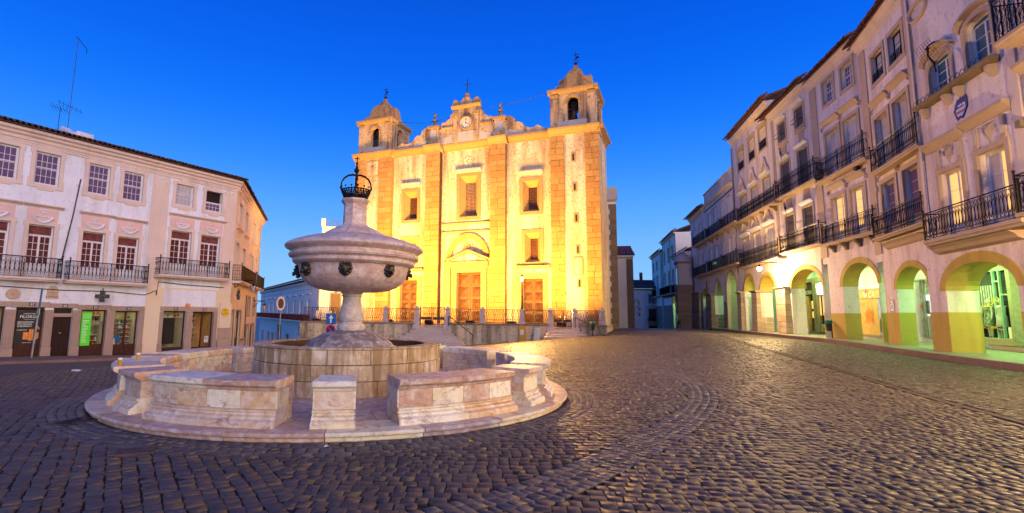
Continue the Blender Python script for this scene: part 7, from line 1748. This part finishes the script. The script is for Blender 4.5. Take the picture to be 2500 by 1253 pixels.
m_ = MB(); railing(m_, [(.1, -1.5), (1.1, -1.5)], P.Z(.72), P.Z(1.6), 'grid'); P.build(m_, 'podium_railing', 'iron', kind='stuff')
# traffic signs
def post_sign(x, y, Y, label, base=None):
    top = at_depth(x, y, Y); z0 = gz(top.x, top.y); t = thing('traffic_sign', label, 'sign', (top.x, top.y, z0), R(-8)); h = top.z - z0
    MB().tube([(0, .04, 0), (0, .04, h)], .03, 6).build('pole', 'steel', t); return t, h
t, h = post_sign(809, 764, 33, 'blue arrow sign above a round no parking sign on one pole')
MB().box(-.33, .33, -.02, .0, h - .72, h - .04).build('blue_plate', 'sign_blue', t); MB().add([(-.05, -.024, h - .64), (.05, -.024, h - .64), (.05, -.024, h - .35), (.16, -.024, h - .35), (0, -.024, h - .12), (-.16, -.024, h - .35), (-.05, -.024, h - .35)], [(0, 1, 2, 3, 4, 5, 6)]).build('arrow', 'light_print', t)
MB().extrude([(.34 * math.cos(k * math.pi / 12), h - 1.08 + .34 * math.sin(k * math.pi / 12)) for k in range(24)], 'y', -.02, 0).build('red_disc', 'sign_red', t); MB().extrude([(.26 * math.cos(k * math.pi / 12), h - 1.08 + .26 * math.sin(k * math.pi / 12)) for k in range(24)], 'y', -.026, -.01).build('blue_disc', 'tile_blue', t)
MB().box(-.27, .27, -.032, -.02, -.035, .035).build('red_bar', 'sign_red', t, TR(0, 0, h - 1.08) @ Matrix.Rotation(math.pi / 4, 4, 'Y'))
t, h = post_sign(686, 729, 31, 'round sign on a tall grey pole seen half side-on before the blue building')
MB().extrude([(.30 * math.cos(k * math.pi / 12), h - .3 + .42 * math.sin(k * math.pi / 12)) for k in range(24)], 'y', -.02, .02).build('red_disc', 'pink_trim', t, Matrix.Rotation(R(62), 4, 'Z')); MB().extrude([(.2 * math.cos(k * math.pi / 12), h - .3 + .3 * math.sin(k * math.pi / 12)) for k in range(24)], 'y', -.03, .03).build('disc_face', 'rust_iron', t, Matrix.Rotation(R(62), 4, 'Z'))
# ---------------------------------------------------------------- street right of the church
a6 = R(256.2)
def simple_house(name, label, p, yaw, u1, z1, wins, wall='far_plaster', roof='roof_tile', sc=1.0, depth=8, zr=-.5, corn='cream_wall', eave=True, z0=-3, trim='ochre_paint', shutters='pane_dusk', arcs=()):
    t = thing(name, label, 'house', (p[0], p[1], zr), R(yaw)); f = Fac(t, zr=zr); f.W = Matrix.Translation((p[0], p[1], zr)) @ Matrix.Rotation(R(yaw), 4, 'Z')
    f.wall('wall', wall, 0, u1, z0, z1, list(wins) + list(arcs), thick=.4); f.shell('rear_walls', wall, 0, u1, z0, z1, depth)
    for w in wins: f.surround(*w[:4], .14, trim, .03); f.window(*w[:4], leaves=2, cols=1, rows=3, pm=shutters, recess=.12)
    f.mould('cornice', corn, -.1, u1 + .1, [(.03, 0), (.1, .1), (.26, .2), (.3, .34)], z1 - .35)
    if eave: f.eave(-.3, u1 + .3, z1 + .05, .45, roof, .35, 5)
    return f
# corner chapel of the church flank and the buildings beyond it
f = simple_house('church_annex', 'tall white church annex with a grey stone corner and flat cap beyond the right tower', (12.4, 54.5), -13, 4.35, 14.0, [], eave=False, depth=9, corn='blue_lime', z0=-2)
q0 = at_depth(1503, 600, 53.5)
for i in range(24): f.box('corner_stone', 'dark_stone', 3.75 - (.12 if i % 2 else 0), 4.41, -.08, .3, .2 + i * .55, .74 + i * .55, .04)
f.boxes('annex_cap', 'blue_lime', [(2.9, 4.55, -.2, 1.5, 14.0, 15.2)]); f.boxes('annex_door', 'brown_wood', [(.3, 1.6, -.1, .05, .2, 5.5)]); f.mould('annex_ledge', 'dark_stone', -.1, 2.2, [(.05, 0), (.3, .1), (.3, .3)], 6.0)
f.mould('annex_ledge', 'dark_stone', -.1, 2.2, [(.05, 0), (.3, .1), (.3, .3)], 9.0)
f = simple_house('town_house', 'white house with dark stone corner and red hipped roof left of the far street', (18.0, 70), -13, 5.6, 9.6, [], depth=9, z0=-2)
f.boxes('stone_corner', 'dark_stone', [(4.8, 5.66, -.1, .3, -1, 9.2)]); f.boxes('notice_board', 'tile_white', [(.9, 2.9, -.12, -.02, -.3, 2.6)])
for i in range(4): f.boxes('notice', 'pane_sky', [(1.1 + .9 * (i % 2), 1.8 + .9 * (i % 2), -.14, -.121, .2 + 1.2 * (i // 2), 1.1 + 1.2 * (i // 2))])
f = simple_house('town_house', 'narrow house with a tiled eave at the left of the street end', (25.0, 80), -13, 1.5, 7.6, [(.3, 1.2, 3.6, 5.4)], depth=8, z0=-3)
ends = at_depth(1546, 800, 100); ende = at_depth(1640, 800, 100)
f = simple_house('end_house', 'white house with a red tiled roof and pedimented balcony door closing the street', (ends.x - 1.0, 100), -4, 11.5, 6.8, [(4.1, 5.3, 4.0, 5.7)], depth=8, z0=-3, corn='ochre_paint')
f.surround(4.0, 5.4, .55, 2.9, .22, 'pink_trim', .04); f.boxes('red_door', 'red_curtain', [(4.0, 5.4, -.02, .05, .55, 2.9)]); f.build(MB().extrude([(3.6, f.Z(3.2)), (5.8, f.Z(3.2)), (4.7, f.Z(3.95))], 'y', -.2, 0), 'door_pediment', 'pink_trim'); f.balcony(3.7, 5.7, .3, 1.3, .5, .16, 'grid')
f.boxes('shop_band', 'ochre_paint', [(3.8, 5.8, -.1, 0, -.3, .2)]); f.boxes('dark_shop', 'dark_wood', [(3.9, 9.6, -.06, 0, -3, -.35)])
f.build(MB().box(3.4, 3.9, 3.0, 3.5, f.Z(8.2), f.Z(10.2)), 'chimney', 'roof_tile')
# row continuing on the right, down the street
def street(p0, p1): return (p0.x, p0.y), math.degrees(math.atan2(p1.y - p0.y, p1.x - p0.x)), math.hypot(p1.x - p0.x, p1.y - p0.y)
far_e = R7.W @ Vector((R7.X(-11.2), 0, 0)); e6 = Vector((math.cos(a6), math.sin(a6), 0))
def row(off0, ln, out=0.0): 
    yv = Vector((-e6.y, e6.x, 0)); p = far_e - e6 * (off0 + ln) - yv * out; return (p.x, p.y)
f = simple_house('town_house', 'white house with dark balcony beside the old stone turret', row(.6, 10, .6), 256.2, 10, 10.4, [(1.5, 3.0, 5.6, 8.6), (5.5, 7.0, 5.6, 8.6)], arcs=[(1.2, 3.6, -.5, 5.0, 1.2), (5.4, 7.8, -.5, 5.0, 1.2)], depth=10, zr=0, z0=-1)
f.boxes('painted_base', 'ochre_base', [(0, 1.2, -.02, 0, -1, 1.9), (3.6, 5.4, -.02, 0, -1, 1.9), (7.8, 10, -.02, 0, -1, 1.9)]); f.boxes('arcade_rear_wall', 'far_plaster', [(0, 10, 3, 3.2, -1, 6)]); f.balcony(.8, 8.4, 4.9, 6.2, .7, .18, 'grid')
tube_lamp(type('q', (), dict(X=f.X, Z=f.Z, W=f.W, root=f.root))(), 4.5, 5.2, 1.6, 130, label='fluorescent ceiling lamp in the far arcade')
f = simple_house('town_house', 'taller white house with ochre window frames and a tiled gable down the street', row(10.7, 14, .2), 256.2, 14, 14.6, [(1.5, 3.0, 6.8, 9.0), (6, 7.5, 6.8, 9.0), (10, 11.5, 6.8, 9.0), (1.5, 3.0, 10.6, 12.8), (6, 7.5, 10.6, 12.8), (10, 11.5, 10.6, 12.8)], arcs=[(9.4, 12.6, -.5, 5.2, 1.6, 1)], depth=11, zr=0, z0=-1.5)
f.boxes('ochre_strip', 'ochre_paint', [(.0, .5, -.04, 0, 5.4, 14.2), (8.2, 8.7, -.04, 0, 5.4, 14.2), (13.5, 14, -.04, 0, 5.4, 14.2)]); arch_band(f, 9.4, 12.6, 3.6, 1.6, .4, .4, 'ochre_paint', 1); f.balcony(1, 13, 5.0, 6.4, .9, .2, 'grid', brackets=6); f.boxes('stone_base', 'old_stone', [(0, 9.3, -.06, 0, -1.5, 3.4), (12.8, 14, -.06, 0, -1.5, 3.4)]); f.boxes('arcade_rear_wall', 'far_plaster', [(0, 14, 3, 3.2, -1, 6)])
f.build(MB().extrude([(2.0, f.Z(14.6)), (10, f.Z(14.6)), (10, f.Z(18.4)), (6, f.Z(17.2))], 'x', 13.2, 13.9), 'gable_wall', 'blue_lime')
tube_lamp(type('q', (), dict(X=f.X, Z=f.Z, W=f.W, root=f.root))(), 11, 5.4, 1.8, 160, label='fluorescent ceiling lamp behind the pointed arch')
f = simple_house('town_house', 'grey white house with small windows furthest down the right side', row(25, 12, .6), 256.2, 12, 13.2, [(2, 3.5, 6.8, 9), (7, 8.5, 6.8, 9), (2, 3.5, 10.2, 11.8), (7, 8.5, 10.2, 11.8)], depth=9, zr=0, z0=-2)
f.boxes('stone_base', 'old_stone', [(0, 12, -.06, 0, -2, 3.4)]); f.balcony(1, 11, 5.0, 6.4, .8, .2, 'grid')
# old watch turret between the rows
tw = far_e - e6 * .2 + Vector((e6.y, -e6.x, 0)) * 1.6
tt = thing('stone_turret', 'old weathered stone turret with a domed cap and slit between the houses', 'tower', (tw.x, tw.y, 0), a6)
rdt = random.Random(4)
for i in range(11):
    for k, (x0, x1) in enumerate(((-1.15, -.1), (-.1, 1.15))): block('stone_block', 'old_stone', tt, I4, x0 + .01, x1 - .01, -.5 - .05 * (11 - i) / 11 + rdt.uniform(-.03, .03), 1.4, i * .55 + .01 - .3, i * .55 + .54 - .3, .04)
MB().box(-1.1, 1.1, -.35, 1.38, 5.7, 8.6).build('turret_shaft', 'blue_lime', tt); MB().box(-.5, .5, -.37, -.3, 5.85, 8.0).build('slit', 'pane_dark', tt); MB().box(-1.25, 1.25, -.5, 1.45, 8.6, 8.85).build('turret_cornice', 'old_stone', tt)
MB().lathe([(1.15, 8.85), (1.05, 9.3), (.8, 9.7), (.4, 9.95), (.001, 10.02)], 20, (0, .5, 0)).build('dome', 'blue_lime', tt, None, None, True)
st2 = thing('street_sign', 'round yellow street sign on the old stone turret', 'sign', (tw.x, tw.y, 0), a6)
MB().extrude([(-.1 + .5 * math.cos(t), 3.1 + .5 * math.sin(t)) for t in [k * math.pi / 12 for k in range(24)]], 'y', -.64, -.60).build('disc', 'sign_yellow', st2); text('lettering', 'RUA', .2, 'dark_print', st2, TR(-.1, -.645, 3.12))
n2 = thing('notice_board', 'small white notice board low on the stone turret', 'sign', (tw.x, tw.y, 0), a6); MB().box(.2, 1.0, -.66, -.60, .9, 1.9).build('board', 'tile_white', n2); MB().box(.35, .85, -.67, -.661, 1.1, 1.7).build('print', 'green_bin', n2)
litter_bin((tw.x - 1.0, tw.y - 1.6, .1), a6, 'green topped litter bin at the foot of the stone turret')
bq = R3.W @ Vector((R3.X(-1.55), -.28, RZ - .2)); litter_bin(bq, R3.root.rotation_euler.z, 'green topped litter bin against the ochre pier of the lit-window house')
bq = R1.W @ Vector((R1.X(5.1), .5, RZ - .2)); litter_bin(bq, R1.root.rotation_euler.z, 'green topped litter bin at the right edge by the dress shop')
hs = thing('wall_sign', 'small dark sign with a white wheelchair symbol on an arcade pier', 'sign', R6.W @ Vector((R6.X(6.85), -.03, R6.Z(1.7))), R6.root.rotation_euler.z); MB().box(-.2, .2, -.02, 0, 0, .8).build('plate', 'navy_enamel', hs); MB().tube([(.08 * math.cos(t) , -.025, .25 + .08 * math.sin(t)) for t in [k * .63 for k in range(10)]], .02, 4, True).sphere((0, -.03, .55), .05, 4).build('symbol', 'light_print', hs)
for i, (x, y, Y) in enumerate(((1555, 741, 72), (1558, 756, 82), (1559, 770, 92))):
    q = at_depth(x - 10, y - 8, Y); bracket_lantern('street_lamp', '%s unlit lantern on the left side of the far street' % ('nearest', 'middle', 'furthest')[i], Matrix.Translation(q) @ Matrix.Rotation(R(75), 4, 'Z'), False, .8, None, 1.5)
